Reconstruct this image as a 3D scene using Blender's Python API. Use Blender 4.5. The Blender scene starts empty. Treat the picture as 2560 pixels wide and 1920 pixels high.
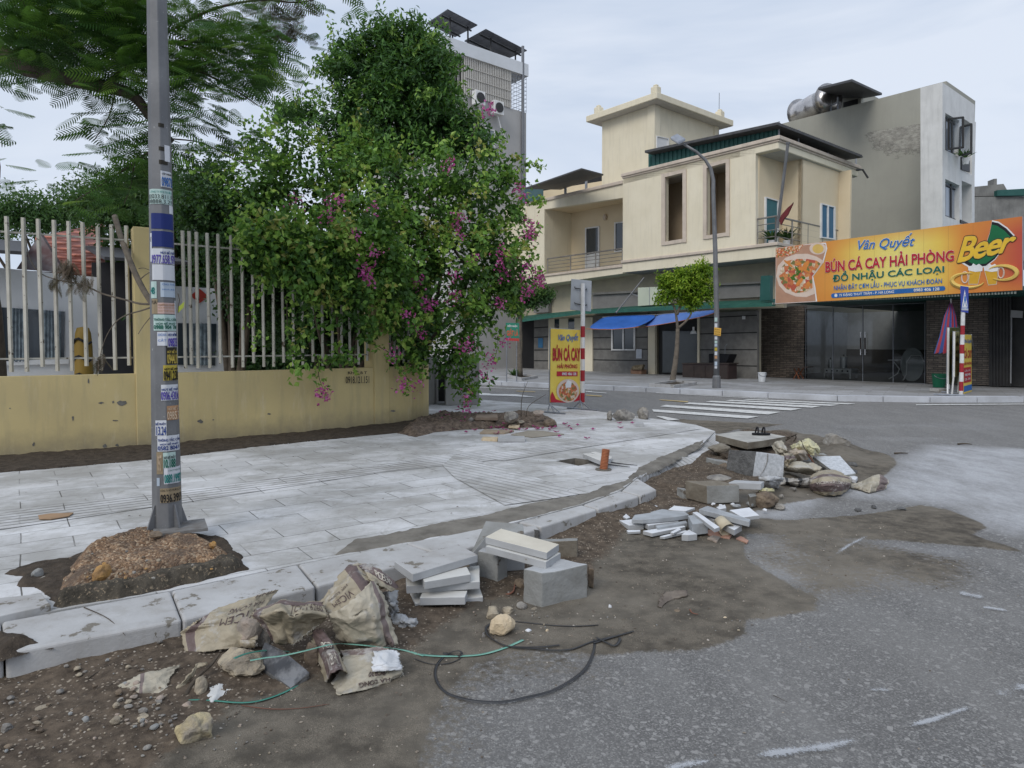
import bpy, bmesh, math, random
import numpy as np
from mathutils import Vector, Matrix, noise
RAD = math.radians
random.seed(7)
rng = np.random.default_rng(7)
SC = bpy.context.scene
COL = SC.collection

# ---------------------------------------------------------------- camera, sky, sun, exposure
FPX, HC, PITCH, SHY = 1700.0, 1.55, RAD(2.2), -40.0/2560
cam = bpy.data.objects.new('camera', bpy.data.cameras.new('camera'))
COL.objects.link(cam)
cam.location = (0, 0, HC)
cam.rotation_euler = (math.pi/2-PITCH, 0, 0)
cam.data.sensor_width = 36.0
cam.data.lens = 36.0*FPX/2560
cam.data.shift_y = SHY
cam.data.clip_start = 0.05
cam.data.clip_end = 2000
SC.camera = cam
SC.render.resolution_x, SC.render.resolution_y = 1024, 768

SUN_EL, SUN_ROT = RAD(40), RAD(212)
w = bpy.data.worlds.new('World'); SC.world = w; w.use_nodes = True
nt = w.node_tree; nt.nodes.clear(); L = nt.links.new
out = nt.nodes.new('ShaderNodeOutputWorld'); bg = nt.nodes.new('ShaderNodeBackground')
sky = nt.nodes.new('ShaderNodeTexSky'); sky.sky_type = 'NISHITA'; sky.sun_disc = False
sky.sun_elevation = SUN_EL; sky.sun_rotation = SUN_ROT; sky.dust_density = 3.0
tc = nt.nodes.new('ShaderNodeTexCoord'); mp = nt.nodes.new('ShaderNodeMapping')
mp.inputs['Scale'].default_value = (1.0, 1.0, 3.2)
no = nt.nodes.new('ShaderNodeTexNoise'); no.inputs['Scale'].default_value = 1.6
no.inputs['Detail'].default_value = 5; no.inputs['Roughness'].default_value = .55
no.inputs['Distortion'].default_value = .6
cr = nt.nodes.new('ShaderNodeValToRGB')
cr.color_ramp.elements[0].position = .36; cr.color_ramp.elements[0].color = (5.8, 6.8, 8.45, 1)
cr.color_ramp.elements[1].position = .60; cr.color_ramp.elements[1].color = (7.9, 8.6, 9.8, 1)
sp = nt.nodes.new('ShaderNodeSeparateXYZ'); mr = nt.nodes.new('ShaderNodeMapRange')
mr.inputs['From Min'].default_value = .45; mr.inputs['From Max'].default_value = 1.0
mr.inputs['To Min'].default_value = 1.0; mr.inputs['To Max'].default_value = 1.45
mu = nt.nodes.new('ShaderNodeVectorMath'); mu.operation = 'SCALE'
mx = nt.nodes.new('ShaderNodeMix'); mx.data_type = 'RGBA'; mx.inputs[0].default_value = .9
L(tc.outputs['Generated'], mp.inputs[0]); L(mp.outputs[0], no.inputs['Vector']); L(no.outputs['Fac'], cr.inputs[0])
L(tc.outputs['Generated'], sp.inputs[0]); L(sp.outputs['Z'], mr.inputs['Value'])
L(cr.outputs[0], mu.inputs[0]); L(mr.outputs[0], mu.inputs['Scale'])
L(sky.outputs[0], mx.inputs[6]); L(mu.outputs[0], mx.inputs[7]); L(mx.outputs[2], bg.inputs[0])
bg.inputs[1].default_value = .1
L(bg.outputs[0], out.inputs[0])
sd = bpy.data.lights.new('sun', 'SUN'); sd.energy = 1.5; sd.angle = RAD(28); sd.color = (1, .95, .87)
so = bpy.data.objects.new('sun', sd); COL.objects.link(so)
so.rotation_euler = Vector((math.sin(SUN_ROT)*math.cos(SUN_EL), math.cos(SUN_ROT)*math.cos(SUN_EL), math.sin(SUN_EL))).to_track_quat('Z', 'Y').to_euler()
SC.view_settings.view_transform = 'Standard'; SC.view_settings.look = 'None'
SC.view_settings.exposure = 0.0; SC.view_settings.gamma = 1

# ---------------------------------------------------------------- where a point of the place is seen from the photographer's spot
_f = Vector((0, math.cos(PITCH), -math.sin(PITCH))); _u = Vector((0, math.sin(PITCH), math.cos(PITCH)))
def ray(sx, sy):
    return Vector(((sx-1280)/FPX, 0, 0)) + _u*((960-sy)/FPX+SHY*2560/FPX) + _f
def G(p, z=0.0):                      # point on the level z
    d = ray(*p); t = (z-HC)/d.z
    return Vector((d.x*t, d.y*t, z))
def V(p, Y):                          # point at distance Y
    d = ray(*p); t = Y/d.y
    return Vector((d.x*t, Y, HC+d.z*t))
class Pl:                             # a plane; n looks towards the street
    def __init__(s, p, n): s.p = Vector(p); s.n = Vector(n).normalized()
    def at(s, p, off=0.0):
        d = ray(*p); o = Vector((0, 0, HC)); q = s.p+s.n*off
        t = (q-o).dot(s.n)/d.dot(s.n); return o+d*t
    def sh(s, o): return Pl(s.p+s.n*o, s.n)
def vert(a, b):                       # upright plane through two plan points
    d = Vector((b[0]-a[0], b[1]-a[1], 0)); n = Vector((d.y, -d.x, 0)).normalized()
    if n.dot(Vector((a[0], a[1], 0))) > 0: n = -n
    return Pl((a[0], a[1], 0), n)
def zc(ox, oy, s): return lambda x, y: (ox+x/s, oy+y/s)
ZA = zc(0, 0, .8641)
Z1, Z2, Z3, Z4, Z5 = zc(1280, 0, 3.456), zc(1920, 160, 3.456), zc(1280, 480, 3.456), zc(1920, 520, 3.456), zc(960, 0, 3.19)
Z6, Z7 = zc(0, 0, 3.456), zc(0, 500, 2.439)
Y1, Y2, Y3, Y4, Y5 = zc(1280, 960, 3.456), zc(1700, 1040, 3.95), zc(1920, 960, 3.456), zc(900, 1260, 3.19), zc(260, 1380, 2.765)
Y6, Y7 = zc(0, 1280, 2.592), zc(1280, 1440, 1.728)
X1, X2, X3, X4, X5, X6 = zc(480, 400, 2.439), zc(800, 100, 2.765), zc(1000, 560, 3.319), zc(340, 380, 3.19), zc(340, 880, 3.19), zc(1100, 960, 3.456)

# ---------------------------------------------------------------- things, parts
def tag(o, label=None, cat=None, group=None, kind=None):
    if label: o['label'] = label
    if cat: o['category'] = cat
    if group: o['group'] = group
    if kind: o['kind'] = kind
    return o
def T(name, label, cat, loc=(0, 0, 0), group=None, rz=0):
    o = bpy.data.objects.new(name, None); COL.objects.link(o)
    o.location = loc; o.rotation_euler = (0, 0, rz); o.empty_display_size = .2
    return tag(o, label, cat, group)
def mesh_obj(name, me, mat, parent=None, local=False):
    o = bpy.data.objects.new(name, me); COL.objects.link(o)
    ms = mat if isinstance(mat, (list, tuple)) else [mat]
    for m in ms: me.materials.append(m)
    if parent is not None:
        o.parent = parent
        if not local:
            o.matrix_parent_inverse = (Matrix.Translation(parent.location) @ parent.rotation_euler.to_matrix().to_4x4()).inverted()
    return o
def copy_tree(o, parent=None):
    c = o.copy(); COL.objects.link(c)
    if parent is not None: c.parent = parent
    for ch in [x for x in bpy.data.objects if x.parent == o]: copy_tree(ch, c)
    return c
def np_mesh(name, v, f, mat, parent=None, smooth=False, local=False, attrs=None, loops=4):
    v = np.asarray(v, np.float32).reshape(-1, 3); f = np.asarray(f, np.int32).reshape(-1, loops)
    me = bpy.data.meshes.new(name); me.vertices.add(len(v)); me.vertices.foreach_set('co', v.ravel())
    me.loops.add(f.size); me.loops.foreach_set('vertex_index', f.ravel())
    me.polygons.add(len(f)); me.polygons.foreach_set('loop_start', np.arange(0, f.size, loops, dtype=np.int32))
    me.polygons.foreach_set('loop_total', np.full(len(f), loops, np.int32))
    me.update(calc_edges=True); me.validate()
    me.polygons.foreach_set('use_smooth', np.full(len(me.polygons), smooth))
    for k, a in (attrs or {}).items():
        at = me.attributes.new(k, 'FLOAT', 'POINT'); at.data.foreach_set('value', np.asarray(a, np.float32).ravel())
    return mesh_obj(name, me, mat, parent, local)
class MB:
    def __init__(s): s.v = []; s.f = []
    def add(s, vs, fs):
        n = len(s.v); s.v += [tuple(v) for v in vs]; s.f += [tuple(i+n for i in f) for f in fs]; return s
    def prism(s, pts, vec):           # outline swept along vec
        n = len(pts); vec = Vector(vec); a = [Vector(p) for p in pts]
        return s.add(a+[p+vec for p in a], [tuple(range(n)), tuple(range(2*n-1, n-1, -1))]+[(i, i+n, (i+1) % n+n, (i+1) % n) for i in range(n)])
    def face(s, pts): return s.add(pts, [tuple(range(len(pts)))])
    def box(s, c, size, rz=0, m=None):
        M4 = m or (Matrix.Translation(c) @ Matrix.Rotation(rz, 4, 'Z'))
        x, y, z = [k/2 for k in size]
        p = [M4 @ Vector(q) for q in ((-x, -y, -z), (x, -y, -z), (x, y, -z), (-x, y, -z), (-x, -y, z), (x, -y, z), (x, y, z), (-x, y, z))]
        return s.add(p, [(0, 3, 2, 1), (4, 5, 6, 7), (0, 1, 5, 4), (1, 2, 6, 5), (2, 3, 7, 6), (3, 0, 4, 7)])
    def tube(s, path, r, n=8, cap=True):
        path = [Vector(p) for p in path]; rs = r if isinstance(r, (list, tuple)) else [r]*len(path)
        rings = []; up = None
        for i, p in enumerate(path):
            t = (path[min(i+1, len(path)-1)]-path[max(i-1, 0)]).normalized()
            if up is None: up = t.orthogonal().normalized()
            up = (up-t*up.dot(t)).normalized(); q = t.cross(up)
            rings.append([p+(up*math.cos(2*math.pi*k/n)+q*math.sin(2*math.pi*k/n))*rs[i] for k in range(n)])
        fs = [(i*n+k, i*n+(k+1) % n, (i+1)*n+(k+1) % n, (i+1)*n+k) for i in range(len(path)-1) for k in range(n)]
        if cap: fs += [tuple(range(n-1, -1, -1)), tuple((len(path)-1)*n+k for k in range(n))]
        return s.add([v for g in rings for v in g], fs)
    def lathe(s, c, prof, n=20):
        vs = [(c[0]+r*math.cos(2*math.pi*k/n), c[1]+r*math.sin(2*math.pi*k/n), c[2]+z) for r, z in prof for k in range(n)]
        return s.add(vs, [(i*n+k, i*n+(k+1) % n, (i+1)*n+(k+1) % n, (i+1)*n+k) for i in range(len(prof)-1) for k in range(n)])
    def out(s, name, mat, parent=None, smooth=False, bevel=0, local=False, seg=1):
        me = bpy.data.meshes.new(name); me.from_pydata(s.v, [], s.f)
        bm = bmesh.new(); bm.from_mesh(me); bmesh.ops.recalc_face_normals(bm, faces=bm.faces); bm.to_mesh(me); bm.free()
        if smooth: me.polygons.foreach_set('use_smooth', [True]*len(me.polygons))
        o = mesh_obj(name, me, mat, parent, local)
        if bevel:
            b = o.modifiers.new('bevel', 'BEVEL'); b.width = bevel; b.segments = seg; b.limit_method = 'ANGLE'; b.angle_limit = .6
        return o

# ---------------------------------------------------------------- materials
def new_mat(name):
    m = bpy.data.materials.new(name); m.use_nodes = True; t = m.node_tree
    return m, t, t.nodes['Principled BSDF']
def N(t, typ, **kw):
    n = t.nodes.new(typ)
    for k, v in kw.items():
        if k in n.inputs: n.inputs[k].default_value = v
        else: setattr(n, k, v)
    return n
def ramp(t, src, stops):
    r = t.nodes.new('ShaderNodeValToRGB'); e = r.color_ramp.elements
    while len(e) < len(stops): e.new(.5)
    for i, (p, c) in enumerate(stops):
        e[i].position = p; e[i].color = (c, c, c, 1) if isinstance(c, (int, float)) else (*c, 1)
    if src is not None: t.links.new(src, r.inputs[0])
    return r.outputs[0]
def mixc(t, fac, a, b, mode='MIX'):
    m = t.nodes.new('ShaderNodeMix'); m.data_type = 'RGBA'; m.blend_type = mode
    for s, v in ((0, fac), (6, a), (7, b)):
        if isinstance(v, bpy.types.NodeSocket): t.links.new(v, m.inputs[s])
        elif s == 0: m.inputs[0].default_value = v
        else: m.inputs[s].default_value = (*v, 1) if len(v) == 3 else v
    return m.outputs[2]
def mth(t, op, a, b=0.0, c=0.0, clamp=False):
    m = t.nodes.new('ShaderNodeMath'); m.operation = op; m.use_clamp = clamp
    for i, v in enumerate((a, b, c)):
        if isinstance(v, bpy.types.NodeSocket): t.links.new(v, m.inputs[i])
        else: m.inputs[i].default_value = v
    return m.outputs[0]
def coords(t, scale=(1, 1, 1), rot=(0, 0, 0), loc=(0, 0, 0), kind='Object'):
    c = t.nodes.new('ShaderNodeTexCoord'); m = t.nodes.new('ShaderNodeMapping')
    m.inputs['Scale'].default_value = scale; m.inputs['Rotation'].default_value = rot; m.inputs['Location'].default_value = loc
    t.links.new(c.outputs[kind], m.inputs[0]); return m.outputs[0]
def nz(t, vec, scale, detail=4, rough=.55, dist=0):
    n = N(t, 'ShaderNodeTexNoise', Scale=scale, Detail=detail, Roughness=rough, Distortion=dist)
    t.links.new(vec, n.inputs['Vector']); return n.outputs['Fac']
def bump(t, bsdf, h, strength=.3, dist=.01, prev=None):
    b = t.nodes.new('ShaderNodeBump'); b.inputs['Strength'].default_value = strength; b.inputs['Distance'].default_value = dist
    t.links.new(h, b.inputs['Height'])
    if prev is not None: t.links.new(prev, b.inputs['Normal'])
    t.links.new(b.outputs[0], bsdf.inputs['Normal']); return b.outputs[0]
def mat(name, c1, c2=None, scale=3, rough=.8, bmp=.15, bscale=40, bdist=.005, metal=0, streak=None, spot=None, spec=.3, lo=.35, hi=.65, trans=0):
    m, t, b = new_mat(name); vec = coords(t)
    c2 = c2 or tuple(k*.8 for k in c1)
    col = mixc(t, ramp(t, nz(t, vec, scale, 6, .6), [(lo, 0), (hi, 1)]), c1, c2)
    if streak:                        # (colour, amount): rain streaks and grime
        v2 = coords(t, (2.2, 2.2, .25)); col = mixc(t, mth(t, 'MULTIPLY', ramp(t, nz(t, v2, 3, 6, .65), [(.5, 0), (.75, 1)]), streak[1]), col, streak[0])
    if spot:                          # (colour, threshold, scale)
        col = mixc(t, ramp(t, nz(t, vec, spot[2], 5, .7), [(spot[1], 0), (spot[1]+.03, 1)]), col, spot[0])
    t.links.new(col, b.inputs['Base Color'])
    b.inputs['Roughness'].default_value = rough; b.inputs['Metallic'].default_value = metal; b.inputs['Specular IOR Level'].default_value = spec
    if bmp: bump(t, b, nz(t, vec, bscale, 5, .6), bmp, bdist)
    return m
def flat(name, c, rough=.6, metal=0, spec=.3):
    return mat(name, c, tuple(k*.88 for k in c), 4, rough, 0, metal=metal, spec=spec)

# ---------------------------------------------------------------- numeric noise and masks
def vnoise(x, y, seed=0):
    xi = np.floor(x).astype(np.int64); yi = np.floor(y).astype(np.int64); fx = x-xi; fy = y-yi
    fx = fx*fx*(3-2*fx); fy = fy*fy*(3-2*fy)
    def h(a, b):
        n = (a*374761393+b*668265263+seed*982451653) & 0x7fffffff
        n = ((n ^ (n >> 13))*1274126177) & 0x7fffffff
        return ((n ^ (n >> 16)) & 0xffff)/65535.0
    return (h(xi, yi)*(1-fx)+h(xi+1, yi)*fx)*(1-fy)+(h(xi, yi+1)*(1-fx)+h(xi+1, yi+1)*fx)*fy
def fbm(x, y, sc, oc=4, seed=0):
    s = 0; a = 1; tot = 0
    for i in range(oc):
        s = s+a*vnoise(x*sc, y*sc, seed+i*17); tot += a; a *= .5; sc *= 2.03
    return s/tot
def sdist(X, Y, poly):                # signed distance, positive inside
    P = [(p[0], p[1]) for p in poly]; d = np.full(X.shape, 1e9); ins = np.zeros(X.shape, bool)
    for (x0, y0), (x1, y1) in zip(P, P[1:]+P[:1]):
        ex, ey = x1-x0, y1-y0; L2 = ex*ex+ey*ey+1e-12
        t = np.clip(((X-x0)*ex+(Y-y0)*ey)/L2, 0, 1); d = np.minimum(d, np.hypot(X-x0-t*ex, Y-y0-t*ey))
        c = ((y0 > Y) != (y1 > Y)) & (X < (x1-x0)*(Y-y0)/((y1-y0) or 1e-9)+x0); ins ^= c
    return np.where(ins, d, -d)
def ss(x, a, b):
    t = np.clip((x-a)/(b-a), 0, 1); return t*t*(3-2*t)
def grid_faces(nx, ny):
    i = np.arange(nx*ny).reshape(ny, nx)
    return np.stack([i[:-1, :-1], i[:-1, 1:], i[1:, 1:], i[1:, :-1]], -1).reshape(-1, 4)
# ================================================================ GROUND
def ground_mat(name, kind):
    m, t, b = new_mat(name); vec = coords(t)
    vor = N(t, 'ShaderNodeTexVoronoi', Scale=150); t.links.new(vec, vor.inputs['Vector'])
    sepc = t.nodes.new('ShaderNodeSeparateColor'); t.links.new(vor.outputs['Color'], sepc.inputs[0])
    chips = ramp(t, sepc.outputs[0], [(0, (.075, .073, .073)), (.5, (.125, .122, .12)), (.82, (.21, .206, .198)), (1, (.34, .335, .32))])
    vor2 = N(t, 'ShaderNodeTexVoronoi', Scale=60); t.links.new(vec, vor2.inputs['Vector'])
    s2 = t.nodes.new('ShaderNodeSeparateColor'); t.links.new(vor2.outputs['Color'], s2.inputs[0])
    chips = mixc(t, ramp(t, s2.outputs[1], [(.92, 0), (.94, .8)]), chips, (.40, .39, .375))
    fine = nz(t, vec, 260, 3, .6); big = nz(t, vec, .7, 5, .6); mid = nz(t, vec, 7, 6, .65)
    asp = mixc(t, .34, chips, ramp(t, fine, [(.3, (.085, .083, .082)), (.7, (.20, .197, .193))]))
    asp = mixc(t, ramp(t, big, [(.3, 0), (.7, .4)]), asp, (.195, .188, .178))
    asp = mixc(t, ramp(t, nz(t, coords(t, (1, .3, 1), (0, 0, .5)), 2.4, 6, .7), [(.45, 0), (.7, .45)]), asp, (.24, .235, .225))
    sand = mixc(t, ramp(t, fine, [(.35, 0), (.65, 1)]), (.07, .06, .046), (.20, .172, .135))
    sand = mixc(t, ramp(t, mid, [(.4, 0), (.62, 1)]), sand, (.062, .053, .041))
    sand = mixc(t, ramp(t, big, [(.42, 0), (.66, .7)]), sand, (.20, .178, .145))
    peb = N(t, 'ShaderNodeTexVoronoi', Scale=55); t.links.new(vec, peb.inputs['Vector'])
    ps = t.nodes.new('ShaderNodeSeparateColor'); t.links.new(peb.outputs['Color'], ps.inputs[0])
    pm = mth(t, 'MULTIPLY', ramp(t, ps.outputs[0], [(.8, 0), (.84, 1)]), ramp(t, peb.outputs['Distance'], [(.28, 1), (.4, 0)]))
    soil = mixc(t, ramp(t, nz(t, vec, 16, 7, .7), [(.35, 0), (.65, 1)]), (.045, .034, .025), (.13, .10, .073))
    soil = mixc(t, mth(t, 'MULTIPLY', pm, .8), soil, (.33, .28, .22))
    dustc = mixc(t, ramp(t, mth(t, 'ADD', fine, mth(t, 'MULTIPLY', sepc.outputs[0], .2)), [(.38, 0), (.7, 1)]), (.56, .57, .595), (.32, .325, .335))
    at = {}
    for k in ('sand', 'soil', 'dust'):
        a = t.nodes.new('ShaderNodeAttribute'); a.attribute_name = k; at[k] = a.outputs['Fac']
    wob = mth(t, 'MULTIPLY', mth(t, 'SUBTRACT', nz(t, vec, 26, 8, .72), .5), .9)
    def mask(k, lo, hi, w=1.0):
        return ramp(t, mth(t, 'ADD', at[k], mth(t, 'MULTIPLY', wob, w)), [(lo, 0), (hi, 1)])
    col = mixc(t, mth(t, 'MULTIPLY', mth(t, 'MULTIPLY', mask('dust', .3, 1.0), .92), ramp(t, nz(t, coords(t, (1, .45, 1), (0, 0, -.6)), 3.2, 8, .75), [(.34, .35), (.6, 1)])), asp, dustc)
    col = mixc(t, mth(t, 'MULTIPLY', mask('sand', .24, .62, 1.7), .45), col, sand); col = mixc(t, mth(t, 'MULTIPLY', mask('sand', .42, .62, 1.2), .93), col, sand)
    col = mixc(t, mask('soil', .38, .62), col, soil)
    t.links.new(col, b.inputs['Base Color']); b.inputs['Roughness'].default_value = .92; b.inputs['Specular IOR Level'].default_value = .22
    n1 = bump(t, b, mth(t, 'ADD', mth(t, 'MULTIPLY', vor.outputs['Distance'], -.5), fine), .55, .004)
    bump(t, b, nz(t, vec, 30, 8, .7), .5, .012, n1)
    return m
M_ROAD = ground_mat('asphalt_with_dirt', 0)

ZP = .13                                # level of the near pavement
kin = [(0, 1553), (200, 1515), (424, 1477), (640, 1432), (741, 1411), (925, 1376), (1195, 1326), (1294, 1304), (1454, 1261), (1552, 1226), (1592, 1194), (1672, 1150), (1754, 1111), (1788, 1078)]
far_edge = [(1740, 1062), (1640, 1047), (1500, 1029), (1380, 1013), (1199, 999), (1000, 986)]
kerb_w = [G(p, ZP) for p in kin]
ext = kerb_w[0]+(kerb_w[0]-kerb_w[2]).normalized()*9
pave_poly = [ext]+kerb_w+[G(p, ZP) for p in far_edge]+[Vector((-14, 30, ZP)), Vector((-30, 30, ZP)), Vector((-30, ext.y, ZP))]

# --- road sheet: fine where it is near, coarse far away
def spaced(*segs):
    a = []
    for lo, hi, st in segs: a += list(np.arange(lo, hi, st))
    return np.array(a)
xs = spaced((-400, -40, 60), (-40, -5, 1.4), (-5, 3.2, .032), (3.2, 9, .06), (9, 16, .4), (16, 60, 4), (60, 460, 80))
ys = spaced((-60, 0, 6), (0, 1.4, .2), (1.4, 5.2, .028), (5.2, 9, .045), (9, 17, .10), (17, 30, 1), (30, 900, 70))
X, Y = np.meshgrid(xs, ys)
wx = (fbm(X, Y, 1.1, 4, 3)-.5)*.35; wy = (fbm(X, Y, 1.1, 4, 9)-.5)*.35
near = ((Y < 20) & (Y > 0) & (np.abs(X) < 20))
def field(pts, soft, wob=1.0, inner=0):
    poly = [G(p) for p in pts]; d = np.full(X.shape, -9.0)
    d[near] = sdist((X+wx*wob)[near], (Y+wy*wob)[near], poly); return ss(d, -soft, soft+inner)
soil = field([(-700, 2100), (-700, 1700), (0, 1670), (455, 1560), (1000, 1410), (1349, 1300), (1500, 1275), (1650, 1200), (1730, 1160), (1795, 1120), (1880, 1130), (1850, 1210), (1760, 1290), (1600, 1335), (1480, 1400),
              (1480, 1450), (1400, 1490), (1210, 1500), (1130, 1560), (1060, 1620), (900, 1670), (760, 1720), (560, 1770), (430, 1880), (300, 2000), (200, 2100)], .16, .7)
sand = field([(-700, 2200), (-600, 1700), (0, 1660), (455, 1560), (1000, 1410), (1349, 1300), (1500, 1275), (1650, 1190), (1800, 1090), (1960, 1090), (2080, 1110), (2215, 1135), (2240, 1150), (2225, 1180), (2170, 1215),
              (2060, 1245), (1960, 1262), (1860, 1290), (1850, 1340),
              (1880, 1400), (2000, 1470), (2060, 1500), (2055, 1530), (1960, 1545), (1880, 1552), (1880, 1590), (1760, 1628), (1610, 1630), (1500, 1640), (1330, 1625), (1200, 1660), (1130, 1720), (1085, 1780), (1040, 1920), (1000, 2100)], .05, .35)
sand = np.maximum(sand, field([(1690, 1048), (1960, 1062), (1800, 1085), (1730, 1072)], .05, .3)*.9)
sand = np.maximum(sand, field([(1820, 1292), (1960, 1302), (2060, 1296), (2150, 1290), (2290, 1262), (2370, 1276), (2430, 1298), (2475, 1320), (2440, 1340), (2540, 1372), (2560, 1384), (2400, 1366), (2240, 1352), (2100, 1348), (1960, 1336), (1800, 1335)], .045, .35))
light = field([(1880, 1290), (2080, 1330), (2300, 1372), (2440, 1400), (2470, 1440), (2380, 1475), (2250, 1470), (2080, 1520), (1990, 1440), (1870, 1390)], .35)*.66
light = np.maximum(light, field([(1000, 2100), (560, 1850), (1050, 1680), (1250, 1580), (1500, 1600), (1520, 1700), (1250, 1760), (1150, 2100)], .3)*.55)
sand = np.maximum(sand, light*(.75+.5*fbm(X, Y, 2.5, 4, 5)))
dust = field([(2225, 1160), (2330, 1110), (2560, 1120), (2800, 1160), (2800, 1330), (2560, 1345), (2440, 1310), (2350, 1265), (2200, 1250), (2050, 1240), (1950, 1250), (1900, 1300), (1850, 1295), (1900, 1225), (2080, 1210), (2180, 1210)], .42)
dust = np.maximum(dust, field([(2100, 1220), (2000, 1300), (1830, 1300), (1800, 1250), (1900, 1215)], .15)*.85)
dust = np.maximum(dust, .62*field([(1880, 1345), (2200, 1350), (2420, 1372), (2440, 1420), (2250, 1460), (2060, 1470), (1960, 1450), (1880, 1400)], .3)*(.5+fbm(X, Y, 2.2, 4, 77)))
dust = np.maximum(dust, .4*field([(1330, 1640), (1500, 1650), (1480, 1720), (1250, 1800), (1130, 1790), (1180, 1700)], .2))
dust = np.maximum(dust, .33*field([(1900, 1300), (2560, 1380), (2560, 1700), (1700, 1750), (1550, 1600)], .5)*fbm(X, Y, 1.3, 4, 31))
dust = np.maximum(dust, .38*field([(1900, 1060), (2560, 1040), (2700, 1250), (2200, 1150)], .8)*ss(fbm(X, Y*2.2, .8, 4, 23), .35, .65))
d_in = np.full(X.shape, -9.0); d_in[near] = sdist(X[near], Y[near], [(p.x, p.y) for p in pave_poly])
lumps = fbm(X, Y, 3.5, 5, 11); fine = fbm(X, Y, 14, 4, 13)
bank = ss(d_in, -.55, 0)*soil
Z = soil*(.018+.05*(lumps-.42)+.022*(fine-.5))+bank*.05*(lumps*1.7)+ss(sand, .3, .7)*(.008+.008*(lumps-.5)+.003*fine)
# churned earth under the debris heap
heap = field([(1600, 1230), (1790, 1150), (1850, 1080), (2130, 1100), (2140, 1170), (1950, 1230), (1800, 1260)], .25)
Z += heap*(.06+.14*(fbm(X, Y, 2.6, 5, 41)-.3))
soil = np.maximum(soil, heap*field([(1600, 1230), (1790, 1150), (1850, 1080), (1990, 1100), (1900, 1230), (1800, 1260)], .2))
Z = np.where(d_in > .03, -.05, Z)
Zg = Z.copy()
def hgt(x, y):                          # height of the ground sheet
    i = int(np.clip(np.searchsorted(xs, x)-1, 0, len(xs)-2)); j = int(np.clip(np.searchsorted(ys, y)-1, 0, len(ys)-2))
    return float(Zg[j:j+2, i:i+2].max())
road = np_mesh('road', np.stack([X, Y, Z], -1), grid_faces(len(xs), len(ys)), M_ROAD, smooth=True, attrs=dict(sand=sand, soil=soil, dust=dust))
tag(road, 'grey asphalt road with sand, earth and cement dust spilt over it', kind='structure')

# --- near pavement
def stone_mat(name, ang, bw, bh, c1, c2, groove=False, joint=(.10, .095, .085)):
    m, t, b = new_mat(name); vec = coords(t, rot=(0, 0, -ang))
    br = N(t, 'ShaderNodeTexBrick', Scale=1); br.inputs['Brick Width'].default_value = bw; br.inputs['Row Height'].default_value = bh
    br.inputs['Mortar Size'].default_value = .0045; br.inputs['Mortar Smooth'].default_value = .3; br.inputs['Bias'].default_value = 0
    br.inputs['Color1'].default_value = (0, 0, 0, 1); br.inputs['Color2'].default_value = (1, 1, 1, 1); br.inputs['Mortar'].default_value = (.5, .5, .5, 1)
    wv = t.nodes.new('ShaderNodeVectorMath'); wv.operation = 'ADD'
    nn = N(t, 'ShaderNodeTexNoise', Scale=1.2, Detail=2); t.links.new(vec, nn.inputs['Vector'])
    sc = t.nodes.new('ShaderNodeVectorMath'); sc.operation = 'SCALE'; sc.inputs['Scale'].default_value = .03
    t.links.new(nn.outputs['Color'], sc.inputs[0]); t.links.new(vec, wv.inputs[0]); t.links.new(sc.outputs[0], wv.inputs[1])
    t.links.new(wv.outputs[0], br.inputs['Vector'])
    col = mixc(t, br.outputs['Color'], c1, c2)
    wet = ramp(t, nz(t, vec, .9, 7, .68), [(.42, 0), (.58, 1)])
    col = mixc(t, mth(t, 'MULTIPLY', wet, .78), col, (.275, .268, .25))
    col = mixc(t, ramp(t, nz(t, coords(t, (.5, 1.6, 1), (0, 0, -ang)), 2.1, 7, .7), [(.52, 0), (.68, .6)]), col, (.66, .67, .69))
    col = mixc(t, ramp(t, nz(t, coords(t, (1, .35, 1), (0, 0, -ang)), 9, 8, .75), [(.54, 0), (.74, .65)]), col, (.21, .195, .165))
    col = mixc(t, ramp(t, nz(t, vec, 60, 5, .7), [(.62, 0), (.7, .7)]), col, (.11, .095, .075))
    jm = mth(t, 'MULTIPLY', br.outputs['Fac'], ramp(t, nz(t, vec, 2.2, 4, .6), [(.38, .12), (.58, 1)]))
    h = br.outputs['Fac']
    if groove:
        sx = t.nodes.new('ShaderNodeSeparateXYZ'); t.links.new(vec, sx.inputs[0])
        g = mth(t, 'PINGPONG', mth(t, 'ADD', sx.outputs['Y'], .5), .05)
        gm = ramp(t, mth(t, 'MULTIPLY', g, 20), [(.14, 1), (.3, 0)])
        gm2 = mth(t, 'MULTIPLY', mth(t, 'MULTIPLY', gm, .8 if groove is True else .5), ramp(t, nz(t, vec, 3.5, 5, .65), [(.34, .45), (.52, 1)]))
        col = mixc(t, gm2, col, (.085, .08, .07)); h = mth(t, 'MAXIMUM', h, gm)
    col = mixc(t, jm, col, joint)
    t.links.new(col, b.inputs['Base Color']); b.inputs['Roughness'].default_value = .75
    n1 = bump(t, b, nz(t, vec, 70, 6, .6), .25, .004)
    inv = mth(t, 'SUBTRACT', 1.0, h); bump(t, b, inv, .7, .008, n1)
    return m
PA = RAD(36)
M_PAVE = stone_mat('pavement_stone', PA, .62, .31, (.58, .58, .585), (.43, .43, .43))
M_GROOVE = stone_mat('grooved_stone', PA, .62, .31, (.60, .60, .61), (.50, .50, .505), True)
M_GROOVE2 = stone_mat('grooved_stone_across', PA-math.pi/2+RAD(8), .62, .31, (.58, .58, .585), (.46, .46, .46), 2)
M_MORTAR = mat('mortar', (.20, .185, .16), (.115, .105, .09), 5, .9, .6, 45, .01)
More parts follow.
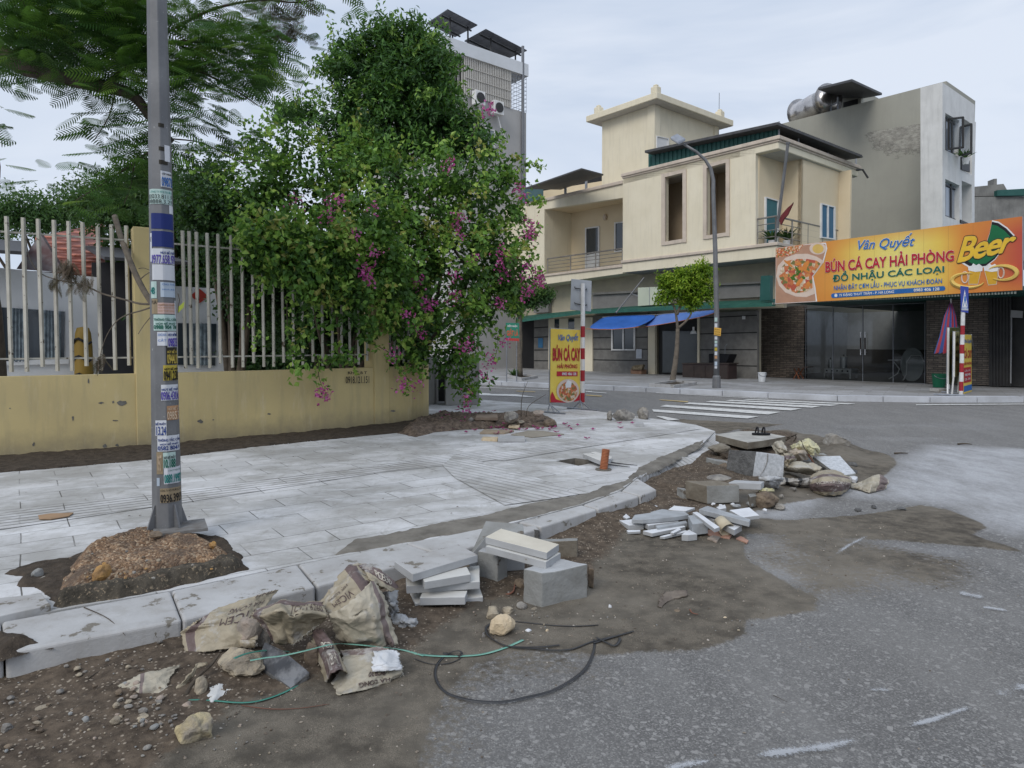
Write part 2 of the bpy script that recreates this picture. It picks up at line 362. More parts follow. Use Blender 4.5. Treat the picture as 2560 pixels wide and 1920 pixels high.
M_KERB = mat('kerb_stone', (.44, .44, .44), (.35, .345, .34), 3, .8, .4, 60, .006, spot=((.17, .155, .13), .60, 6), streak=((.24, .22, .19), .5))
M_EARTH = mat('earth', (.075, .058, .043), (.035, .027, .02), 12, .95, .9, 40, .02, spot=((.27, .22, .17), .66, 60))

hole_px = [X6(1000, 665), X6(1165, 640), X6(1400, 668), X6(1195, 706)]
from mathutils.geometry import tessellate_polygon
def sheet(name, poly, z, matl, thick=0, **kw):
    tri = tessellate_polygon([[Vector((p[0], p[1], 0)) for p in poly]])
    me = MB(); me.add([(p[0], p[1], z) for p in poly], [tuple(t) for t in tri])
    if thick:
        n = len(poly); me.add([(p[0], p[1], z) for p in poly]+[(p[0], p[1], z-thick) for p in poly], [(i, i+n, (i+1) % n+n, (i+1) % n) for i in range(n)])
    o = me.out(name, matl, kw.get('parent')); return o
_o, _h = [Vector((p.x, p.y, 0)) for p in pave_poly], [Vector((G(p, ZP).x, G(p, ZP).y, 0)) for p in hole_px]; _a = _o+_h
pm_ = MB().add([(p.x, p.y, ZP) for p in _a], [tuple(t) for t in tessellate_polygon([_o, _h])]); n = len(_o)
pm_.add([(p.x, p.y, z) for z in (ZP, -.07) for p in _o], [(i, i+n, (i+1) % n+n, (i+1) % n) for i in range(n)]); pv = pm_.out('pavement', M_PAVE)
for p_ in pv.data.polygons:
    if p_.normal.z < -.5: p_.flip()
tag(pv, 'new pale grey stone pavement laid along the yellow wall', kind='structure')
pit = MB(); hp = [G(p, ZP) for p in hole_px]; n = 4
pit.add([p-Vector((0, 0, .001)) for p in hp]+[p-Vector((0, 0, .22)) for p in hp], [(i, i+4, (i+1) % 4+4, (i+1) % 4) for i in range(4)]+[(4, 5, 6, 7)])
tag(pit.out('pit', M_MORTAR), 'open square pit left in the pavement beside the corrugated pipe', kind='structure')
_bz = [0]
def band(name, px, m, z=None):
    _bz[0] += 1; z = z or ZP+.003+.0015*_bz[0]
    o = sheet(name, [G(p, z) for p in px], z, m); return tag(o, kind='structure')
band('tactile_strip', [(-60, 1340), (-60, 1290), (0, 1283), (520, 1217), (925, 1165), (1130, 1133), (1260, 1128), (1240, 1150), (960, 1180), (520, 1247), (0, 1324)], M_GROOVE)
band('tactile_strip', [(1240, 1150), (1215, 1137), (1370, 1112), (1560, 1085), (1700, 1067), (1752, 1072), (1640, 1090), (1480, 1115), (1330, 1140), (1260, 1152)], M_GROOVE)
band('tactile_strip', [X6(140, 600), X6(20, 700), X6(130, 810), X6(560, 1045), X6(1000, 985), X6(1240, 945), X6(1000, 870), X6(760, 780), X6(400, 680)], M_GROOVE2)
# kerb stones
kb = MB()
stones = [((-330, 1612), (2, 1554), (8, 1633), (-330, 1712)), ((5, 1553.5), (426, 1476.5), (454, 1549), (14, 1632)), ((429, 1476), (743, 1410.5), (788, 1465.5), (458, 1549)), ((746, 1410), (1013, 1357.5), (1098, 1388), (792, 1464)),
          ((1016, 1357), (1285, 1306), (1342, 1322), (1104, 1386)), ((1296, 1304), (1454, 1262), (1492, 1273), (1352, 1317)), ((1458, 1261), (1550, 1227), (1597, 1240), (1495, 1272)), ((1554, 1226), (1592, 1194), (1641, 1223), (1601, 1239))]
for k, s_ in enumerate(stones):
    zt = ZP+.004*((k*7) % 3); q = [G(p, zt) for p in s_]
    kb.prism(q, (0, 0, -.22))
ko = kb.out('kerb', M_KERB, bevel=.016, seg=3); tag(ko, 'pale stone kerb curving round the street corner', kind='structure')
# ramp at the corner, sloping to the road
rp = MB(); a0, a1, a2 = G((1594, 1194), ZP), G((1690, 1142), ZP), G((1786, 1077), ZP)
b0, b1, b2 = G((1662, 1185), .03), G((1795, 1152), .02), G((1800, 1112), .02)
rp.add([a0, a1, a2, b0, b1, b2]+[p-Vector((0, 0, .2)) for p in (a0, a1, a2, b0, b1, b2)], [(0, 3, 4, 1), (1, 4, 5, 2), (3, 9, 10, 4), (4, 10, 11, 5), (0, 6, 9, 3)])
tag(rp.out('kerb_ramp', M_GROOVE2), 'sloping grooved stone ramp at the pavement corner', kind='structure')
# strip of wet earth at the foot of the yellow wall, dark ground round the pole

# --- far side: pavement and kerb
fk = [(1199, 961), (1373, 970), (1459, 973), (1700, 984), (1920, 995), (2093, 1003), (2325, 1006.5), (2560, 1006)]
fkw = [G(p) for p in fk]; e0 = fkw[0]+(fkw[0]-fkw[2]).normalized()*60; e1 = fkw[-1]+Vector((40, 2, 0))
ZF = .13
M_FARP = mat('old_pavement', (.40, .41, .43), (.25, .25, .25), .8, .8, .2, 30, .01, spot=((.30, .29, .27), .55, 2))
m_, t_, b_ = new_mat('far_pavement_tiles'); v_ = coords(t_, rot=(0, 0, RAD(32)))
br = N(t_, 'ShaderNodeTexBrick', Scale=1); br.inputs['Brick Width'].default_value = .8; br.inputs['Row Height'].default_value = .4; br.inputs['Mortar Size'].default_value = .008
br.inputs['Color1'].default_value = (.36, .365, .38, 1); br.inputs['Color2'].default_value = (.24, .24, .245, 1); br.inputs['Mortar'].default_value = (.15, .15, .14, 1)
t_.links.new(v_, br.inputs['Vector'])
t_.links.new(mixc(t_, ramp(t_, nz(t_, v_, .7, 6, .65), [(.4, 0), (.65, .8)]), br.outputs['Color'], (.20, .195, .185)), b_.inputs['Base Color']); b_.inputs['Roughness'].default_value = .7
M_FARP = m_
fp = [Vector((p.x, p.y, 0)) for p in [e0]+fkw+[e1]]
inner = []
for i, p in enumerate(fp):
    d = (fp[min(i+1, len(fp)-1)]-fp[max(i-1, 0)]).normalized(); nrm = Vector((-d.y, d.x, 0))
    inner.append(p+nrm*.32)
far_poly = inner+[Vector((60, 60, 0)), Vector((-30, 90, 0))]
tag(sheet('far_pavement', far_poly, ZF, M_FARP), 'tiled pavement in front of the shops across the road', kind='structure')
fkb = MB()
for i in range(len(fp)-1):
    a, b_, c, d = fp[i], fp[i+1], inner[i+1], inner[i]
    nseg = max(1, int((b_-a).length/.9))
    for k in range(nseg):
        t0, t1 = k/nseg+.004, (k+1)/nseg-.004
        q = [a.lerp(b_, t0), a.lerp(b_, t1), d.lerp(c, t1), d.lerp(c, t0)]
        fkb.prism([Vector((p.x, p.y, ZF+.012)) for p in q], (0, 0, -.2))
tag(fkb.out('far_kerb', mat('far_kerb_stone', (.50, .52, .56), (.36, .37, .39), 1.5, .7, .15)), 'pale kerb stones along the far side of the road', kind='structure')

# --- painted markings
M_LINE = mat('road_paint', (.66, .66, .64), (.42, .42, .41), 9, .7, .2, 80, .003, spot=((.2, .2, .2), .64, 14))
M_YLINE = mat('yellow_road_paint', (.55, .40, .16), (.38, .30, .16), 9, .7, .2, 80, .003)
cw = [[(1640, 1040), (1660, 1041), (1700, 1049), (1672, 1051)], [(1630, 1023), (1897, 1041), (1868, 1046), (1634, 1029)], [(1665, 1012), (1951, 1030), (1920, 1036), (1650, 1016)], [(1724, 1006), (2005, 1021), (1977, 1026), (1709, 1009)],
      [(1778, 1002), (2053, 1015), (2030, 1019), (1764, 1004.5)], [(1827, 999.5), (2100, 1012), (2075, 1014.5), (1814, 1001.7)], [(1870, 997.3), (2140, 1009), (2120, 1010.8), (1857, 998.8)]]
mk = MB()
for q in cw: mk.face([G(p, .0145) for p in q])
tag(mk.out('zebra_crossing', M_LINE), 'white zebra crossing stripes painted over the side road', kind='structure')
ml = MB()
for q in ([X3(655, 1400), X3(740, 1405), X3(760, 1410), X3(960, 1412), X3(1140, 1438), X3(860, 1425), X3(655, 1420)], [Y1(640, 62), Y1(820, 76), Y1(815, 80), Y1(640, 68)],
          [(1640, 981.5), (1920, 996.5), (1920, 997.3), (1640, 982.5)], [(2290, 1011), (2560, 1009), (2560, 1011), (2290, 1013)], [(1180, 967), (1480, 978), (1480, 978.8), (1180, 967.8)]):
    ml.face([G(p, .0145) for p in q])
tag(ml.out('lane_markings', M_LINE), 'white arrow and thin edge lines on the side road', kind='structure')
my = MB()
for q in ([X3(955, 1384), X3(1120, 1390), X3(1125, 1394), X3(975, 1388)], [Y1(640, 92), Y1(780, 101), Y1(770, 108), Y1(640, 98)], [Y1(1265, 133), Y1(1530, 150), Y1(1510, 156), Y1(1290, 139)]):
    my.face([G(p, .0145) for p in q])
tag(my.out('centre_markings', M_YLINE), 'yellow dashes along the middle of the side road', kind='structure')
# chalky streaks on the near asphalt
m_, t_, b_ = new_mat('chalk'); v_ = coords(t_)
b_.inputs['Base Color'].default_value = (.5, .52, .55, 1); b_.inputs['Roughness'].default_value = .9
a_ = t_.nodes.new('ShaderNodeAttribute'); a_.attribute_name = 'fade'
t_.links.new(mth(t_, 'MULTIPLY', ramp(t_, mth(t_, 'ADD', mth(t_, 'MULTIPLY', nz(t_, v_, 90, 8, .85), 1.3), mth(t_, 'MULTIPLY', a_.outputs['Fac'], .5)), [(.86, 0), (1.2, 1)]), .6), b_.inputs['Alpha'])
M_CHALK = m_
def chalk(path, w, z=.012):
    P = [G(p, z) for p in path]; P = [P[i].lerp(P[i+1], k/8) for i in range(len(P)-1) for k in range(8)]+[P[-1]]
    vs = []; fd = []; n = len(P)
    for i, p in enumerate(P):
        d = (P[min(i+1, n-1)]-P[max(i-1, 0)]).normalized(); q = Vector((-d.y, d.x, 0))
        for s_ in (-1, -.5, 0, .5, 1):
            vs.append(p+q*s_*w*1.25); fd.append((1-abs(s_))*min(1, 5*min(i, n-1-i)/n)*(.75+.5*noise.noise(p*9)))
    return vs, fd, n
V_, F_, A_ = [], [], []
for path, w_ in (([Y7(1010, 780), Y7(1200, 755), Y7(1360, 735), Y7(1560, 690)], .035), ([Y7(1690, 655), Y7(1830, 615), Y7(2020, 550)], .022), ([Y7(640, 835), Y7(760, 812), Y7(900, 790)], .03), ([Y7(2080, 515), Y7(2150, 495), Y7(2260, 465)], .055),
                 ([Y7(1920, 70), Y7(1980, 80), Y7(2050, 95)], .07), ([Y7(1530, 490), Y7(1590, 490), Y7(1640, 490)], .035), ([Y3(560, 1490), Y3(700, 1390), Y3(900, 1290)], .03), ([Y7(2020, 130), Y7(2150, 150)], .04)):
    v, fd, n = chalk(path, w_); b0_ = len(V_); V_ += [tuple(p) for p in v]; A_ += fd
    F_ += [(b0_+i*5+k, b0_+i*5+k+1, b0_+(i+1)*5+k+1, b0_+(i+1)*5+k) for i in range(n-1) for k in range(4)]
tag(np_mesh('chalk_streaks', V_, F_, M_CHALK, attrs=dict(fade=A_)), 'white chalky streaks and blots on the near asphalt', kind='structure')
# ================================================================ BUILDINGS ACROSS THE ROAD
E1 = Vector((-.643, .766, 0)); E2 = Vector((.766, .643, 0)); UP = Vector((0, 0, 1))
CN = Pl((13.9, 18.5, 0), -E2)           # plane of the canopy edge and billboard
PU = CN.sh(-.5); PA_ = CN.sh(-1.5); PR = CN.sh(-3.0)
C0 = PU.at((1946, 348)); PW = Pl(C0, -E1); C0 = Vector((C0.x, C0.y, 0))
def lin(a, b): return lambda x: a[1]+(b[1]-a[1])*(x-a[0])/(b[0]-a[0])
def panel(pl, pts, d=.1, off=0.0, mb=None):
    mb = mb or MB(); return mb.prism([pl.at(p, off) for p in pts], pl.n*-d)
def rect(x0, x1, t, b): return [(x0, b(x0)), (x1, b(x1)), (x1, t(x1)), (x0, t(x0))]
def holed(mb, pl, x0, x1, t, b, holes, d, off=0.0):   # wall with openings (xl, xr, top(x), bottom(x))
    x = x0
    for (a, c, ht, hb) in holes:
        if a > x: panel(pl, rect(x, a, t, b), d, off, mb)
        panel(pl, rect(a, c, t, ht), d, off, mb); panel(pl, rect(a, c, hb, b), d, off, mb); x = c
    if x < x1: panel(pl, rect(x, x1, t, b), d, off, mb)
def frame_of(pl, x0, x1, t, b, wd, d, off):            # frame bars round an opening, in px widths
    m = MB()
    panel(pl, [(x0-wd, b(x0)+wd), (x0, b(x0)+wd), (x0, t(x0)-wd), (x0-wd, t(x0)-wd)], d, off, m)
    panel(pl, [(x1, b(x1)+wd), (x1+wd, b(x1)+wd), (x1+wd, t(x1)-wd), (x1, t(x1)-wd)], d, off, m)
    panel(pl, [(x0, b(x0)), (x1, b(x1)), (x1, b(x1)+wd), (x0, b(x0)+wd)], d, off, m)
    panel(pl, [(x0, t(x0)-wd), (x1, t(x1)-wd), (x1, t(x1)), (x0, t(x0))], d, off, m)
    return m
def blk(u0, u1, v0, v1, z0, z1, mb=None, o=None):
    mb = mb or MB(); o = o or C0
    P = [o+E1*u+E2*v+UP*z for z in (z0, z1) for (u, v) in ((u0, v0), (u1, v0), (u1, v1), (u0, v1))]
    return mb.add(P, [(0, 3, 2, 1), (4, 5, 6, 7), (0, 1, 5, 4), (1, 2, 6, 5), (2, 3, 7, 6), (3, 0, 4, 7)])
def uv(pl, p, o=None):
    q = pl.at(p)-(o or C0); return q.dot(E1), q.dot(E2), q.z

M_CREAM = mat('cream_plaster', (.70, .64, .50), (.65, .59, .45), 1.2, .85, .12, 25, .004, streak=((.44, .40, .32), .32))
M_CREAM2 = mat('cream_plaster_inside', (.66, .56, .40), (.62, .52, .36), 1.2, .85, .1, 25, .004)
M_TRIM = mat('pinkish_trim', (.56, .48, .40), (.48, .41, .34), 2, .8, .1, 30, .004, streak=((.22, .19, .16), .35))
M_SOFF = flat('soffit_white', (.50, .49, .47), .8)
M_GREENM = mat('green_metal_sheet', (.012, .075, .065), (.02, .09, .08), 2, .5, 0, spec=.4)
M_DARKM = mat('dark_metal', (.03, .03, .032), (.045, .045, .045), 3, .5, 0, metal=.2)
M_STEEL = mat('grey_steel', (.30, .32, .35), (.22, .23, .26), 6, .45, .1, 60, .002, metal=.5)
M_RAIL = mat('tarnished_rail', (.30, .29, .27), (.18, .16, .14), 5, .5, 0, metal=.4)
M_WHITE = mat('white_paint', (.72, .72, .71), (.60, .60, .60), 3, .5, 0)
M_GREYCLAD = mat('grey_stone_cladding', (.185, .18, .168), (.135, .13, .122), 4, .6, .1, 40, .003)
M_JOINT = flat('dark_joint', (.02, .02, .02))
M_TEAL = flat('teal_shutter', (.02, .13, .16), .4)
M_WOODISH = mat('dark_brown_cabinet', (.05, .035, .03), (.035, .027, .024), 5, .5)
def glass_mat(name, tint, refl=.12, rough=.03):
    m, t, b = new_mat(name); t.nodes.remove(b); o = t.nodes['Material Output']
    tr = t.nodes.new('ShaderNodeBsdfTransparent'); tr.inputs[0].default_value = (*tint, 1)
    gl = t.nodes.new('ShaderNodeBsdfGlossy'); gl.inputs['Roughness'].default_value = rough; gl.inputs['Color'].default_value = (.9, .95, 1, 1)
    lw = t.nodes.new('ShaderNodeLayerWeight'); lw.inputs[0].default_value = .25
    f = mth(t, 'ADD', mth(t, 'MULTIPLY', lw.outputs['Fresnel'], .35), refl, clamp=True)
    mxs = t.nodes.new('ShaderNodeMixShader'); t.links.new(f, mxs.inputs[0]); t.links.new(tr.outputs[0], mxs.inputs[1]); t.links.new(gl.outputs[0], mxs.inputs[2])
    t.links.new(mxs.outputs[0], o.inputs[0]); return m
M_GLASS = glass_mat('shop_glass', (.50, .52, .52), .03)
m_, t_, b_ = new_mat('window_glass'); b_.inputs['Base Color'].default_value = (.03, .04, .05, 1); b_.inputs['Roughness'].default_value = .08; b_.inputs['Specular IOR Level'].default_value = .8
M_WGLASS = m_

# ---- cream house
ch = T('cream_house', 'cream two-storey house with a square roof tower and corner balcony', 'house', C0)
zt = PU.at((1946, 348)).z; zf = PU.at((1946, 612)).z
tU = lin((1555, 449), (1946, 345)); bU = lin((1558, 658), (1946, 611))
o1 = (1662, 1706, lin((1662, 443), (1706, 432)), lin((1662, 604), (1706, 597)))
o2 = (1766, 1814, lin((1766, 420), (1814, 406.5)), lin((1766, 588.5), (1814, 581)))
wm = MB(); holed(wm, PU, 1557, 1889, tU, bU, [o1, o2], .25)
u_l, _, _ = uv(PU, (1557, 550)); u_r, _, _ = uv(PU, (1889, 550)); u_b0 = uv(PU, (1735, 500))[0]
# inside of the loggias and body of the house
blk(u_r+.03, u_r+.22, .25, 3.0, zf, zt-.3, wm)                 # cheek wall beside the corner balcony
blk(u_l-.2, u_l, .25, 6, zf, zt-.3, wm)
wm.out('wall', M_CREAM, ch)
im = MB(); blk(u_r+.2, u_l-.2, 1.5, 1.7, zf, zt-.3, im); blk(u_b0-.1, u_b0+.1, .25, 1.5, zf, zt-.3, im)
blk(u_r+.22, u_l-.2, 1.7, 7.0, zf, zt-.4, im)
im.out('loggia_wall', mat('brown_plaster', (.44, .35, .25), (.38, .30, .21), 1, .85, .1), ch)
for (x0, x1, t, b) in (o1, o2):
    frame_of(PU, x0, x1, t, b, 9, .08, .05).out('opening_frame', M_TRIM, ch)
v_r = uv(PW, (2145, 425))[1]
u_lw, _, _ = uv(PU.sh(-.2), (1318, 550))
rs = MB(); blk(0, u_l, 0, v_r, zt-.33, zt-.02, rs)
rs.out('roof_slab', M_CREAM, ch, bevel=.02)
sf = MB(); blk(.05, u_l-.05, .3, v_r-.05, zt-.345, zt-.333, sf); sf.out('soffit', M_SOFF, ch)
tr = MB(); blk(-.1, u_l+.05, -.1, .25, zt-.02, zt+.12, tr); blk(-.1, .25, .25, v_r+.1, zt-.02, zt+.12, tr); blk(-.05, u_l+.02, -.05, .2, zt-.09, zt-.02, tr); blk(-.05, .2, .2, v_r+.05, zt-.09, zt-.02, tr)
tr.out('cornice', M_TRIM, ch, bevel=.02); tr = MB(); blk(-.06, u_l+.05, -.08, .3, zf-.02, zf+.10, tr); blk(-.06, .3, .3, v_r-.6, zf-.02, zf+.10, tr)
tr.out('cornice', M_TRIM, ch, bevel=.02)
fs = MB(); blk(0, u_l, 0, v_r-.6, zf-.42, zf-.03, fs); fs.out('floor_slab', M_CREAM, ch)
fs = MB(); blk(.06, u_l-.05, .1, v_r-.7, zf-.44, zf-.424, fs); fs.out('soffit', flat('grey_soffit', (.30, .30, .30)), ch)
# corner balcony: stepped walls
def colx(P, d, sx):                    # from plan point P along d until seen in column sx
    k = (sx-1280)/FPX*(1/1.0007); t = (k*P.y-P.x)/(d.x-k*d.y); return P+d*t
P0 = C0+E1*u_r+E2*.2
P0 = Vector((P0.x, P0.y, 0)); p1 = colx(P0+E2*0, E2, 1951); p2 = colx(p1, -E1, 1997); p3 = colx(p2, E2, 2090); p4 = colx(p3, -E1, 2119)
bw = MB()
def upwall(a, b, z0, z1, mb, th=.12):
    d = (b-a).normalized(); n_ = Vector((d.y, -d.x, 0)); n_ = n_ if n_.dot(a) > 0 else -n_
    mb.prism([a+UP*z0, b+UP*z0, b+UP*z1, a+UP*z1], n_*th)
for a, b in ((P0, p1), (p1, p2), (p2, p3), (p3, p4)): upwall(a, b, zf, zt-.345, bw)
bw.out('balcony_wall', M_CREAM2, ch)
def facep(a, b):                       # facing plane of a stepped wall
    pl = vert((a.x, a.y), (b.x, b.y)); return pl
pb1, pb3 = facep(P0, p1), facep(p2, p3)
def door(pl, x0, x1, tp, bp, name, paneM, frameM, parent, leaves=1, off=.02, sub='pane', wd=3.0, mid=None):
    f = frame_of(pl, x0, x1, tp, bp, wd, .06, off+.04)
    if leaves == 2:
        xm = (x0+x1)/2; panel(pl, rect(xm-wd*.5, xm+wd*.5, tp, bp), .06, off+.04, f)
    o = f.out(name, frameM, parent)
    if mid is None:
        g = MB(); panel(pl, rect(x0, x1, tp, bp), .03, off, g); p = g.out(sub, paneM, None)
    else:
        g = MB(); panel(pl, rect(x0, x1, tp, mid), .03, off, g); p = g.out(sub, paneM, None)
        g = MB(); panel(pl, rect(x0, x1, mid, bp), .03, off+.01, g); q = g.out('lower_panel', frameM, None)
        q.parent = o; q.matrix_parent_inverse = o.matrix_parent_inverse.inverted() if False else Matrix.Translation(-Vector(parent.location)) if False else Matrix()
    p.parent = o; p.matrix_parent_inverse = Matrix.Translation(Vector((0, 0, 0)))
    for c in (x for x in bpy.data.objects if x.parent == o): c.matrix_parent_inverse = Matrix()
    fix_sub.append((o, parent)); return o
fix_sub = []
def sub_parent(child, part, thing):    # part was parented with an inverse translation: undo the same for its sub-part
    child.parent = part
    child.matrix_parent_inverse = Matrix()
door(pb1, 1917, 1945, lin((1917, 495), (1945, 503)), lin((1917, 625), (1945, 618)), 'balcony_door', M_TEAL, M_WHITE, ch)
door(pb3, 2056, 2086, lin((2056, 511), (2086, 519)), lin((2056, 592), (2086, 596)), 'window', flat('blue_shutter', (.02, .12, .22), .4), M_WHITE, ch, 2)
# balcony railing of the corner
def railing(path, z0, h, parent, name='railing', rails=4, step=1.3, mt=None):
    m = MB()
    for i in range(len(path)-1):
        a, b = path[i], path[i+1]
        for k in range(rails):
            z = z0+h*(1-k/rails); r_ = .035 if k == 0 else .016
            m.tube([a+UP*z, b+UP*z], r_, 6)
        n = max(1, round((b-a).length/step))
        for k in range(n+1): m.tube([a.lerp(b, k/n)+UP*z0, a.lerp(b, k/n)+UP*(z0+h)], .03, 6)
    return m.out(name, mt or M_RAIL, parent)
v2 = uv(PW, (2130, 600))[1]
railing([C0+E1*u_r+E2*.12, C0+E1*.12+E2*.12, C0+E1*.12+E2*v2], zf+.1, .95, ch)
# metal roof over the terrace: green side sheet and dark sloping roof
gm = MB()
for k in range(60):
    xa, xb = 1621+k*5.42, 1621+(k+1)*5.42; o_ = -.35-(.03 if k % 2 else 0)
    tp, bt = lin((1621, 383), (1946, 313)), lin((1621, 428), (1946, 349)); panel(PU, rect(xa, xb, tp, bt), .03, o_, gm)
gm.out('green_side_sheet', M_GREENM, ch)
a, b = PU.at((1612, 382), .1), PU.at((1944, 312), .1); c = PW.at((2157, 394), .5)
dk = MB(); dk.prism([a, b, c, c+(a-b)], (0, 0, .06))
M_CORR = mat('dark_corrugated_sheet', (.05, .05, .055), (.08, .08, .08), 5, .6, 0)
rs_ = MB(); n = 46
for k in range(n):
    q0, q1 = b.lerp(c, k/n), b.lerp(c, (k+.55)/n); rs_.prism([q0+UP*.06, q1+UP*.06, q1+(a-b)+UP*.06, q0+(a-b)+UP*.06], (0, 0, .04))
dk.v += []; ro = dk.add(rs_.v, rs_.f).out('metal_roof', M_CORR, ch)
ps = MB()
for px in ((1947, 350), (1996, 362), (2070, 388), (2140, 412)):
    q = PW.at(px, -.2); ps.tube([Vector((q.x, q.y, zt+.05)), Vector((q.x, q.y, zt+.75))], .03, 6)
ps.out('roof_post', M_STEEL, ch)
dp = MB(); q0 = PW.at((2140, 425), .15); dp.tube([q0, q0+Vector((.25, -.05, 0)), q0+Vector((.45, -.1, -.35))], .04, 8); dp.out('downspout', M_DARKM, ch)
# ---- left wing
PL2 = PU.sh(-.2)
tL, tfL = lin((1361, 501), (1555, 457)), lin((1364, 523), (1556, 494.5)); fl, flb = lin((1375, 687), (1555, 664)), lin((1367, 710), (1555, 684))
lw_ = MB(); panel(PL2, rect(1318, 1361, lin((1318, 511), (1361, 501)), lin((1318, 720), (1361, 712))), 1.9, 0, lw_)
panel(PL2, rect(1361, 1557, tL, tfL), .25, 0, lw_); panel(PL2, rect(1318, 1557, fl, flb), 2.2, 0, lw_)
panel(PL2, rect(1250, 1318, lin((1250, 527), (1318, 511)), lin((1250, 735), (1318, 720))), .5, -.3, lw_)
lw_.out('wing_wall', M_CREAM, ch)
lt = MB(); panel(PL2, rect(1312, 1557, lin((1312, 507), (1557, 450)), lin((1312, 514), (1557, 459))), .3, .08, lt); lt.out('wing_cornice', M_TRIM, ch, bevel=.02); lt = MB(); panel(PL2, rect(1315, 1557, lin((1315, 692), (1557, 660)), lin((1315, 697), (1557, 668))), .3, .08, lt); lt.out('wing_cornice', M_TRIM, ch, bevel=.02)
pass
PBk = PL2.sh(-1.9); bk = MB(); panel(PBk, rect(1340, 1640, lin((1340, 480), (1640, 430)), lin((1340, 720), (1640, 670))), .2, 0, bk)
zc0 = PL2.at((1361, 523)).z; ul0, ul1 = uv(PL2, (1361, 600))[0], uv(PL2, (1557, 600))[0]
blk(ul1-.3, ul0+1.5, .3, 6, zc0+.02, zc0+.2, bk)
bk.out('wing_back_wall', M_CREAM2, ch)
door(PBk, *[Z3(640, 0)[0], Z3(742, 0)[0]], lin(Z3(640, 318), Z3(742, 305)), lin(Z3(640, 668), Z3(742, 655)), 'balcony_door', M_WGLASS, M_WHITE, ch, 1, .02, mid=lin(Z3(640, 545), Z3(742, 525)))
door(PBk, *[Z3(893, 0)[0], Z3(975, 0)[0]], lin(Z3(893, 272), Z3(975, 262)), lin(Z3(893, 510), Z3(975, 498)), 'window', M_WGLASS, M_WHITE, ch, 1, .02)
ra, rb = PL2.at((1369, 690), -.1), PL2.at((1556, 666), -.1); zz = PL2.at((1375, 688)).z
railing([Vector((ra.x, ra.y, 0)), Vector((rb.x, rb.y, 0))], zz, PL2.at((1370, 646)).z-zz, ch, 'wing_railing', 5, 1.6)
wl = MB(); q = PBk.at(Z3(803, 218), .08); wl.lathe(q-UP*.15, [(.02, 0), (.08, .03), (.11, .15), (.08, .27), (.02, .3)], 10); wl.out('wall_lamp', M_TRIM, ch)
# terrace roof of the left wing
q = [V(Z1(115, 1632), 31.5), V(Z1(600, 1465), 27.5), V(Z1(790, 1515), 29.5), V(Z1(420, 1640), 34)]
lr = MB(); lr.prism(q, (0, 0, .06)); lr.out('metal_roof', M_CORR, ch)
gs = MB(); PLb = PL2.sh(-.25); gs.prism([PLb.at(Z1(115, 1632)), PLb.at(Z1(265, 1600)), PLb.at(Z1(265, 1745)), PLb.at(Z1(60, 1760))], E2*.05); gs.out('green_side_sheet', mat('faded_green_metal', (.07, .13, .14), (.05, .10, .11), 2, .5, 0), ch)
ps = MB(); panel(PLb, [Z1(450, 1725), Z1(466, 1722), Z1(466, 1560), Z1(450, 1565)], .06, 0, ps); panel(PLb, [Z1(630, 1650), Z1(645, 1646), Z1(645, 1490), Z1(630, 1492)], .06, 0, ps); ps.out('roof_post', M_STEEL, ch)
bkd = MB(); panel(PLb, [Z1(265, 1700), Z1(790, 1600), Z1(790, 1520), Z1(600, 1500), Z1(265, 1602)], .1, -3, bkd); bkd.out('terrace_screen', M_DARKM, ch)
# ---- tower
PT = PU.sh(-1.6); tc_ = PT.at((1636, 330)); tc_ = Vector((tc_.x, tc_.y, 0)); PT2 = Pl(tc_, -E1)
ut = (PT.at((1505, 400))-tc_).dot(E1); vt = (PT2.at((1793, 330))-tc_).dot(E2); zs = PT.at((1636, 262)).z
tw = MB(); blk(0, ut, 0, vt, zt-.1, zs, tw, tc_)
tw.out('tower_wall', M_CREAM, ch)
tcn = MB(); blk(-.05, .35, -.05, .35, zt, zs, tcn, tc_); tcn.out('tower_corner_strip', M_CREAM, ch); tcn = MB(); blk(-.05, .3, vt-.3, vt+.05, zt, zs, tcn, tc_); tcn.out('tower_corner_strip', M_CREAM, ch)
us = (PT.at((1468, 305))-tc_).dot(E1); ov = .55
tsl = MB(); blk(-ov, ut+ov, -ov, vt+ov, zs+.02, zs+.30, tsl, tc_); tsl.out('tower_roof_slab', M_CREAM, ch, bevel=.02)
ts2 = MB(); blk(-ov+.05, ut+ov-.05, -ov+.05, vt+ov-.05, zs+.005, zs+.018, ts2, tc_); ts2.out('soffit', M_SOFF, ch)
for (u_, v_) in ((-ov+.25, -ov+.25), (ut+ov-.6, -ov+.25), (-ov+.25, vt+ov-.8)):
    fn = MB(); blk(u_-.17, u_+.17, v_-.17, v_+.17, zs+.30, zs+.62, fn, tc_); blk(u_-.1, u_+.1, v_-.1, v_+.1, zs+.62, zs+.72, fn, tc_); fn.out('finial', M_CREAM, ch, bevel=.05, seg=2)
door(PT2, Z1(1258, 0)[0], Z1(1350, 0)[0], lin(Z1(1258, 1180), Z1(1350, 1200)), lin(Z1(1258, 1300), Z1(1350, 1310)), 'tower_window', M_WHITE, M_WHITE, ch, 1, .06, wd=2)
at = MB(); q = tc_+E1*.5+E2*(vt+.9)+UP*(zs-1); at.tube([q, q+UP*3.0], .012, 5); at.out('antenna', M_DARKM, ch)

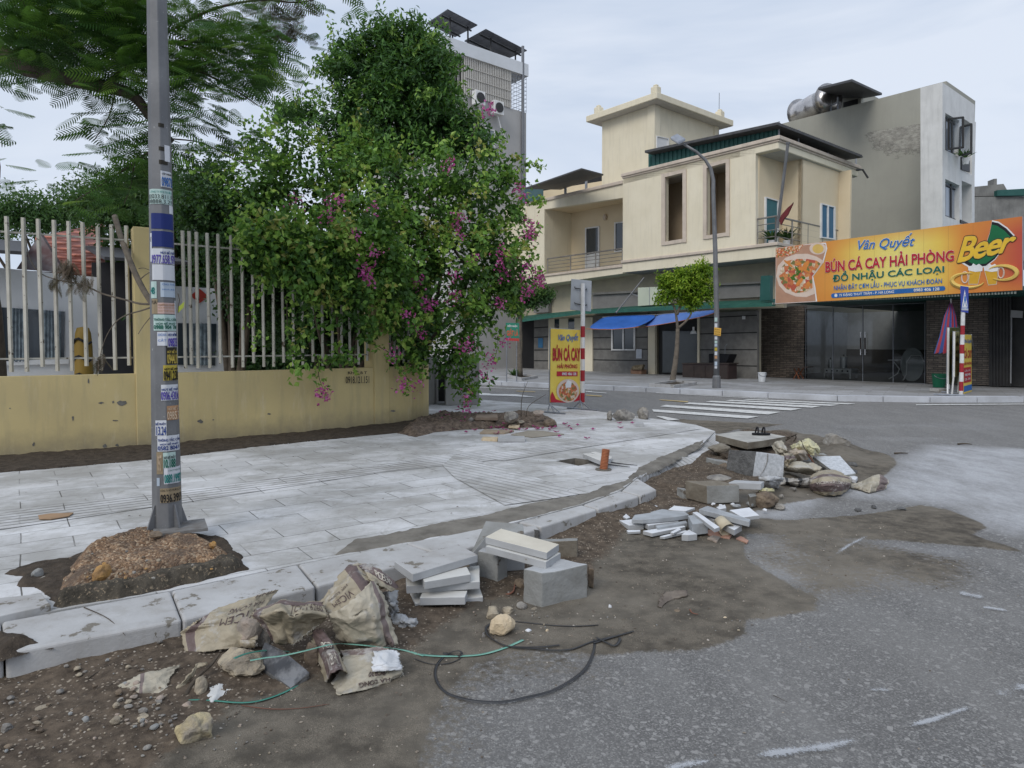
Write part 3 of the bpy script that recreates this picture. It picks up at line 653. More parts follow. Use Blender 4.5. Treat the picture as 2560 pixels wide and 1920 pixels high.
# ---- ground floor of the cream house
gb_ = lambda x: lin((1335, 925), (1890, 950))(x)
def gpan(name, x0, x1, t, b, m, off=0, d=.15, par=ch):
    o = panel(PA_, rect(x0, x1, t, b), d, off).out(name, m, par); return o
tA = lin((1300, 725), (1950, 625))
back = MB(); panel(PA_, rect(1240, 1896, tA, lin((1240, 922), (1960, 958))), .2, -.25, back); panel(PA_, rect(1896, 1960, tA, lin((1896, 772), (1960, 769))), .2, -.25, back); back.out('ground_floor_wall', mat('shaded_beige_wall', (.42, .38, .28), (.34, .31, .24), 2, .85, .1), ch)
def clad(xa, xb, ya, yb, joints):
    o = gpan('stone_cladding', xa, xb, lambda x: ya(x), lambda x: yb(x), M_GREYCLAD, 0)
    for dy in joints: j = MB(); panel(PA_, rect(xa+.5, xb-.5, lambda x: ya(x)+dy*(yb(x)-ya(x)), lambda x: ya(x)+dy*(yb(x)-ya(x))+2.6), .03, .006, j); sub_parent(j.out('joint_line', M_JOINT, None), o, ch)
base = lin((1335, 932), (1890, 955))
clad(1335, 1371, lin((1335, 800), (1371, 797)), base, (.14, .32, .56, .76))
clad(1481, 1619, lin((1481, 790), (1619, 784)), base, (.16, .36, .55, .73))
clad(1749, 1893, lin((1749, 784), (1893, 776)), base, (.06, .30, .54, .77))
for (xa, xb) in ((1371, 1386), (1398, 1420), (1436, 1458), (1462, 1481), (1620, 1637), (1743, 1748)):
    gpan('column', xa, xb, lin((1371, 798), (1750, 780)), lin((1371, 928), (1750, 946)), M_CREAM, .06)
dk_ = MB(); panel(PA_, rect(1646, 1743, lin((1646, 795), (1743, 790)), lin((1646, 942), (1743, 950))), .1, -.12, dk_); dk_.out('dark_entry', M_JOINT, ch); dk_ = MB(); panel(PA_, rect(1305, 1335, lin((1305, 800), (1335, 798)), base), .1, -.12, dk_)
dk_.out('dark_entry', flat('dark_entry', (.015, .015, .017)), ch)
gl = MB(); panel(PA_, rect(*[Z3(1300, 0)[0], Z3(1600, 0)[0]], lambda x: Z3(0, 1200)[1], lambda x: Z3(0, 1560)[1]), .02, -.02, gl); gl.out('glass_door', flat('dull_glass', (.055, .065, .07), .15, spec=.6), ch)
door(PA_, Z3(868, 0)[0], Z3(1050, 0)[0], lambda x: Z3(0, 1160)[1], lambda x: Z3(0, 1358)[1], 'window', M_WGLASS, M_WHITE, ch, 2, .03, wd=3.2)
for (xa, xb, yt, yb) in ((1386, 1398, 1100, 1170), (1419, 1436, 1100, 1180), (1461, 1471, 1120, 1365)):
    gpan('narrow_window', xa, xb, lambda x: Z3(0, yt)[1], lambda x: Z3(0, yb)[1], M_WGLASS, .05)
# grey moulded band above the canopy
for (xa, xb, y0, y1) in ((1481, 1596, 870, 1010), (1790, 1900, 790, 925), (1334, 1371, 925, 1045)):
    o = gpan('grey_band', xa, xb, lambda x: Z3(0, y0+22)[1]-(x-xa)*.05, lambda x: Z3(0, y1)[1]-(x-xa)*.05, mat('grey_band', (.20, .195, .19), (.16, .155, .15), 2, .8), .0, .2)
    gpan('grey_ledge', xa-2, xb+2, lambda x: Z3(0, y0)[1]-(x-xa)*.05, lambda x: Z3(0, y0+18)[1]-(x-xa)*.05, M_GREYCLAD, .12, .3)
# green canopy
cf = [(1290, 806), (1306, 803), (1451, 784), (1700, 772.5), (1938, 763.5)]; cb = [(1290, 794), (1306, 790), (1451, 775), (1700, 757), (1938, 748)]
cm = MB()
for i in range(4):
    a, b = CN.at(cf[i]), CN.at(cf[i+1]); c, d = PA_.at(cb[i+1]), PA_.at(cb[i]); cm.prism([a, b, c, d], (0, 0, -.03))
    cm.prism([a, b, b+UP*.10, a+UP*.10], E2*.03)
cm.out('green_canopy', mat('weathered_green_sheet', (.03, .12, .09), (.02, .09, .07), 3, .6, 0), ch)
gv = MB(); panel(PU, [Z3(2140, 940), Z3(2230, 935), Z3(2230, 720), Z3(2150, 725)], .2, .1, gv); gv.out('green_side_sheet', M_GREENM, ch)

# ---- restaurant: low shop front under the billboard
rt = T('restaurant', 'low dark shop with rough stone cladding and a glass front under the billboard', 'restaurant', G((2300, 962), 0))
m_, t_, b_ = new_mat('rough_stone_cladding'); v_ = coords(t_, rot=(0, 0, RAD(50)))
sx_ = t_.nodes.new('ShaderNodeSeparateXYZ'); t_.links.new(v_, sx_.inputs[0]); cx_ = t_.nodes.new('ShaderNodeCombineXYZ'); t_.links.new(sx_.outputs['X'], cx_.inputs[0]); t_.links.new(sx_.outputs['Z'], cx_.inputs[1])
br = N(t_, 'ShaderNodeTexBrick', Scale=1); br.inputs['Brick Width'].default_value = .28; br.inputs['Row Height'].default_value = .07; br.inputs['Mortar Size'].default_value = .008; br.inputs['Bias'].default_value = .1
br.inputs['Color1'].default_value = (.085, .068, .055, 1); br.inputs['Color2'].default_value = (.19, .155, .125, 1); br.inputs['Mortar'].default_value = (.012, .01, .01, 1)
t_.links.new(cx_.outputs[0], br.inputs['Vector'])
t_.links.new(mixc(t_, ramp(t_, nz(t_, v_, 6, 5, .7), [(.4, 0), (.7, .8)]), br.outputs['Color'], (.045, .038, .033)), b_.inputs['Base Color'])
bump(t_, b_, mth(t_, 'ADD', mth(t_, 'SUBTRACT', 1.0, br.outputs['Fac']), nz(t_, v_, 14, 5, .7)), .8, .03)
M_ROUGH = m_
topR = lin((1900, 772), (2560, 720)); baseR = lin((1890, 944), (2560, 966))
for (xa, xb) in ((1893, 2010), (2316, 2472)):
    panel(PR, rect(xa, xb, topR, baseR), .25).out('stone_wall', M_ROUGH, rt)
dm = MB()
for k in range(14):
    xa = 2472+k*4.0; panel(PR, rect(xa, xb := xa+4.0, topR, lin((2472, 965), (2530, 966))), .05, .1+(.03 if k % 2 else 0), dm)
panel(PR, rect(2524, 2760, topR, lin((2524, 966), (2760, 972))), .1, -.15, dm); dm.out('metal_shutter', M_DARKM, rt)
wf = MB(); panel(PR, [Z4(2092, 1515), Z4(2100, 1515), Z4(2106, 882), Z4(2098, 882)], .06, .15, wf); panel(PR, [Z4(2094, 945), Z4(2196, 950), Z4(2200, 890), Z4(2098, 882)], .05, .14, wf)
wf.out('side_door_frame', flat('grey_frame', (.33, .33, .34)), rt)
# glass doors
gtop, gbot = lin(Z4(315, 870), Z4(1360, 820)), lin(Z4(315, 1490), Z4(1360, 1515))
xg = [Z4(x, 0)[0] for x in (322, 560, 818, 1080, 1355)]
for i in range(4):
    f = frame_of(PR, xg[i]+.6, xg[i+1]-.6, gtop, gbot, .7, .04, 0).out('glass_door' if i in (1, 2) else 'glass_panel', M_STEEL, rt)
    g = MB(); g.face([PR.at(p, -.02) for p in rect(xg[i]+.6, xg[i+1]-.6, gtop, gbot)]); g = g.out('pane', M_GLASS, None); sub_parent(g, f, rt)
for x in (800, 838):
    hm = MB(); a, b = PR.at(Z4(x, 1070), .08), PR.at(Z4(x, 1270), .08); hm.tube([a, b], .02, 8)
    for k in (.12, .88): q = a.lerp(b, k); hm.tube([q, q+E2*.1], .012, 6)
    hm.out('door_handle', mat('steel_handle', (.6, .6, .6), None, 3, .3, 0, metal=.8), rt)
    hb = MB(); hb.tube([a.lerp(b, .25), a.lerp(b, .75)], .024, 8); hb.out('handle_grip', M_WOODISH, rt)
rr0, rr1 = PR.at((1893, 800)), PR.at((2760, 800))
def pl2(p): return Vector((p.x, p.y, 0))
a, b = pl2(rr0), pl2(rr1); L_ = (b-a).length; zr = CN.at((2300, 740)).z+.02
rfm = MB(); c, d = pl2(CN.at((1932, 760))), pl2(CN.at((2545, 727)))
dd = (d-c).normalized(); rfm.prism([c+UP*zr, d+dd*3+UP*zr, d+dd*3+E2*12+UP*zr, c+E2*12+UP*zr], (0, 0, .12)); rfm.out('flat_roof', M_GREENM, rt)
ex = MB(); n = 95
for k in range(n):
    p, q = c.lerp(d, k/n), c.lerp(d, (k+.6)/n); ex.prism([p+UP*(zr-.08), q+UP*(zr-.08), q+UP*(zr-.01), p+UP*(zr-.01)], -E2*.05)
ex.out('corrugated_edge', mat('pale_sheet_edge', (.25, .27, .25), (.12, .15, .13), 8), rt)
inn = MB(); inn.prism([a+E2*8+UP*.1, b+E2*8+UP*.1, b+E2*8+UP*zr, a+E2*8+UP*zr], E2*.1); inn.prism([a+E2*.3+UP*.1, a+E2*8+UP*.1, a+E2*8+UP*zr, a+E2*.3+UP*zr], dd*.1); inn.prism([b+E2*.3+UP*.1, b+E2*8+UP*.1, b+E2*8+UP*zr, b+E2*.3+UP*zr], -dd*.1)
inn.out('inner_wall', flat('inner_grey_wall', (.42, .43, .44)), rt)
ifl = MB(); ifl.face([a+E2*.27+UP*(ZF+.01), b+E2*.27+UP*(ZF+.01), b+E2*8+UP*(ZF+.01), a+E2*8+UP*(ZF+.01)]); ifl.out('inner_floor', flat('inner_floor', (.10, .10, .10), .4), rt)
idd = MB(); idd.prism([a+E2*7.97+UP*.1, b+E2*7.97+UP*.1, b+E2*7.97+UP*1.2, a+E2*7.97+UP*1.2], -E2*.05); idd.out('dado', flat('inner_dado', (.10, .095, .09)), rt)

# ---- grey concrete townhouse
gp = V((2357, 500), 30.0); gp0 = Vector((gp.x, gp.y, 0)); PGU = Pl(gp0, -E2); PGW = Pl(gp0, -E1)
gh = T('concrete_townhouse', 'tall narrow grey concrete townhouse with white front and black windows', 'house', gp0)
zg = PGU.at((2357, 203)).z; wv = (PGW.at((2437, 300))-gp0).dot(E2)
M_CONC = mat('grey_render', (.34, .335, .29), (.29, .285, .25), .35, .95, .2, 12, .01, streak=((.25, .245, .215), .25))
m_, t_, b_ = M_CONC, M_CONC.node_tree, M_CONC.node_tree.nodes['Principled BSDF']
gw = MB(); blk(0, 17, .1, wv, 0, zg, gw, gp0); gw.out('concrete_wall', M_CONC, gh)
stn = MB(); 
band_px = [(2060, 345), (2130, 336), (2200, 322), (2290, 310), (2355, 302)]
m_, t_, b_ = new_mat('patched_render'); v_ = coords(t_, (1, 1, 1.6))
t_.links.new(mixc(t_, ramp(t_, nz(t_, v_, 3.4, 8, .8), [(.42, 0), (.62, 1)]), (.36, .35, .31), (.21, .20, .18)), b_.inputs['Base Color']); b_.inputs['Roughness'].default_value = .95
bump(t_, b_, nz(t_, v_, 5, 8, .75), .9, .05)
a_ = t_.nodes.new('ShaderNodeAttribute'); a_.attribute_name = 'fade'
t_.links.new(ramp(t_, mth(t_, 'ADD', a_.outputs['Fac'], mth(t_, 'MULTIPLY', mth(t_, 'SUBTRACT', nz(t_, v_, 2.2, 8, .75), .5), 1.5)), [(.42, 0), (.62, 1)]), b_.inputs['Alpha'])
NXs, NYs = 40, 24; Vv, Aa = [], []
for j in range(NYs):
    for i in range(NXs):
        x_ = 2130+(2356-2130)*i/(NXs-1); y_ = lin((2130, 335), (2356, 298))(x_)+j/(NYs-1)*lin((2130, 70), (2356, 115))(x_)
        Vv.append(tuple(PGU.at((x_, y_), -.1+.006))); Aa.append(min(1, 3*i/(NXs-1))*(1-j/(NYs-1))**.6*(1 if j else 0))
np_mesh('patched_render', Vv, grid_faces(NXs, NYs), m_, gh, attrs=dict(fade=Aa))
M_WHR = mat('white_render', (.66, .66, .65), (.58, .58, .57), 2, .8, .1, streak=((.35, .35, .34), .35))
fw = MB(); tW, bW = lin(Z2(1508, 158), Z2(1785, 352)), lin(Z2(1500, 1560), Z2(1785, 1570))
hA = (Z2(1535, 0)[0], Z2(1655, 0)[0], lin(Z2(1535, 425), Z2(1655, 490)), lin(Z2(1535, 745), Z2(1655, 805)))
hB = (Z2(1674, 0)[0], Z2(1762, 0)[0], lin(Z2(1674, 460), Z2(1762, 518)), lin(Z2(1674, 915), Z2(1762, 960)))
hC = (Z2(1527, 0)[0], Z2(1645, 0)[0], lin(Z2(1527, 990), Z2(1645, 1045)), lin(Z2(1527, 1312), Z2(1645, 1355)))
hD = (Z2(1668, 0)[0], Z2(1762, 0)[0], lin(Z2(1668, 1005), Z2(1762, 1045)), lin(Z2(1668, 1385), Z2(1762, 1400)))
def holed2(mb, pl, x0, x1, t, b, cols, d, off):
    x = x0
    for (a, c, hs) in cols:
        panel(pl, rect(x, a, t, b), d, off, mb); cur = t
        for (ht, hb) in hs: panel(pl, rect(a, c, cur, ht), d, off, mb); cur = hb
        panel(pl, rect(a, c, cur, b), d, off, mb); x = c
    panel(pl, rect(x, x1, t, b), d, off, mb)
holed2(fw, PGW, Z2(1508, 0)[0], Z2(1785, 0)[0], tW, bW, [(hA[0]-1, hA[1], [(hA[2], hA[3]), (hC[2], hC[3])]), (hB[0], hB[1], [(hB[2], hB[3]), (hD[2], hD[3])])], .8, .85)
fw.out('white_front', M_WHR, gh)
bk = MB(); blk(-.05, -.02, .1, wv, 0, zg-1, bk, gp0); bk.out('recess_wall', M_WHR, gh)
for h_ in (hA, hC):
    pf = PGW.sh(.7); f = frame_of(pf, h_[0]+2, h_[1]-2, lambda x: h_[2](x)+2, lambda x: h_[3](x)-2, 2, .06, 0)
    xm = (h_[0]+h_[1])/2
    panel(pf, rect(xm-1.5, xm+1.5, h_[2], h_[3]), .06, 0, f); panel(pf, rect(h_[0], h_[1], lambda x: h_[2](x)+13, lambda x: h_[2](x)+16), .06, 0, f)
    f = f.out('window', M_DARKM, gh); g = MB(); panel(pf, rect(h_[0], h_[1], h_[2], h_[3]), .02, -.04, g); g = g.out('pane', flat('bluish_pane', (.25, .28, .33), .1, spec=.8), None); sub_parent(g, f, gh)
# open casements
for (pts) in ([(1560, 475), (1685, 462), (1685, 720), (1560, 735)], [(1655, 790), (1755, 770), (1757, 520), (1665, 545)]):
    qs = [PGW.at(Z2(*p), o_) for p, o_ in zip(pts, (.9, 1.7, 1.7, .9))]; cs = MB()
    for i in range(4): cs.tube([qs[i], qs[(i+1) % 4]], .045, 5)
    f = cs.out('open_casement', M_DARKM, gh)
    g = MB().face(qs).out('pane', glass_mat('casement_glass', (.7, .75, .8), .1), None); sub_parent(g, f, gh)
for (x0, x1, y0, y1) in ((1674, 1745, 800, 935), (1668, 1745, 1345, 1395)):
    pn = MB(); panel(PGW, rect(Z2(x0, 0)[0], Z2(x1, 0)[0], lin(Z2(x0, y0), Z2(x1, y0+35)), lin(Z2(x0, y1-25), Z2(x1, y1))), .06, .9, pn); pn.out('balcony_panel', M_DARKM, gh)
# roof hut
PGU2 = PGU.sh(-2.2)
hu = MB(); ua = (PGU2.at(Z2(585, 300))-gp0).dot(E1); ub = (PGU2.at(Z2(805, 250))-gp0).dot(E1); zh = PGU2.at(Z2(805, 215)).z
blk(ub, ua, 2.2, 5.0, zg-.2, zh, hu, gp0); hu.out('roof_hut', M_CONC, gh)
hd = MB(); panel(PGU2, [Z2(650, 375), Z2(775, 350), Z2(775, 300), Z2(650, 332)], .05, .03, hd); hd.out('hut_opening', M_JOINT, gh)
q = [V(Z2(432, 222), 33.2), V(Z2(725, 150), 29.5), V(Z2(985, 268), 33), V(Z2(700, 280), 37)]
hr = MB(); hr.prism([q[0], q[1], q[2], q[2]+(q[0]-q[1])], (0, 0, .1)); hr.out('hut_roof', M_CORR, gh)
hp_ = MB(); qa = PGU2.at(Z2(436, 225)); hp_.tube([Vector((qa.x, qa.y, zg-.1)), qa], .05, 6); qa = PGU2.at(Z2(580, 290)); hp_.tube([Vector((qa.x, qa.y, zg-.1)), qa], .05, 6); hp_.out('hut_post', M_STEEL, gh)
# water tank on its frame
ta, tb = V(Z2(290, 395), 36.5), V(Z2(512, 345), 34.5); tb.z = ta.z = (ta.z+tb.z)/2
tk = T('water_tank', 'shiny steel water tank lying on a frame on the concrete roof', 'water tank', (ta.x, ta.y, zg))
d = (tb-ta).normalized(); rT = .62
m = MB(); m.tube([ta-d*.25, ta-d*.1, ta, ta+d*.9, ta+d*.93, tb-d*.93, tb-d*.9, tb, tb+d*.1, tb+d*.25], [.3, .8, rT, rT, rT*1.02, rT*1.02, rT, rT, .8, .3], 28); m.out('tank_body', mat('stainless', (.55, .52, .50), (.40, .38, .37), 2, .25, 0, metal=.95), tk, smooth=True)
m = MB()
for k in range(5):
    p = ta.lerp(tb, k/4)+Vector((.2, -.7, 0)); m.tube([Vector((p.x, p.y, zg-.1)), p-UP*.1], .04, 6)
m.tube([ta+Vector((.2, -.7, -.35)), tb+Vector((.2, -.7, -.35))], .04, 6); m.out('tank_frame', M_STEEL, tk)

# ---- buildings further right
br_ = T('concrete_outbuilding', 'weathered concrete building with green roof sheets at the right edge', 'building', V((2500, 500), 40)*1)
br_.location.z = 0
M_WCON = mat('weathered_concrete', (.23, .23, .22), (.15, .15, .145), 1.2, .95, .3, 10, .02, streak=((.08, .08, .08), .6))
Pq = Pl(V((2500, 500), 40), (-.1, -1, 0)); x0_ = Z2(1780, 0)[0]
panel(Pq, [Z2(1500, 1700), Z2(2700, 1700), Z2(2700, 1130), Z2(2212, 1145), Z2(1500, 1150)], 6).out('wall', M_WCON, br_)
panel(Pq, [Z2(1500, 1142), Z2(2090, 1142), Z2(2090, 1130), Z2(2035, 1035), Z2(1500, 1090)], 5, -.5).out('upper_wall', M_WCON, br_)
panel(Pq, [Z2(1980, 1138), Z2(2700, 1130), Z2(2700, 1050), Z2(1980, 1090)], .3, .2).out('green_roof_sheet', M_GREENM, br_)
panel(Pq, [Z2(1950, 1060), Z2(1978, 1056), Z2(1978, 990), Z2(1950, 992)], .6, -.6).out('chimney', M_WCON, br_)

# ---- tall grey house behind the bougainvillea
wt = V((1316, 400), 38.0); wt0 = Vector((wt.x, wt.y, 0)); PTW = Pl(wt0, -E1)
th = T('tall_townhouse', 'tall grey townhouse with louvred top floor and white parapet', 'house', wt0)
v_n = (PTW.at(Z5(560, 500))-wt0).dot(E2); v_l = (PTW.at(Z5(640, 500))-wt0).dot(E2); v_c = (PTW.at(Z5(1005, 700))-wt0).dot(E2)
zw = PTW.at(Z5(1135, 900)).z; zp0, zp1 = PTW.at(Z5(1135, 615)).z, PTW.at(Z5(1135, 520)).z
M_GW = mat('smooth_grey_wall', (.40, .395, .39), (.36, .355, .35), .8, .85, .1, 20, .003, streak=((.27, .265, .26), .3))
m = MB(); blk(0, 9, v_n, -.02, 0, zw, m, wt0); m.out('grey_wall', M_GW, th)
m = MB(); blk(-.15, 9, v_n-1.2, .02, zp0, zp1, m, wt0); m.out('white_parapet', mat('parapet_white', (.62, .64, .67), (.56, .58, .6), 1, .8), th)
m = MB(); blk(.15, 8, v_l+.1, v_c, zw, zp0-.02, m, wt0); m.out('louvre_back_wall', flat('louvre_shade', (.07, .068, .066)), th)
m = MB(); n = 26
for k in range(n+1):
    v_ = v_l+(v_c-v_l)*k/n; blk(-.06, -.02, v_-.035, v_+.035, zw, zp0, m, wt0)
for k in range(14): blk(.1+k*.35, .19+k*.35, v_l-.06, v_l+.03, zw, zp0, m, wt0)
for zf_ in (.2, .45, .72): blk(-.09, -.065, v_l, v_c, zw+(zp0-zw)*zf_, zw+(zp0-zw)*zf_+.03, m, wt0)
m.out('louvre_screen', mat('pale_louvre', (.52, .50, .46), (.46, .44, .41), 2), th)
m = MB()
for k in range(7): v_ = v_c*(k/6.5); m.tube([wt0+E2*v_+UP*zw, wt0+E2*v_+UP*zp0], .012, 4)
for k in range(9): z_ = zw+(zp0-zw)*(k+.5)/9; m.tube([wt0+E2*v_c+UP*z_, wt0+UP*z_, wt0+E1*2.5+UP*z_], .012, 4)
m.out('wire_cage', M_STEEL, th)
q = PTW.at(Z5(1107, 700), .1); m = MB(); m.tube([Vector((q.x, q.y, 2)), Vector((q.x, q.y, zp1+.9))], .08, 8); m.out('drainpipe', flat('pipe_grey', (.17, .18, .20)), th)
m = MB(); blk(0, .5, v_c-.3, v_c, zw, zp0, m, wt0); m.out('pier', M_GW, th)
door(PTW, Z5(755, 0)[0], Z5(878, 0)[0], lin(Z5(755, 1015), Z5(878, 1045)), lin(Z5(755, 1190), Z5(878, 1210)), 'window', flat('pale_pane', (.2, .25, .25), .1, spec=.8), M_WHITE, th, 2, .05)
for i, (x0, y0, x1, y1) in enumerate(((862, 830, 945, 900), (712, 750, 797, 822))):
    a = PTW.at(Z5((x0+x1)/2, (y0+y1)/2), .35)
    ac = T('air_conditioner', ('air conditioner outdoor unit right of the pink flowers on the grey wall', 'air conditioner outdoor unit half hidden by leaves on the grey wall')[i], 'air conditioner', a, 'outdoor units on the tall grey house')
    hw = (PTW.at(Z5(x1, y1), .35)-PTW.at(Z5(x0, y1), .35)).length/2*.9; m = MB()
    Mx = Matrix.Translation(a) @ Matrix.Rotation(math.atan2(E2.y, E2.x), 4, 'Z'); m.box(None, (hw*2, .35, .7), m=Mx); m.out('casing', M_WHITE, ac, bevel=.02)
    m = MB(); c_ = a-E1*.19; ring = [c_+E2*(.26*math.cos(k*.3927))+UP*.26*math.sin(k*.3927) for k in range(16)]; m.prism(ring, -E1*.02); m.out('fan_grille', M_DARKM, ac)
    m = MB(); m.tube([a-UP*.3, a-UP*1.0+E2*.25, a-UP*1.7+E2*.7], .03, 6); m.out('hose', M_WHITE, ac)
for i, (q, Zs) in enumerate((([(340, 190), (505, 80), (745, 205), (580, 303)], (38.5, 34.8, 37, 40.7)), ([(640, 330), (810, 237), (1140, 408), (1020, 472)], (39.4, 36.3, 39.5, 42)))):
    P = [V(Z5(*p), z) for p, z in zip(q, Zs)]; P[3] = P[0]+(P[2]-P[1])
    sp_ = T('solar_array', ('left solar panel array on the tall house roof, nearer the tree top', 'right solar panel array on the tall house roof, above the drainpipe')[i], 'solar panels', P[0], 'solar arrays on the tall house roof')
    m = MB(); nrm = (P[1]-P[0]).cross(P[2]-P[1]).normalized(); nrm = nrm if nrm.z > 0 else -nrm; nn = 5
    for k in range(nn):
        a0_, a1_ = P[0].lerp(P[3], (k+.02)/nn), P[0].lerp(P[3], (k+.98)/nn); b0_, b1_ = P[1].lerp(P[2], (k+.02)/nn), P[1].lerp(P[2], (k+.98)/nn); m.prism([a0_, a1_, b1_, b0_], nrm*.05)
    m.out('panels', mat('panel_back', (.035, .037, .045), (.05, .05, .06), 3, .5, 0), sp_)
    m = MB()
    for k in (.25, .75): m.tube([P[0].lerp(P[1], k)-nrm*.1, P[3].lerp(P[2], k)-nrm*.1], .05, 5)
    for k in (.2, .8):
        for j in (.15, .85): p = P[0].lerp(P[3], k).lerp(P[1].lerp(P[2], k), j)-nrm*.1; m.tube([p, Vector((p.x, p.y, zp0+.2))], .05, 5)
    m.out('support_frame', M_DARKM, sp_)
# ================================================================ LETTERING
_tc = {}
def text_mesh(s, off, shear, sp=1.0):
    k = (s, off, shear, sp)
    if k not in _tc:
        cu = bpy.data.curves.new('t', 'FONT'); cu.body = s; cu.offset = off; cu.shear = shear; cu.resolution_u = 3; cu.space_character = sp
        ob = bpy.data.objects.new('t', cu); COL.objects.link(ob); bpy.context.view_layer.update()
        me = bpy.data.meshes.new_from_object(ob.evaluated_get(bpy.context.evaluated_depsgraph_get()))
        v = np.zeros(len(me.vertices)*3, np.float32); me.vertices.foreach_get('co', v); v = v.reshape(-1, 3)
        _tc[k] = (v, [tuple(p.vertices) for p in me.polygons]); bpy.data.objects.remove(ob); bpy.data.meshes.remove(me); bpy.data.curves.remove(cu)
    return _tc[k]
def txt(s, fn, m, name='lettering', parent=None, bold=.0, shear=0, extra=0, sub=None, sp=1.0):
    v, f = text_mesh(s, 0, shear, sp); lo, hi = v.min(0), v.max(0); W_, H_ = hi[0]-lo[0], hi[1]-lo[1]
    nrm = (fn(1, 0)-fn(0, 0)).cross(fn(0, 1)-fn(0, 0)).normalized() if fn(1, 0) is not None else UP
    P, Fs = [], []; b = (bold+extra)*.8; k = 8 if b > .001 else 1
    for i in range(k):                 # heavier letters: slightly shifted copies, each a hair in front of the last
        dx, dy = (b*math.cos(i*math.pi/4), b*math.sin(i*math.pi/4)) if k > 1 else (0, 0); n0 = len(P)
        P += [fn((a[0]-lo[0]+dx)/W_, (a[1]-lo[1]+dy)/H_)+nrm*(i*.0003) for a in v]; Fs += [tuple(q+n0 for q in t_) for t_ in f]
    me = bpy.data.meshes.new(name); me.from_pydata(P, [], Fs)
    return mesh_obj(name, me, m, parent)
def quad(bl, br, tr_, tl):
    return lambda u, v: (bl*(1-u)+br*u)*(1-v)+(tl*(1-u)+tr_*u)*v
def pq(pl, z, off, x0, x1, l, r):      # l=(top,bottom) at x0, r=(top,bottom) at x1
    return quad(pl.at(z(x0, l[1]), off), pl.at(z(x1, r[1]), off), pl.at(z(x1, r[0]), off), pl.at(z(x0, l[0]), off))
def ink(name, c, rough=.6): return flat(name, c, rough, spec=.25)
I_BLUE, I_RED, I_GREEN, I_WHITE, I_BLACK = ink('blue_ink', (.03, .14, .42)), ink('red_ink', (.42, .02, .035)), ink('green_ink', (.01, .12, .08)), ink('white_ink', (.7, .7, .7)), ink('black_ink', (.012, .012, .015))
I_NAVY, I_TEAL, I_VIO, I_YEL = ink('navy_ink', (.02, .05, .22)), ink('teal_ink', (.02, .22, .20)), ink('violet_ink', (.09, .06, .35)), ink('yellow_ink', (.70, .45, .04))
def food_mat(name, sc):
    m, t, b = new_mat(name); v = coords(t); vo = N(t, 'ShaderNodeTexVoronoi', Scale=sc); t.links.new(v, vo.inputs['Vector'])
    s_ = t.nodes.new('ShaderNodeSeparateColor'); t.links.new(vo.outputs['Color'], s_.inputs[0])
    r = t.nodes.new('ShaderNodeValToRGB'); r.color_ramp.interpolation = 'CONSTANT'; e = r.color_ramp.elements
    pal = [(0, (.55, .16, .05)), (.28, (.62, .25, .07)), (.45, (.10, .17, .04)), (.58, (.60, .50, .33)), (.72, (.45, .07, .04)), (.86, (.70, .62, .50))]
    while len(e) < len(pal): e.new(.5)
    for i, (p, c) in enumerate(pal): e[i].position = p; e[i].color = (*c, 1)
    t.links.new(s_.outputs[0], r.inputs[0]); t.links.new(mixc(t, ramp(t, nz(t, v, sc*3, 3), [(.35, 0), (.6, .5)]), r.outputs[0], (.25, .08, .03)), b.inputs['Base Color']); b.inputs['Roughness'].default_value = .6
    return m
M_FOOD = food_mat('dish_print', 9); M_FOOD2 = food_mat('dish_print_small', 22)
I_CREAM = ink('bowl_print', (.62, .50, .42)); I_PINK = ink('bowl_side_print', (.45, .30, .24))

# ================================================================ YELLOW WALL AND FENCE
wpx = [(0, 1140), (381, 1113), (841, 1074), (960, 1062), (1030, 1053), (1057, 1046)]
WB = [G(p, ZP) for p in wpx]; WB[-1] = WB[-2]+(WB[-1]-WB[-2])
WB = [WB[0]+(WB[0]-WB[1]).normalized()*4]+WB
WB.append(WB[-1]+Vector((.05, .5, 0)))
WB = [Vector((p.x, p.y, 0)) for p in WB]
def offp(P, o):                        # offset polyline away from the street
    out_ = []
    for i, p in enumerate(P):
        d = (P[min(i+1, len(P)-1)]-P[max(i-1, 0)]).normalized(); out_.append(p+Vector((-d.y, d.x, 0))*o)
    return out_
def on_wall(sx, o):                    # plan point of the fence line seen in column sx
    P = offp(WB, o); k = (sx-1280)/FPX/1.0007
    for a, b in zip(P, P[1:]):
        d = b-a; den = d.x-k*d.y
        if abs(den) < 1e-9: continue
        t = (k*a.y-a.x)/den
        if -.001 <= t <= 1.001: return a+d*t
    return P[-1]
WTOP = 1.115
M_YWALL = mat('yellow_wall_paint', (.56, .455, .225), (.48, .39, .20), .9, .88, .12, 30, .004, streak=((.27, .24, .16), .45), spot=((.16, .15, .13), .72, 4.2))
t_ = M_YWALL.node_tree; b_ = t_.nodes['Principled BSDF']; c_ = b_.inputs['Base Color'].links[0].from_socket; v_ = coords(t_); s_ = t_.nodes.new('ShaderNodeSeparateXYZ'); t_.links.new(v_, s_.inputs[0])
f_ = mth(t_, 'MULTIPLY', ramp(t_, mth(t_, 'ADD', s_.outputs['Z'], mth(t_, 'MULTIPLY', nz(t_, v_, 5, 7, .7), .35)), [(.28, 1), (.62, 0)]), .75)
f2 = mth(t_, 'MULTIPLY', ramp(t_, nz(t_, coords(t_, (3, 3, .5)), 2.5, 7, .75), [(.55, 0), (.7, 1)]), .35)
t_.links.new(mixc(t_, f2, mixc(t_, f_, c_, (.20, .175, .125)), (.62, .55, .40)), b_.inputs['Base Color'])
yw = T('yellow_wall', 'low yellow plastered street wall with pillars carrying a white bar fence', 'wall', WB[1])
m = MB(); Pb = offp(WB, .22)
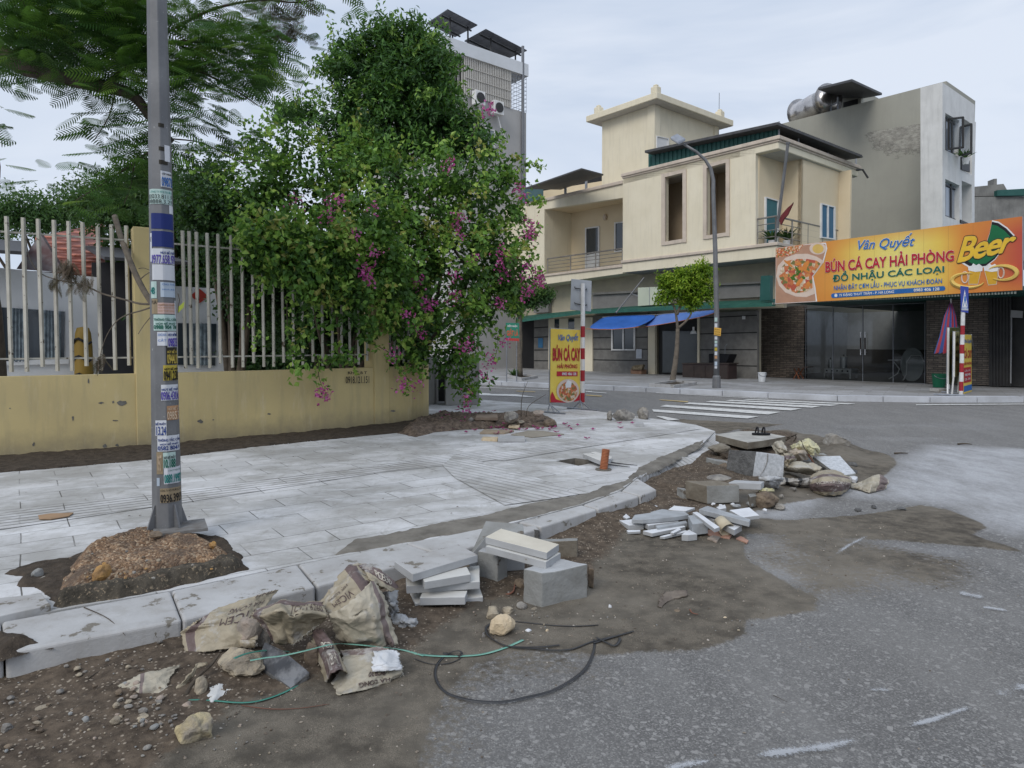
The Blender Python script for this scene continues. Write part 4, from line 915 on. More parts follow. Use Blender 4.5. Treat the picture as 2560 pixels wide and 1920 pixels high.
for i in range(len(WB)-1): m.prism([WB[i]-UP*.05, WB[i+1]-UP*.05, Pb[i+1]-UP*.05, Pb[i]-UP*.05], (0, 0, WTOP+.05))
m.out('wall_base', M_YWALL, yw)
for (xa, xb) in ((338, 392), (936, 973)):
    a, b = on_wall(xa, -.03), on_wall(xb, -.03); n_ = Vector((-(b-a).y, (b-a).x, 0)).normalized()
    m = MB(); m.prism([a+UP*.1, b+UP*.1, b+n_*.3+UP*.1, a+n_*.3+UP*.1], (0, 0, 3.0)); m.out('pillar', M_YWALL, yw, bevel=.008)
M_BAR = mat('weathered_white_bar', (.50, .485, .43), (.36, .345, .30), 3, .7, .1, 60, .002, spot=((.09, .07, .05), .62, 8))
bx = [(x/2.439) for x in (-35, 65, 160, 257, 347, 437, 525, 612, 700, 785)]+[480+x/2.439 for x in (-62, -5+0, 35, 107, 172, 245, 310, 375, 437, 497, 558, 618, 675, 737, 797, 857, 912, 963, 1015, 1068, 1205, 1235, 1262, 1290, 1320)]
bx = [x for x in bx if not (335 < x < 388) and not 448 < x < 460]+[463, 394+0]
for i, x in enumerate(sorted(set(bx))):
    q = on_wall(x, .11); s_ = .018; m = MB(); lo = 1.17+.06*((i*5) % 3 == 0)
    tilt = Vector((random.uniform(-.012, .012), 0, 0)); m.prism([q+Vector((-s_, -s_, lo)), q+Vector((s_, -s_, lo)), q+Vector((s_, s_, lo)), q+Vector((-s_, s_, lo))], Vector((0, 0, 3.12-lo))+tilt)
    m.out('fence_bar', M_BAR, yw)
P = offp(WB, .145)
for z_ in (2.93, 1.335):
    for (i0, i1) in ((0, 2), (2, 5)):
        m = MB()
        for i in range(i0, i1): m.tube([P[i]+UP*z_, P[i+1]+UP*z_], .015, 4)
        m.out('fence_rail', M_BAR, yw)
# stencilled number, with plaster flaws built as thin raised flakes
pw = vert((WB[3].x, WB[3].y), (WB[4].x, WB[4].y))
pw = vert((WB[2].x, WB[2].y), (WB[3].x, WB[3].y))
txt('0918.121.151', pq(pw, X1, .012, 938, 1080, (1320, 1362), (1318, 1360)), I_BLACK, 'stencilled_number', yw, .01)
txt('KH C B T', pq(pw, X1, .012, 952, 1066, (1289, 1306), (1289, 1305)), I_BLACK, 'stencilled_number', yw, .02)
M_CHIP = mat('bare_plaster', (.17, .165, .15), (.10, .095, .085), 20, .9, .3)
pls = [vert((WB[1].x, WB[1].y), (WB[2].x, WB[2].y)), pw]
def chip(pl, c, rx, ry, seed):
    r_ = random.Random(seed); pts = [(c[0]+rx*math.cos(a*.698)*r_.uniform(.45, 1.1), c[1]+ry*math.sin(a*.698)*r_.uniform(.45, 1.1)) for a in range(9)]
    return MB().face([pl.at(p, .004) for p in pts]).out('plaster_chip', M_CHIP, yw)
for i, (pl, c, rx, ry) in enumerate(((0, Z7(742, 1240), 13, 9), (0, Z7(690, 1232), 4, 4), (0, Z7(615, 1238), 8, 3), (0, Z7(445, 1332), 3, 9), (0, Z7(205, 1490), 4, 6), (1, Z7(1222, 1348), 8, 6), (1, Z7(1300, 1340), 3, 2), (0, Z7(700, 1345), 12, 2), (0, Z7(540, 1105), 3, 9), (1, X1(470, 1548), 7, 3), (1, X1(1225, 1530), 9, 3), (0, Z7(60, 1270), 3, 2), (0, Z7(640, 1500), 7, 6), (0, Z7(715, 1495), 6, 5))):
    chip(pls[pl], c, rx, ry, i)
# grey concrete stub beyond the wall's end
gs_ = T('concrete_block_wall', 'pale grey concrete box standing past the end of the yellow wall', 'wall', G(X3(520, 1500), ZP))
a, b = G(X3(378, 1508), ZP), G(X3(660, 1502), ZP); M_BOX = mat('pale_concrete', (.34, .335, .32), (.28, .275, .26), 1.5, .9, .2, streak=((.18, .18, .17), .3))
m = MB(); m.prism([a, b, b+Vector((-.1, .8, 0)), a+Vector((-.1, .8, 0))], (0, 0, 1.05)); m.out('box_body', M_BOX, gs_, bevel=.01)
a, b = G(X3(180, 1515), ZP)+Vector((0, .5, 0)), G(X3(268, 1512), ZP)+Vector((0, .5, 0)); m = MB(); m.prism([a, b, b+Vector((0, .8, 0)), a+Vector((0, .8, 0))], (0, 0, 1.1)); m.out('box_side', M_BOX, gs_, bevel=.01)
a, b = G(X3(262, 1500), ZP)+Vector((0, .9, 0)), G(X3(390, 1500), ZP)+Vector((0, .9, 0)); m = MB(); m.prism([a, b, b+Vector((0, .1, 0)), a+Vector((0, .1, 0))], (0, 0, .9)); m.out('dark_back', M_DARKM, gs_)

# ================================================================ NURSERY YARD BEHIND THE FENCE
kd = (WB[3]-WB[1]).normalized(); kn = Vector((-kd.y, kd.x, 0))
k0 = V(Z7(300, 800), 13.0); KP = Pl(k0, -kn)
pv_ = T('white_pavilion', 'white single-storey nursery building with curtained windows behind the fence', 'building', (k0.x, k0.y, 0))
M_PAV = mat('pavilion_white', (.60, .61, .62), (.52, .53, .54), 1, .8, .08)
m = MB(); panel(KP, [Z7(-300, 1250), Z7(602, 1250), Z7(605, 472), Z7(-300, 385)], .2, 0, m); m.out('wall', M_PAV, pv_)
KP2 = KP.sh(-.1); m = MB(); panel(KP2, [Z7(1000, 1250), Z7(1385, 1250), Z7(1390, 545), Z7(1000, 520)], .2, 0, m); m.out('wall', M_PAV, pv_)
M_CURT = mat('pale_blue_curtain', (.22, .27, .30), (.09, .11, .13), 9, .8, .5, 8, .05)
for pl, pts in ((KP, [Z7(-200, 1015), Z7(392, 960), Z7(396, 680), Z7(-200, 640)]), (KP2, [Z7(1085, 1005), Z7(1312, 1010), Z7(1320, 755), Z7(1085, 750)])):
    f = panel(pl, pts, .04, .03).out('window', M_WGLASS, pv_)
    c0, c1 = pts[0], pts[1]; n = 3 if pl is KP else 1
    for k in range(n):
        xa = c0[0]+(c1[0]-c0[0])*(k+.35)/n; xb = c0[0]+(c1[0]-c0[0])*(k+.9)/n; yt = lin(pts[3], pts[2]); yb = lin(pts[0], pts[1])
        g = MB()
        for j in range(10):
            ja, jb = xa+(xb-xa)*j/10, xa+(xb-xa)*(j+1)/10; g.prism([pl.at((ja, yb(ja)), .05+.03*(j % 2)), pl.at((jb, yb(jb)), .05+.03*((j+1) % 2)), pl.at((jb, yt(jb)), .05+.03*((j+1) % 2)), pl.at((ja, yt(ja)), .05+.03*(j % 2))], kn*.01)
        g = g.out('curtain', M_CURT, None); sub_parent(g, f, pv_)
panel(KP, [Z7(-300, 1015), Z7(420, 1000), Z7(420, 965), Z7(-300, 1000)], .1, .06).out('window_sill', M_PAV, pv_)
for xa_, xb_ in ((-400, 175), (600, 1100)):
    m = MB(); a, b = KP.at(Z7(xa_, 395)), KP.at(Z7(xb_, 440)); a.z = b.z = 3.15; m.prism([a-kn*1.2-UP*.1, b-kn*1.2-UP*.1, b+kn*4+UP*.7, a+kn*4+UP*.7], (0, 0, .06)); m.out('eaves_roof', flat('dark_roof_sheet', (.045, .045, .05)), pv_)
m = MB(); panel(KP.sh(-3), [Z7(560, 1100), Z7(1100, 1100), Z7(1100, 380), Z7(560, 380)], .1, 0, m); m.out('passage_shade_panel', flat('passage_shade', (.05, .05, .055)), pv_)  # dark sheet across the gap; the shade inside is put into its colour
panel(KP2, [Z7(1160, 582), Z7(1217, 630), Z7(1272, 588), Z7(1218, 541)], .02, .03).out('red_diamond', ink('red_board', (.36, .045, .03)), pv_)
rh = T('red_tiled_house', 'small house with a red clay tiled roof behind the fence', 'house', V(Z7(440, 800), 17)*1); rh.location.z = 0
m_, t_, b_ = new_mat('red_roof_tiles'); v_ = coords(t_); wv_ = N(t_, 'ShaderNodeTexWave', Scale=2.2, Distortion=.6); wv_.bands_direction = 'Z'; t_.links.new(v_, wv_.inputs['Vector'])
wv2 = N(t_, 'ShaderNodeTexWave', Scale=1.6, Distortion=.3); wv2.bands_direction = 'X'; t_.links.new(v_, wv2.inputs['Vector'])
hh = mth(t_, 'MULTIPLY', wv_.outputs['Fac'], wv2.outputs['Fac']); t_.links.new(mixc(t_, hh, (.26, .07, .045), (.66, .22, .14)), b_.inputs['Base Color']); bump(t_, b_, hh, .8, .04)
q = [V(Z7(215, 225), 16), V(Z7(640, 140), 19), V(Z7(640, 460), 16.5), V(Z7(330, 440), 15)]
MB().prism(q, (0, 0, -.08)).out('tiled_roof', m_, rh)
q = [V(Z7(100, 420), 14.8), V(Z7(245, 205), 15.4), V(Z7(390, 440), 15)]
MB().prism(q, (0, .1, 0)).out('gable_board', mat('gable_grey', (.16, .15, .15), (.09, .05, .05), 3), rh)
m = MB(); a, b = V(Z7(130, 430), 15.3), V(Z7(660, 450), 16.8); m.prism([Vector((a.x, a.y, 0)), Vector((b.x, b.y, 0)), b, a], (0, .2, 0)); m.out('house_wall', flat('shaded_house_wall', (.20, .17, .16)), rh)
# painted pencil post in the yard
q = G(Z7(512, 1180), .1); q = KP.sh(.5).at(Z7(512, 1050)); pc = T('pencil_post', 'yellow pencil-shaped play post with curved dark stripes behind the fence', 'play post', (q.x, q.y, 0))
z1_ = KP.sh(.5).at(Z7(512, 780)).z; m = MB(); m.lathe((q.x, q.y, 0), [(.17, .1), (.15, z1_-.35), (.13, z1_-.1), (.10, z1_), (.02, z1_+.02)], 14); m.out('post_body', flat('dull_yellow', (.24, .155, .03)), pc, smooth=True)
for k in range(3):
    z_ = z1_-.25-k*.33; m = MB(); m.tube([Vector((q.x+.165*math.cos(a), q.y+.165*math.sin(a), z_+.05*math.sin(a*3))) for a in [x*.35-2.9 for x in range(9)]], .022, 6); m.out('dark_stripe', I_BLACK, pc)
# ================================================================ TREES AND PLANTS
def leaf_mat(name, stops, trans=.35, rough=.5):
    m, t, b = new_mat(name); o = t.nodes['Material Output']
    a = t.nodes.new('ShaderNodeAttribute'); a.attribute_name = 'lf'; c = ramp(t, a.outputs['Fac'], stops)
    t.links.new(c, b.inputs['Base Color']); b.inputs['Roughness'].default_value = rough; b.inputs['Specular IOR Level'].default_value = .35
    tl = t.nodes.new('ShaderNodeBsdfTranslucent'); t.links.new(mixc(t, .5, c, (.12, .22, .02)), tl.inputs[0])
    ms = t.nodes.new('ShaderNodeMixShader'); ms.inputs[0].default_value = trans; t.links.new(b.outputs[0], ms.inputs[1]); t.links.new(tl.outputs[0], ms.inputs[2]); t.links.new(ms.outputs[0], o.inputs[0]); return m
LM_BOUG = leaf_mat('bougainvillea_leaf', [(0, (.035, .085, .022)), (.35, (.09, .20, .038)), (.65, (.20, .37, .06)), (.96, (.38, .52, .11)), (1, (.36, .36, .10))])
LM_TALL = leaf_mat('glossy_leaf', [(0, (.025, .07, .02)), (.5, (.05, .13, .03)), (.85, (.11, .24, .045)), (1, (.22, .36, .07))], .3)
LM_DARK = leaf_mat('dark_hedge_leaf', [(0, (.014, .042, .014)), (.6, (.025, .07, .02)), (1, (.06, .13, .035))], .3)
LM_FAR = leaf_mat('far_leaf', [(0, (.03, .075, .025)), (.6, (.06, .13, .04)), (1, (.11, .20, .05))], .35)
LM_YEL = leaf_mat('fresh_leaf', [(0, (.08, .16, .012)), (.5, (.20, .34, .02)), (1, (.42, .54, .06))], .4)
LM_FEATH = leaf_mat('feather_leaf', [(0, (.022, .065, .022)), (.6, (.045, .125, .03)), (.9, (.09, .2, .035)), (1, (.17, .27, .05))], .4)
LM_DEAD = leaf_mat('dead_leaf', [(0, (.06, .045, .035)), (1, (.16, .12, .09))], .2)
LM_PINK = leaf_mat('magenta_bract', [(0, (.38, .03, .20)), (.5, (.55, .07, .34)), (1, (.68, .20, .48))], .4)
M_BARK = mat('bark', (.10, .08, .06), (.055, .045, .035), 6, .95, .7, 25, .02)
M_BARKG = mat('grey_bark', (.17, .145, .115), (.10, .085, .07), 8, .95, .6, 25, .01)
def unit(a): return a/np.maximum(np.linalg.norm(a, axis=-1, keepdims=True), 1e-9)
def leaf_mesh(name, C_, L_, W_, m, parent, up=.35, out_dir=None, tone=None, droop=.3):
    n = len(C_); d = rng.normal(size=(n, 3)); d[:, 2] -= droop
    if out_dir is not None: d += out_dir*1.0
    d = unit(d); nr = rng.normal(size=(n, 3)); nr[:, 2] += up*3
    if out_dir is not None: nr += out_dir*1.2
    s_ = unit(np.cross(d, nr)); nn_ = np.cross(s_, d); L1 = L_*rng.uniform(.6, 1.25, (n, 1)); W1 = W_*rng.uniform(.7, 1.2, (n, 1))
    base = C_-d*L1*.5; fold = nn_*W1*.25
    v = np.stack([base, base+d*L1*.38+s_*W1*.5+fold, base+d*L1, base+d*L1*.38-s_*W1*.5+fold], 1)
    f = np.arange(n*4).reshape(n, 4); tn = (tone if tone is not None else rng.uniform(0, 1, n))
    return np_mesh(name, v.reshape(-1, 3), f, m, parent, attrs=dict(lf=np.repeat(np.clip(tn, 0, 1), 4)))
def clumps(blobs, n_cl, per, spread, shell=.72, shoots=.12):
    """blobs: (centre, radii); returns leaf centres, outward directions and tones"""
    Cs, Os, Ts = [], [], []; vols = np.array([b[1][0]*b[1][2] for b in blobs]); vols = vols/vols.sum()
    for (c, r), w_ in zip(blobs, vols):
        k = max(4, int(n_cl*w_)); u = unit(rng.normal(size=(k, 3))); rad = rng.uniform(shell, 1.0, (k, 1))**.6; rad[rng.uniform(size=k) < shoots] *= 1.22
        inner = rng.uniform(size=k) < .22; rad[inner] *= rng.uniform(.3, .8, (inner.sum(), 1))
        P = np.array(c)+u*rad*np.array(r); tone = rng.beta(1.1, 1.7, k); tone = np.where(inner, tone*.4, tone+.15*(u[:, 2] > .2))  # inner clumps darker, upper ones lighter: crown light and shade put into leaf tone
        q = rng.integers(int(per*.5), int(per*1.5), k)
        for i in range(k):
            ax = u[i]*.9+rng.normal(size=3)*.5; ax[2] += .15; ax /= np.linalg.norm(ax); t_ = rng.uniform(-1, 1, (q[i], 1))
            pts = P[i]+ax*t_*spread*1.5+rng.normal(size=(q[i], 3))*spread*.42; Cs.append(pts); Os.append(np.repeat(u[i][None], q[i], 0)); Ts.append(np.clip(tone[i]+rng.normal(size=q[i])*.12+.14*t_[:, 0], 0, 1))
    return np.concatenate(Cs), np.concatenate(Os), np.concatenate(Ts)
def FB(x, y, rx, ry, Y_, rd=None):      # rounded mass standing at distance Y_
    k = Y_/FPX/.8641; c = V(ZA(x, y), Y_); return ((c.x, c.y, c.z), (rx*k, (rd or min(rx, ry)*k), ry*k))
def limb(mb, pts, r0, r1, n=7):
    P = [Vector(p) for p in pts]; Q = []
    for i in range(len(P)-1):
        a, b, c, d = P[max(i-1, 0)], P[i], P[i+1], P[min(i+2, len(P)-1)]
        for k in range(4):
            t_ = k/4; Q.append(.5*((2*b)+(c-a)*t_+(2*a-5*b+4*c-d)*t_*t_+(3*b-a-3*c+d)*t_**3))
    Q.append(P[-1]); n_ = len(Q)-1; mb.tube(Q, [r0+(r1-r0)*i/n_ for i in range(n_+1)], n); return Q

# --- tall leafy tree behind the fence
tt = T('leafy_tree', 'tall dark green tree with pointed leaves rising above the bougainvillea', 'tree', (-3.0, 14.6, 0))
tb_ = [FB(850, 115, 115, 62, 14.2), FB(775, 165, 68, 75, 14.2), FB(905, 190, 95, 90, 14.0), FB(960, 270, 70, 75, 13.8), FB(760, 270, 70, 80, 14.2), FB(855, 270, 110, 95, 13.9), FB(1015, 305, 60, 45, 13.6), FB(830, 75, 38, 30, 14.2), FB(895, 85, 40, 32, 14.2), FB(930, 130, 45, 40, 14.1), FB(640, 250, 50, 30, 14.6)]
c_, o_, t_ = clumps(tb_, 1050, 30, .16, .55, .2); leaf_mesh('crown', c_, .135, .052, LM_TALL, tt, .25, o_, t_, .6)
m = MB(); k0_ = Vector((-3.0, 14.6, 0)); limb(m, [k0_, k0_+Vector((.1, 0, 2.2)), V(ZA(860, 420), 14.5), V(ZA(860, 250), 14.3), V(ZA(850, 100), 14.2)], .16, .03)
for x, y in ((760, 200), (950, 230), (900, 120), (990, 300), (780, 300), (700, 260)): limb(m, [V(ZA(860, 360), 14.5), V(ZA((860+x)/2, (330+y)/2), 14.3), V(ZA(x, y), 14.1)], .06, .012, 5)
m.out('trunk', M_BARK, tt, smooth=True)
# --- bougainvillea
bg_ = T('bougainvillea', 'huge bougainvillea with magenta flowers spilling over the yellow wall', 'bougainvillea', (-3.2, 12.6, 0))
bl = [FB(700, 400, 130, 100, 12.6), FB(850, 420, 150, 110, 12.4), FB(1000, 400, 110, 80, 12.4), FB(1085, 370, 45, 32, 12.4), FB(610, 330, 70, 75, 12.8), FB(540, 420, 80, 80, 12.4), FB(970, 560, 140, 120, 12.4), FB(820, 570, 140, 100, 12.2), FB(1075, 540, 72, 110, 12.5),
      FB(1105, 455, 38, 45, 12.5), FB(945, 690, 100, 85, 12.1), FB(990, 770, 55, 62, 12.1), FB(1070, 650, 50, 60, 12.4), FB(680, 520, 110, 60, 10.5, .4), FB(740, 590, 75, 50, 10.7, .35), FB(630, 590, 50, 40, 10.1, .3), FB(755, 665, 45, 60, 10.8, .3), FB(830, 600, 90, 80, 11.0, .4), FB(870, 690, 60, 60, 11.4, .5), FB(900, 780, 40, 28, 12.0), FB(590, 500, 80, 55, 10.1, .35), FB(660, 660, 28, 50, 10.3, .2), FB(800, 480, 120, 60, 11.0, .5),
      FB(650, 740, 25, 45, 10.2, .15), FB(735, 765, 26, 26, 10.7, .15), FB(800, 730, 25, 30, 11.0, .2), FB(1000, 830, 25, 35, 12.1), FB(1105, 620, 30, 45, 12.5), FB(580, 520, 50, 50, 11.9), FB(770, 330, 60, 60, 12.6)]
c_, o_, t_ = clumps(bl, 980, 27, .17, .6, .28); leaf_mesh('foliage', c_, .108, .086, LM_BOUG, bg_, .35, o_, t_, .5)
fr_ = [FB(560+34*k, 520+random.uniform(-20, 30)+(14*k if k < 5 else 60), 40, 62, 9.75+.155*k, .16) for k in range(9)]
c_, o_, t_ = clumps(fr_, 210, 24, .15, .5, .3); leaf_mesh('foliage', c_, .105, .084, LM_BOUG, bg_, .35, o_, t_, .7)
# trailing and reaching shoots
m = MB(); LC, LT = [], []
sh_ = [([(640, 230), (655, 180), (718, 95), (712, 45)], 12.8), ([(600, 300), (560, 270), (520, 255)], 12.6), ([(1100, 380), (1130, 355), (1158, 352), (1165, 360)], 12.3), ([(1040, 330), (1075, 320), (1090, 308)], 12.3), ([(1000, 330), (1030, 270), (1035, 240)], 12.4), ([(690, 770), (688, 810), (700, 845)], 10.6),
       ([(800, 740), (850, 770), (885, 830), (868, 838)], 11.2), ([(1000, 800), (1015, 830), (1008, 868)], 12.0), ([(1040, 700), (1075, 735), (1068, 775)], 12.2), ([(1130, 440), (1165, 432), (1170, 430)], 12.4), ([(1120, 600), (1155, 590), (1172, 598)], 12.4), ([(560, 350), (500, 330), (440, 320), (400, 345)], 11.0),
       ([(520, 420), (470, 380), (420, 370)], 11.0), ([(1100, 560), (1140, 520), (1165, 480)], 12.5), ([(900, 780), (870, 800), (835, 770)], 11.6), ([(620, 640), (622, 720), (640, 790)], 10.05), ([(560, 600), (545, 680), (555, 740)], 9.7), ([(660, 200), (690, 190), (720, 190)], 13)]
for pts, Y_ in sh_:
    Q = limb(m, [V(ZA(*p), Y_) for p in pts], .008, .003, 4)
    for q in Q:
        for k in range(5): LC.append(tuple(q+Vector((random.gauss(0, .05), random.gauss(0, .05), random.gauss(-.02, .05))))); LT.append(random.uniform(.35, 1))
for k in range(7):
    x = 640+55*k; limb(m, [Vector((-3.2+.05*k, 12.8, 0)), V(ZA(x+30, 640), 12.6), V(ZA(x, 520), 12.3), V(ZA(x-20+random.uniform(-60, 60), 420), 12.0)], .05, .012, 6)
m.out('branches', M_BARK, bg_, smooth=True)
leaf_mesh('trailing_shoots', np.array(LC), .085, .068, LM_BOUG, bg_, .3, None, np.array(LT), .6)
fl = [(712, 445), (708, 470), (806, 452), (968, 355), (990, 468), (735, 432), (790, 578), (797, 600), (786, 590), (905, 607), (917, 655), (908, 720), (1012, 745), (1078, 570), (1086, 592), (1130, 424), (1120, 412), (1143, 478), (1152, 495), (1152, 512), (1138, 505), (1110, 560), (1140, 572), (1100, 592), (1128, 600),
      (1142, 628), (1130, 640), (1168, 604), (1162, 592), (852, 768), (694, 850), (702, 852), (868, 836), (1010, 858), (1092, 738), (1062, 770), (1046, 806), (880, 682), (936, 655), (770, 508), (812, 546), (992, 480), (1080, 655), (1052, 233), (1056, 240), (982, 640), (925, 660), (1020, 560), (990, 505), (1000, 750), (1085, 545), (640, 438), (1160, 612), (1008, 880), (985, 595), (1060, 790), (895, 832)]
PC, PT_ = [], []
for (x, y) in fl:
    Yf = 10.2+.0018*(x-600) if x < 900 else 11.2+.0035*(x-900)
    if y > 500 and x < 900: Yf = 9.9+.0024*(x-600)
    c = V(ZA(x, y), Yf)
    for k in range(random.randint(18, 34)): PC.append((c.x+random.gauss(0, .06), c.y+random.gauss(0, .08), c.z+random.gauss(0, .065))); PT_.append(random.uniform(0, 1))
leaf_mesh('flowers', np.array(PC), .052, .05, LM_PINK, bg_, .1, None, np.array(PT_), .1)
# --- shrubs and trees behind the fence
def shrub(name, label, cat, blobs, n, per, L_, W_, mm, base, sp_=.2, group=None, trunk=True):
    t = T(name, label, cat, base, group); c_, o_, t_ = clumps(blobs, n, per, sp_, .5, .12); leaf_mesh('crown', c_, L_, W_, mm, t, .3, o_, t_, .4)
    if trunk:
        m = MB(); b = Vector(base)
        for (c, r) in blobs[:5]: limb(m, [b, b.lerp(Vector(c), .5)+Vector((.1, 0, .1)), Vector(c)], .09, .02, 6)
        m.out('trunk', M_BARK, t, smooth=True)
    return t
shrub('shrub', 'dark shrub pressed against the fence left of the bougainvillea', 'shrub', [FB(470, 470, 80, 75, 12.2), FB(545, 520, 70, 80, 12.3), FB(440, 400, 60, 55, 12.6), FB(520, 600, 45, 80, 12.3), FB(430, 450, 50, 50, 12.4), FB(590, 640, 45, 80, 12.8)], 520, 30, .085, .055, LM_DARK, (-5.2, 12.6, 0))
shrub('shrub', 'shadowy shrub filling the fence bays under the bougainvillea', 'shrub', [FB(680, 620, 90, 90, 13.2), FB(780, 660, 90, 90, 13.2), FB(600, 560, 80, 80, 13.2), FB(860, 640, 70, 80, 13.3), FB(700, 730, 120, 60, 13.6)], 520, 30, .09, .06, LM_DARK, (-3.6, 13.4, 0), trunk=True)
shrub('hedge', 'dark dense hedge at the back of the nursery yard', 'hedge', [FB(420, 700, 110, 90, 16, .8), FB(560, 700, 110, 100, 16, .8), FB(700, 700, 110, 100, 16, .8), FB(830, 700, 110, 100, 16, .8), FB(300, 560, 90, 60, 18, .8), FB(470, 780, 120, 40, 15.5, .6), FB(640, 780, 120, 40, 15.5, .6), FB(800, 780, 120, 40, 15.5, .6), FB(560, 600, 130, 90, 16.5, .8), FB(720, 600, 130, 90, 16.5, .8), FB(440, 560, 100, 90, 16.8, .8)], 1300, 34, .15, .11, LM_DARK, (-6, 16.5, 0), .25, trunk=False)
shrub('hedge_tree', 'bushy tree beyond the white pavilion, far left behind the fence', 'tree', [FB(40, 470, 100, 40, 19), FB(140, 460, 80, 40, 19.5), FB(-60, 470, 90, 45, 19)], 330, 34, .14, .06, LM_FAR, (-12.5, 19.5, 0), .28)
shrub('hedge_tree', 'feathery green tree just left of the sticker pole behind the fence', 'tree', [FB(230, 440, 80, 50, 17), FB(310, 410, 70, 70, 16.5), FB(280, 470, 90, 45, 16.5), FB(370, 430, 60, 60, 16), FB(330, 360, 40, 30, 16.5)], 480, 34, .13, .045, LM_FAR, (-8.4, 17, 0), .25)
# --- feather-leaved tree overhead
def frond_template(npair, L_, seed):
    r_ = np.random.default_rng(seed); v = []
    for i in range(npair):
        t_ = (i+.6)/npair; x = L_*t_; z = -.10*L_*t_*t_; pl = L_*.30*math.sin(math.pi*(t_*.8+.14))*r_.uniform(.9, 1.1)
        for s_ in (-1, 1):
            a = np.array([x, 0, z]); d = np.array([.42, s_*.9, -.12-.15*t_]); d /= np.linalg.norm(d); w_ = np.array([.021*L_, 0, 0]); p1 = a+d*pl*.55; p2 = a+d*pl+np.array([0, 0, -pl*.12])
            v += [a-w_*.8, a+w_*.8, p1+w_*1.2, p1-w_*1.2, p1-w_*1.2, p1+w_*1.2, p2+w_*.4, p2-w_*.4]
    w_ = .0016; v += [np.array(p) for p in ((0, -w_, 0), (0, w_, 0), (L_, w_, -.10*L_), (L_, -w_, -.10*L_))]
    return np.array(v)
TF = [frond_template(12, 1.0, s_) for s_ in range(4)]
def fronds(name, P, D, S, m, parent, roll=.35, tone=None):
    out_v, tn = [], []
    for i in range(len(P)):
        d = D[i]/np.linalg.norm(D[i]); s_ = np.cross(d, [0, 0, 1.0]); s_ /= np.linalg.norm(s_)+1e-9; n_ = np.cross(s_, d); a = rng.normal()*roll
        s2 = s_*math.cos(a)+n_*math.sin(a); n2_ = np.cross(s2, d); T_ = TF[i % 4]*S[i]; out_v.append(P[i]+T_[:, :1]*d+T_[:, 1:2]*s2+T_[:, 2:]*np.abs(n2_)*np.sign(n2_[2] or 1)); tn.append(np.full(len(T_), tone[i] if tone is not None else rng.uniform(0, 1)))
    v = np.concatenate(out_v); return np_mesh(name, v, np.arange(len(v)).reshape(-1, 4), m, parent, attrs=dict(lf=np.concatenate(tn)))
ft_ = T('flame_tree', 'feather-leaved tree reaching over the pavement from the left', 'tree', (-8.2, 10.8, 0))
m = MB(); B = lambda x, y, Y_: V(ZA(x, y), Y_)
Qs = [limb(m, [(-8.2, 10.8, 0), (-8.1, 10.6, 2.0), (-7.6, 9.6, 3.8), B(-40, 128, 7.6), B(60, 148, 7.3), B(200, 182, 7.1), B(285, 205, 7.0), B(330, 262, 7.0), B(372, 305, 7.0)], .16, .022, 9)]
br_l = [([(225, 185, 7.1), (270, 150, 7.2), (330, 95, 7.3), (380, 60, 7.4)], .035), ([(0, 138, 7.5), (60, 90, 7.3), (140, 60, 7.0), (230, 30, 6.8)], .03), ([(372, 305, 7.0), (320, 330, 6.9), (290, 352, 6.9), (225, 395, 6.8), (165, 432, 6.8)], .014), ([(290, 352, 6.9), (283, 400, 6.9), (268, 440, 6.9)], .007),
        ([(250, 190, 7), (236, 250, 6.9), (205, 300, 6.8)], .008), ([(330, 95, 7.3), (430, 90, 7.5), (520, 110, 7.7), (590, 150, 7.8)], .022), ([(330, 130, 7.3), (420, 150, 7.4), (500, 190, 7.5), (560, 230, 7.6)], .018), ([(372, 300, 7.0), (440, 310, 7.2), (520, 350, 7.4), (560, 345, 7.4)], .008),
        ([(380, 60, 7.4), (460, 20, 7.3), (560, 0, 7.2), (650, 5, 7.2), (740, -20, 7.2)], .018), ([(100, 80, 7.1), (60, 20, 6.8), (20, -40, 6.6)], .02), ([(330, 300, 7), (335, 330, 7), (345, 380, 7.1)], .006), ([(230, 30, 6.8), (300, 0, 6.9), (380, -40, 7)], .02), ([(-30, 200, 7.4), (-20, 290, 7.3), (0, 360, 7.2), (-10, 440, 7.2)], .012)]
for pts, r_ in br_l: Qs.append(limb(m, [B(*p) for p in pts], r_, .004, 6))
m.out('trunk', M_BARK, ft_, smooth=True)
P, D, S = [], [], []
dens = [(.38, 3.2)]+[(.36, 10), (.38, 11), (.18, 5), (.12, 4.5), (.12, 5.5), (.36, 10), (.30, 6), (.2, 3.5), (.26, 4.5), (.4, 8), (.10, 3), (.4, 8), (.16, 3)]
for q_, (spd, nn_) in zip(Qs, dens):
    for i, q in enumerate(q_):
        if q_ is Qs[0] and i < 13: continue
        for k in range(int(nn_*rng.uniform(.7, 1.3))):
            off = rng.normal(size=3)*spd*np.array([1, 1.1, .5]); off[2] += spd*.25
            if q_ is Qs[0]: off[2] = abs(off[2])+.1
            p = np.array(q)+off; a = rng.uniform(0, 6.283); P.append(p); D.append(np.array([math.cos(a), math.sin(a), rng.uniform(-.55, .15)])+off*.6); S.append(rng.uniform(.2, .36))
for (x0, x1, y0, y1, n_) in ((0, 330, -60, 130, 900), (380, 610, 40, 190, 330), (0, 140, 110, 175, 60), (330, 470, 110, 280, 120), (180, 330, 130, 190, 60), (-120, 600, -260, -40, 200)):
    for k in range(n_):
        p = np.array(B(rng.uniform(x0, x1), rng.uniform(y0, y1), rng.uniform(6.4, 8.6))); a = rng.uniform(0, 6.283); P.append(p); D.append(np.array([math.cos(a), math.sin(a), rng.uniform(-.55, .1)])); S.append(rng.uniform(.2, .36))
fronds('crown', P, D, S, LM_FEATH, ft_)
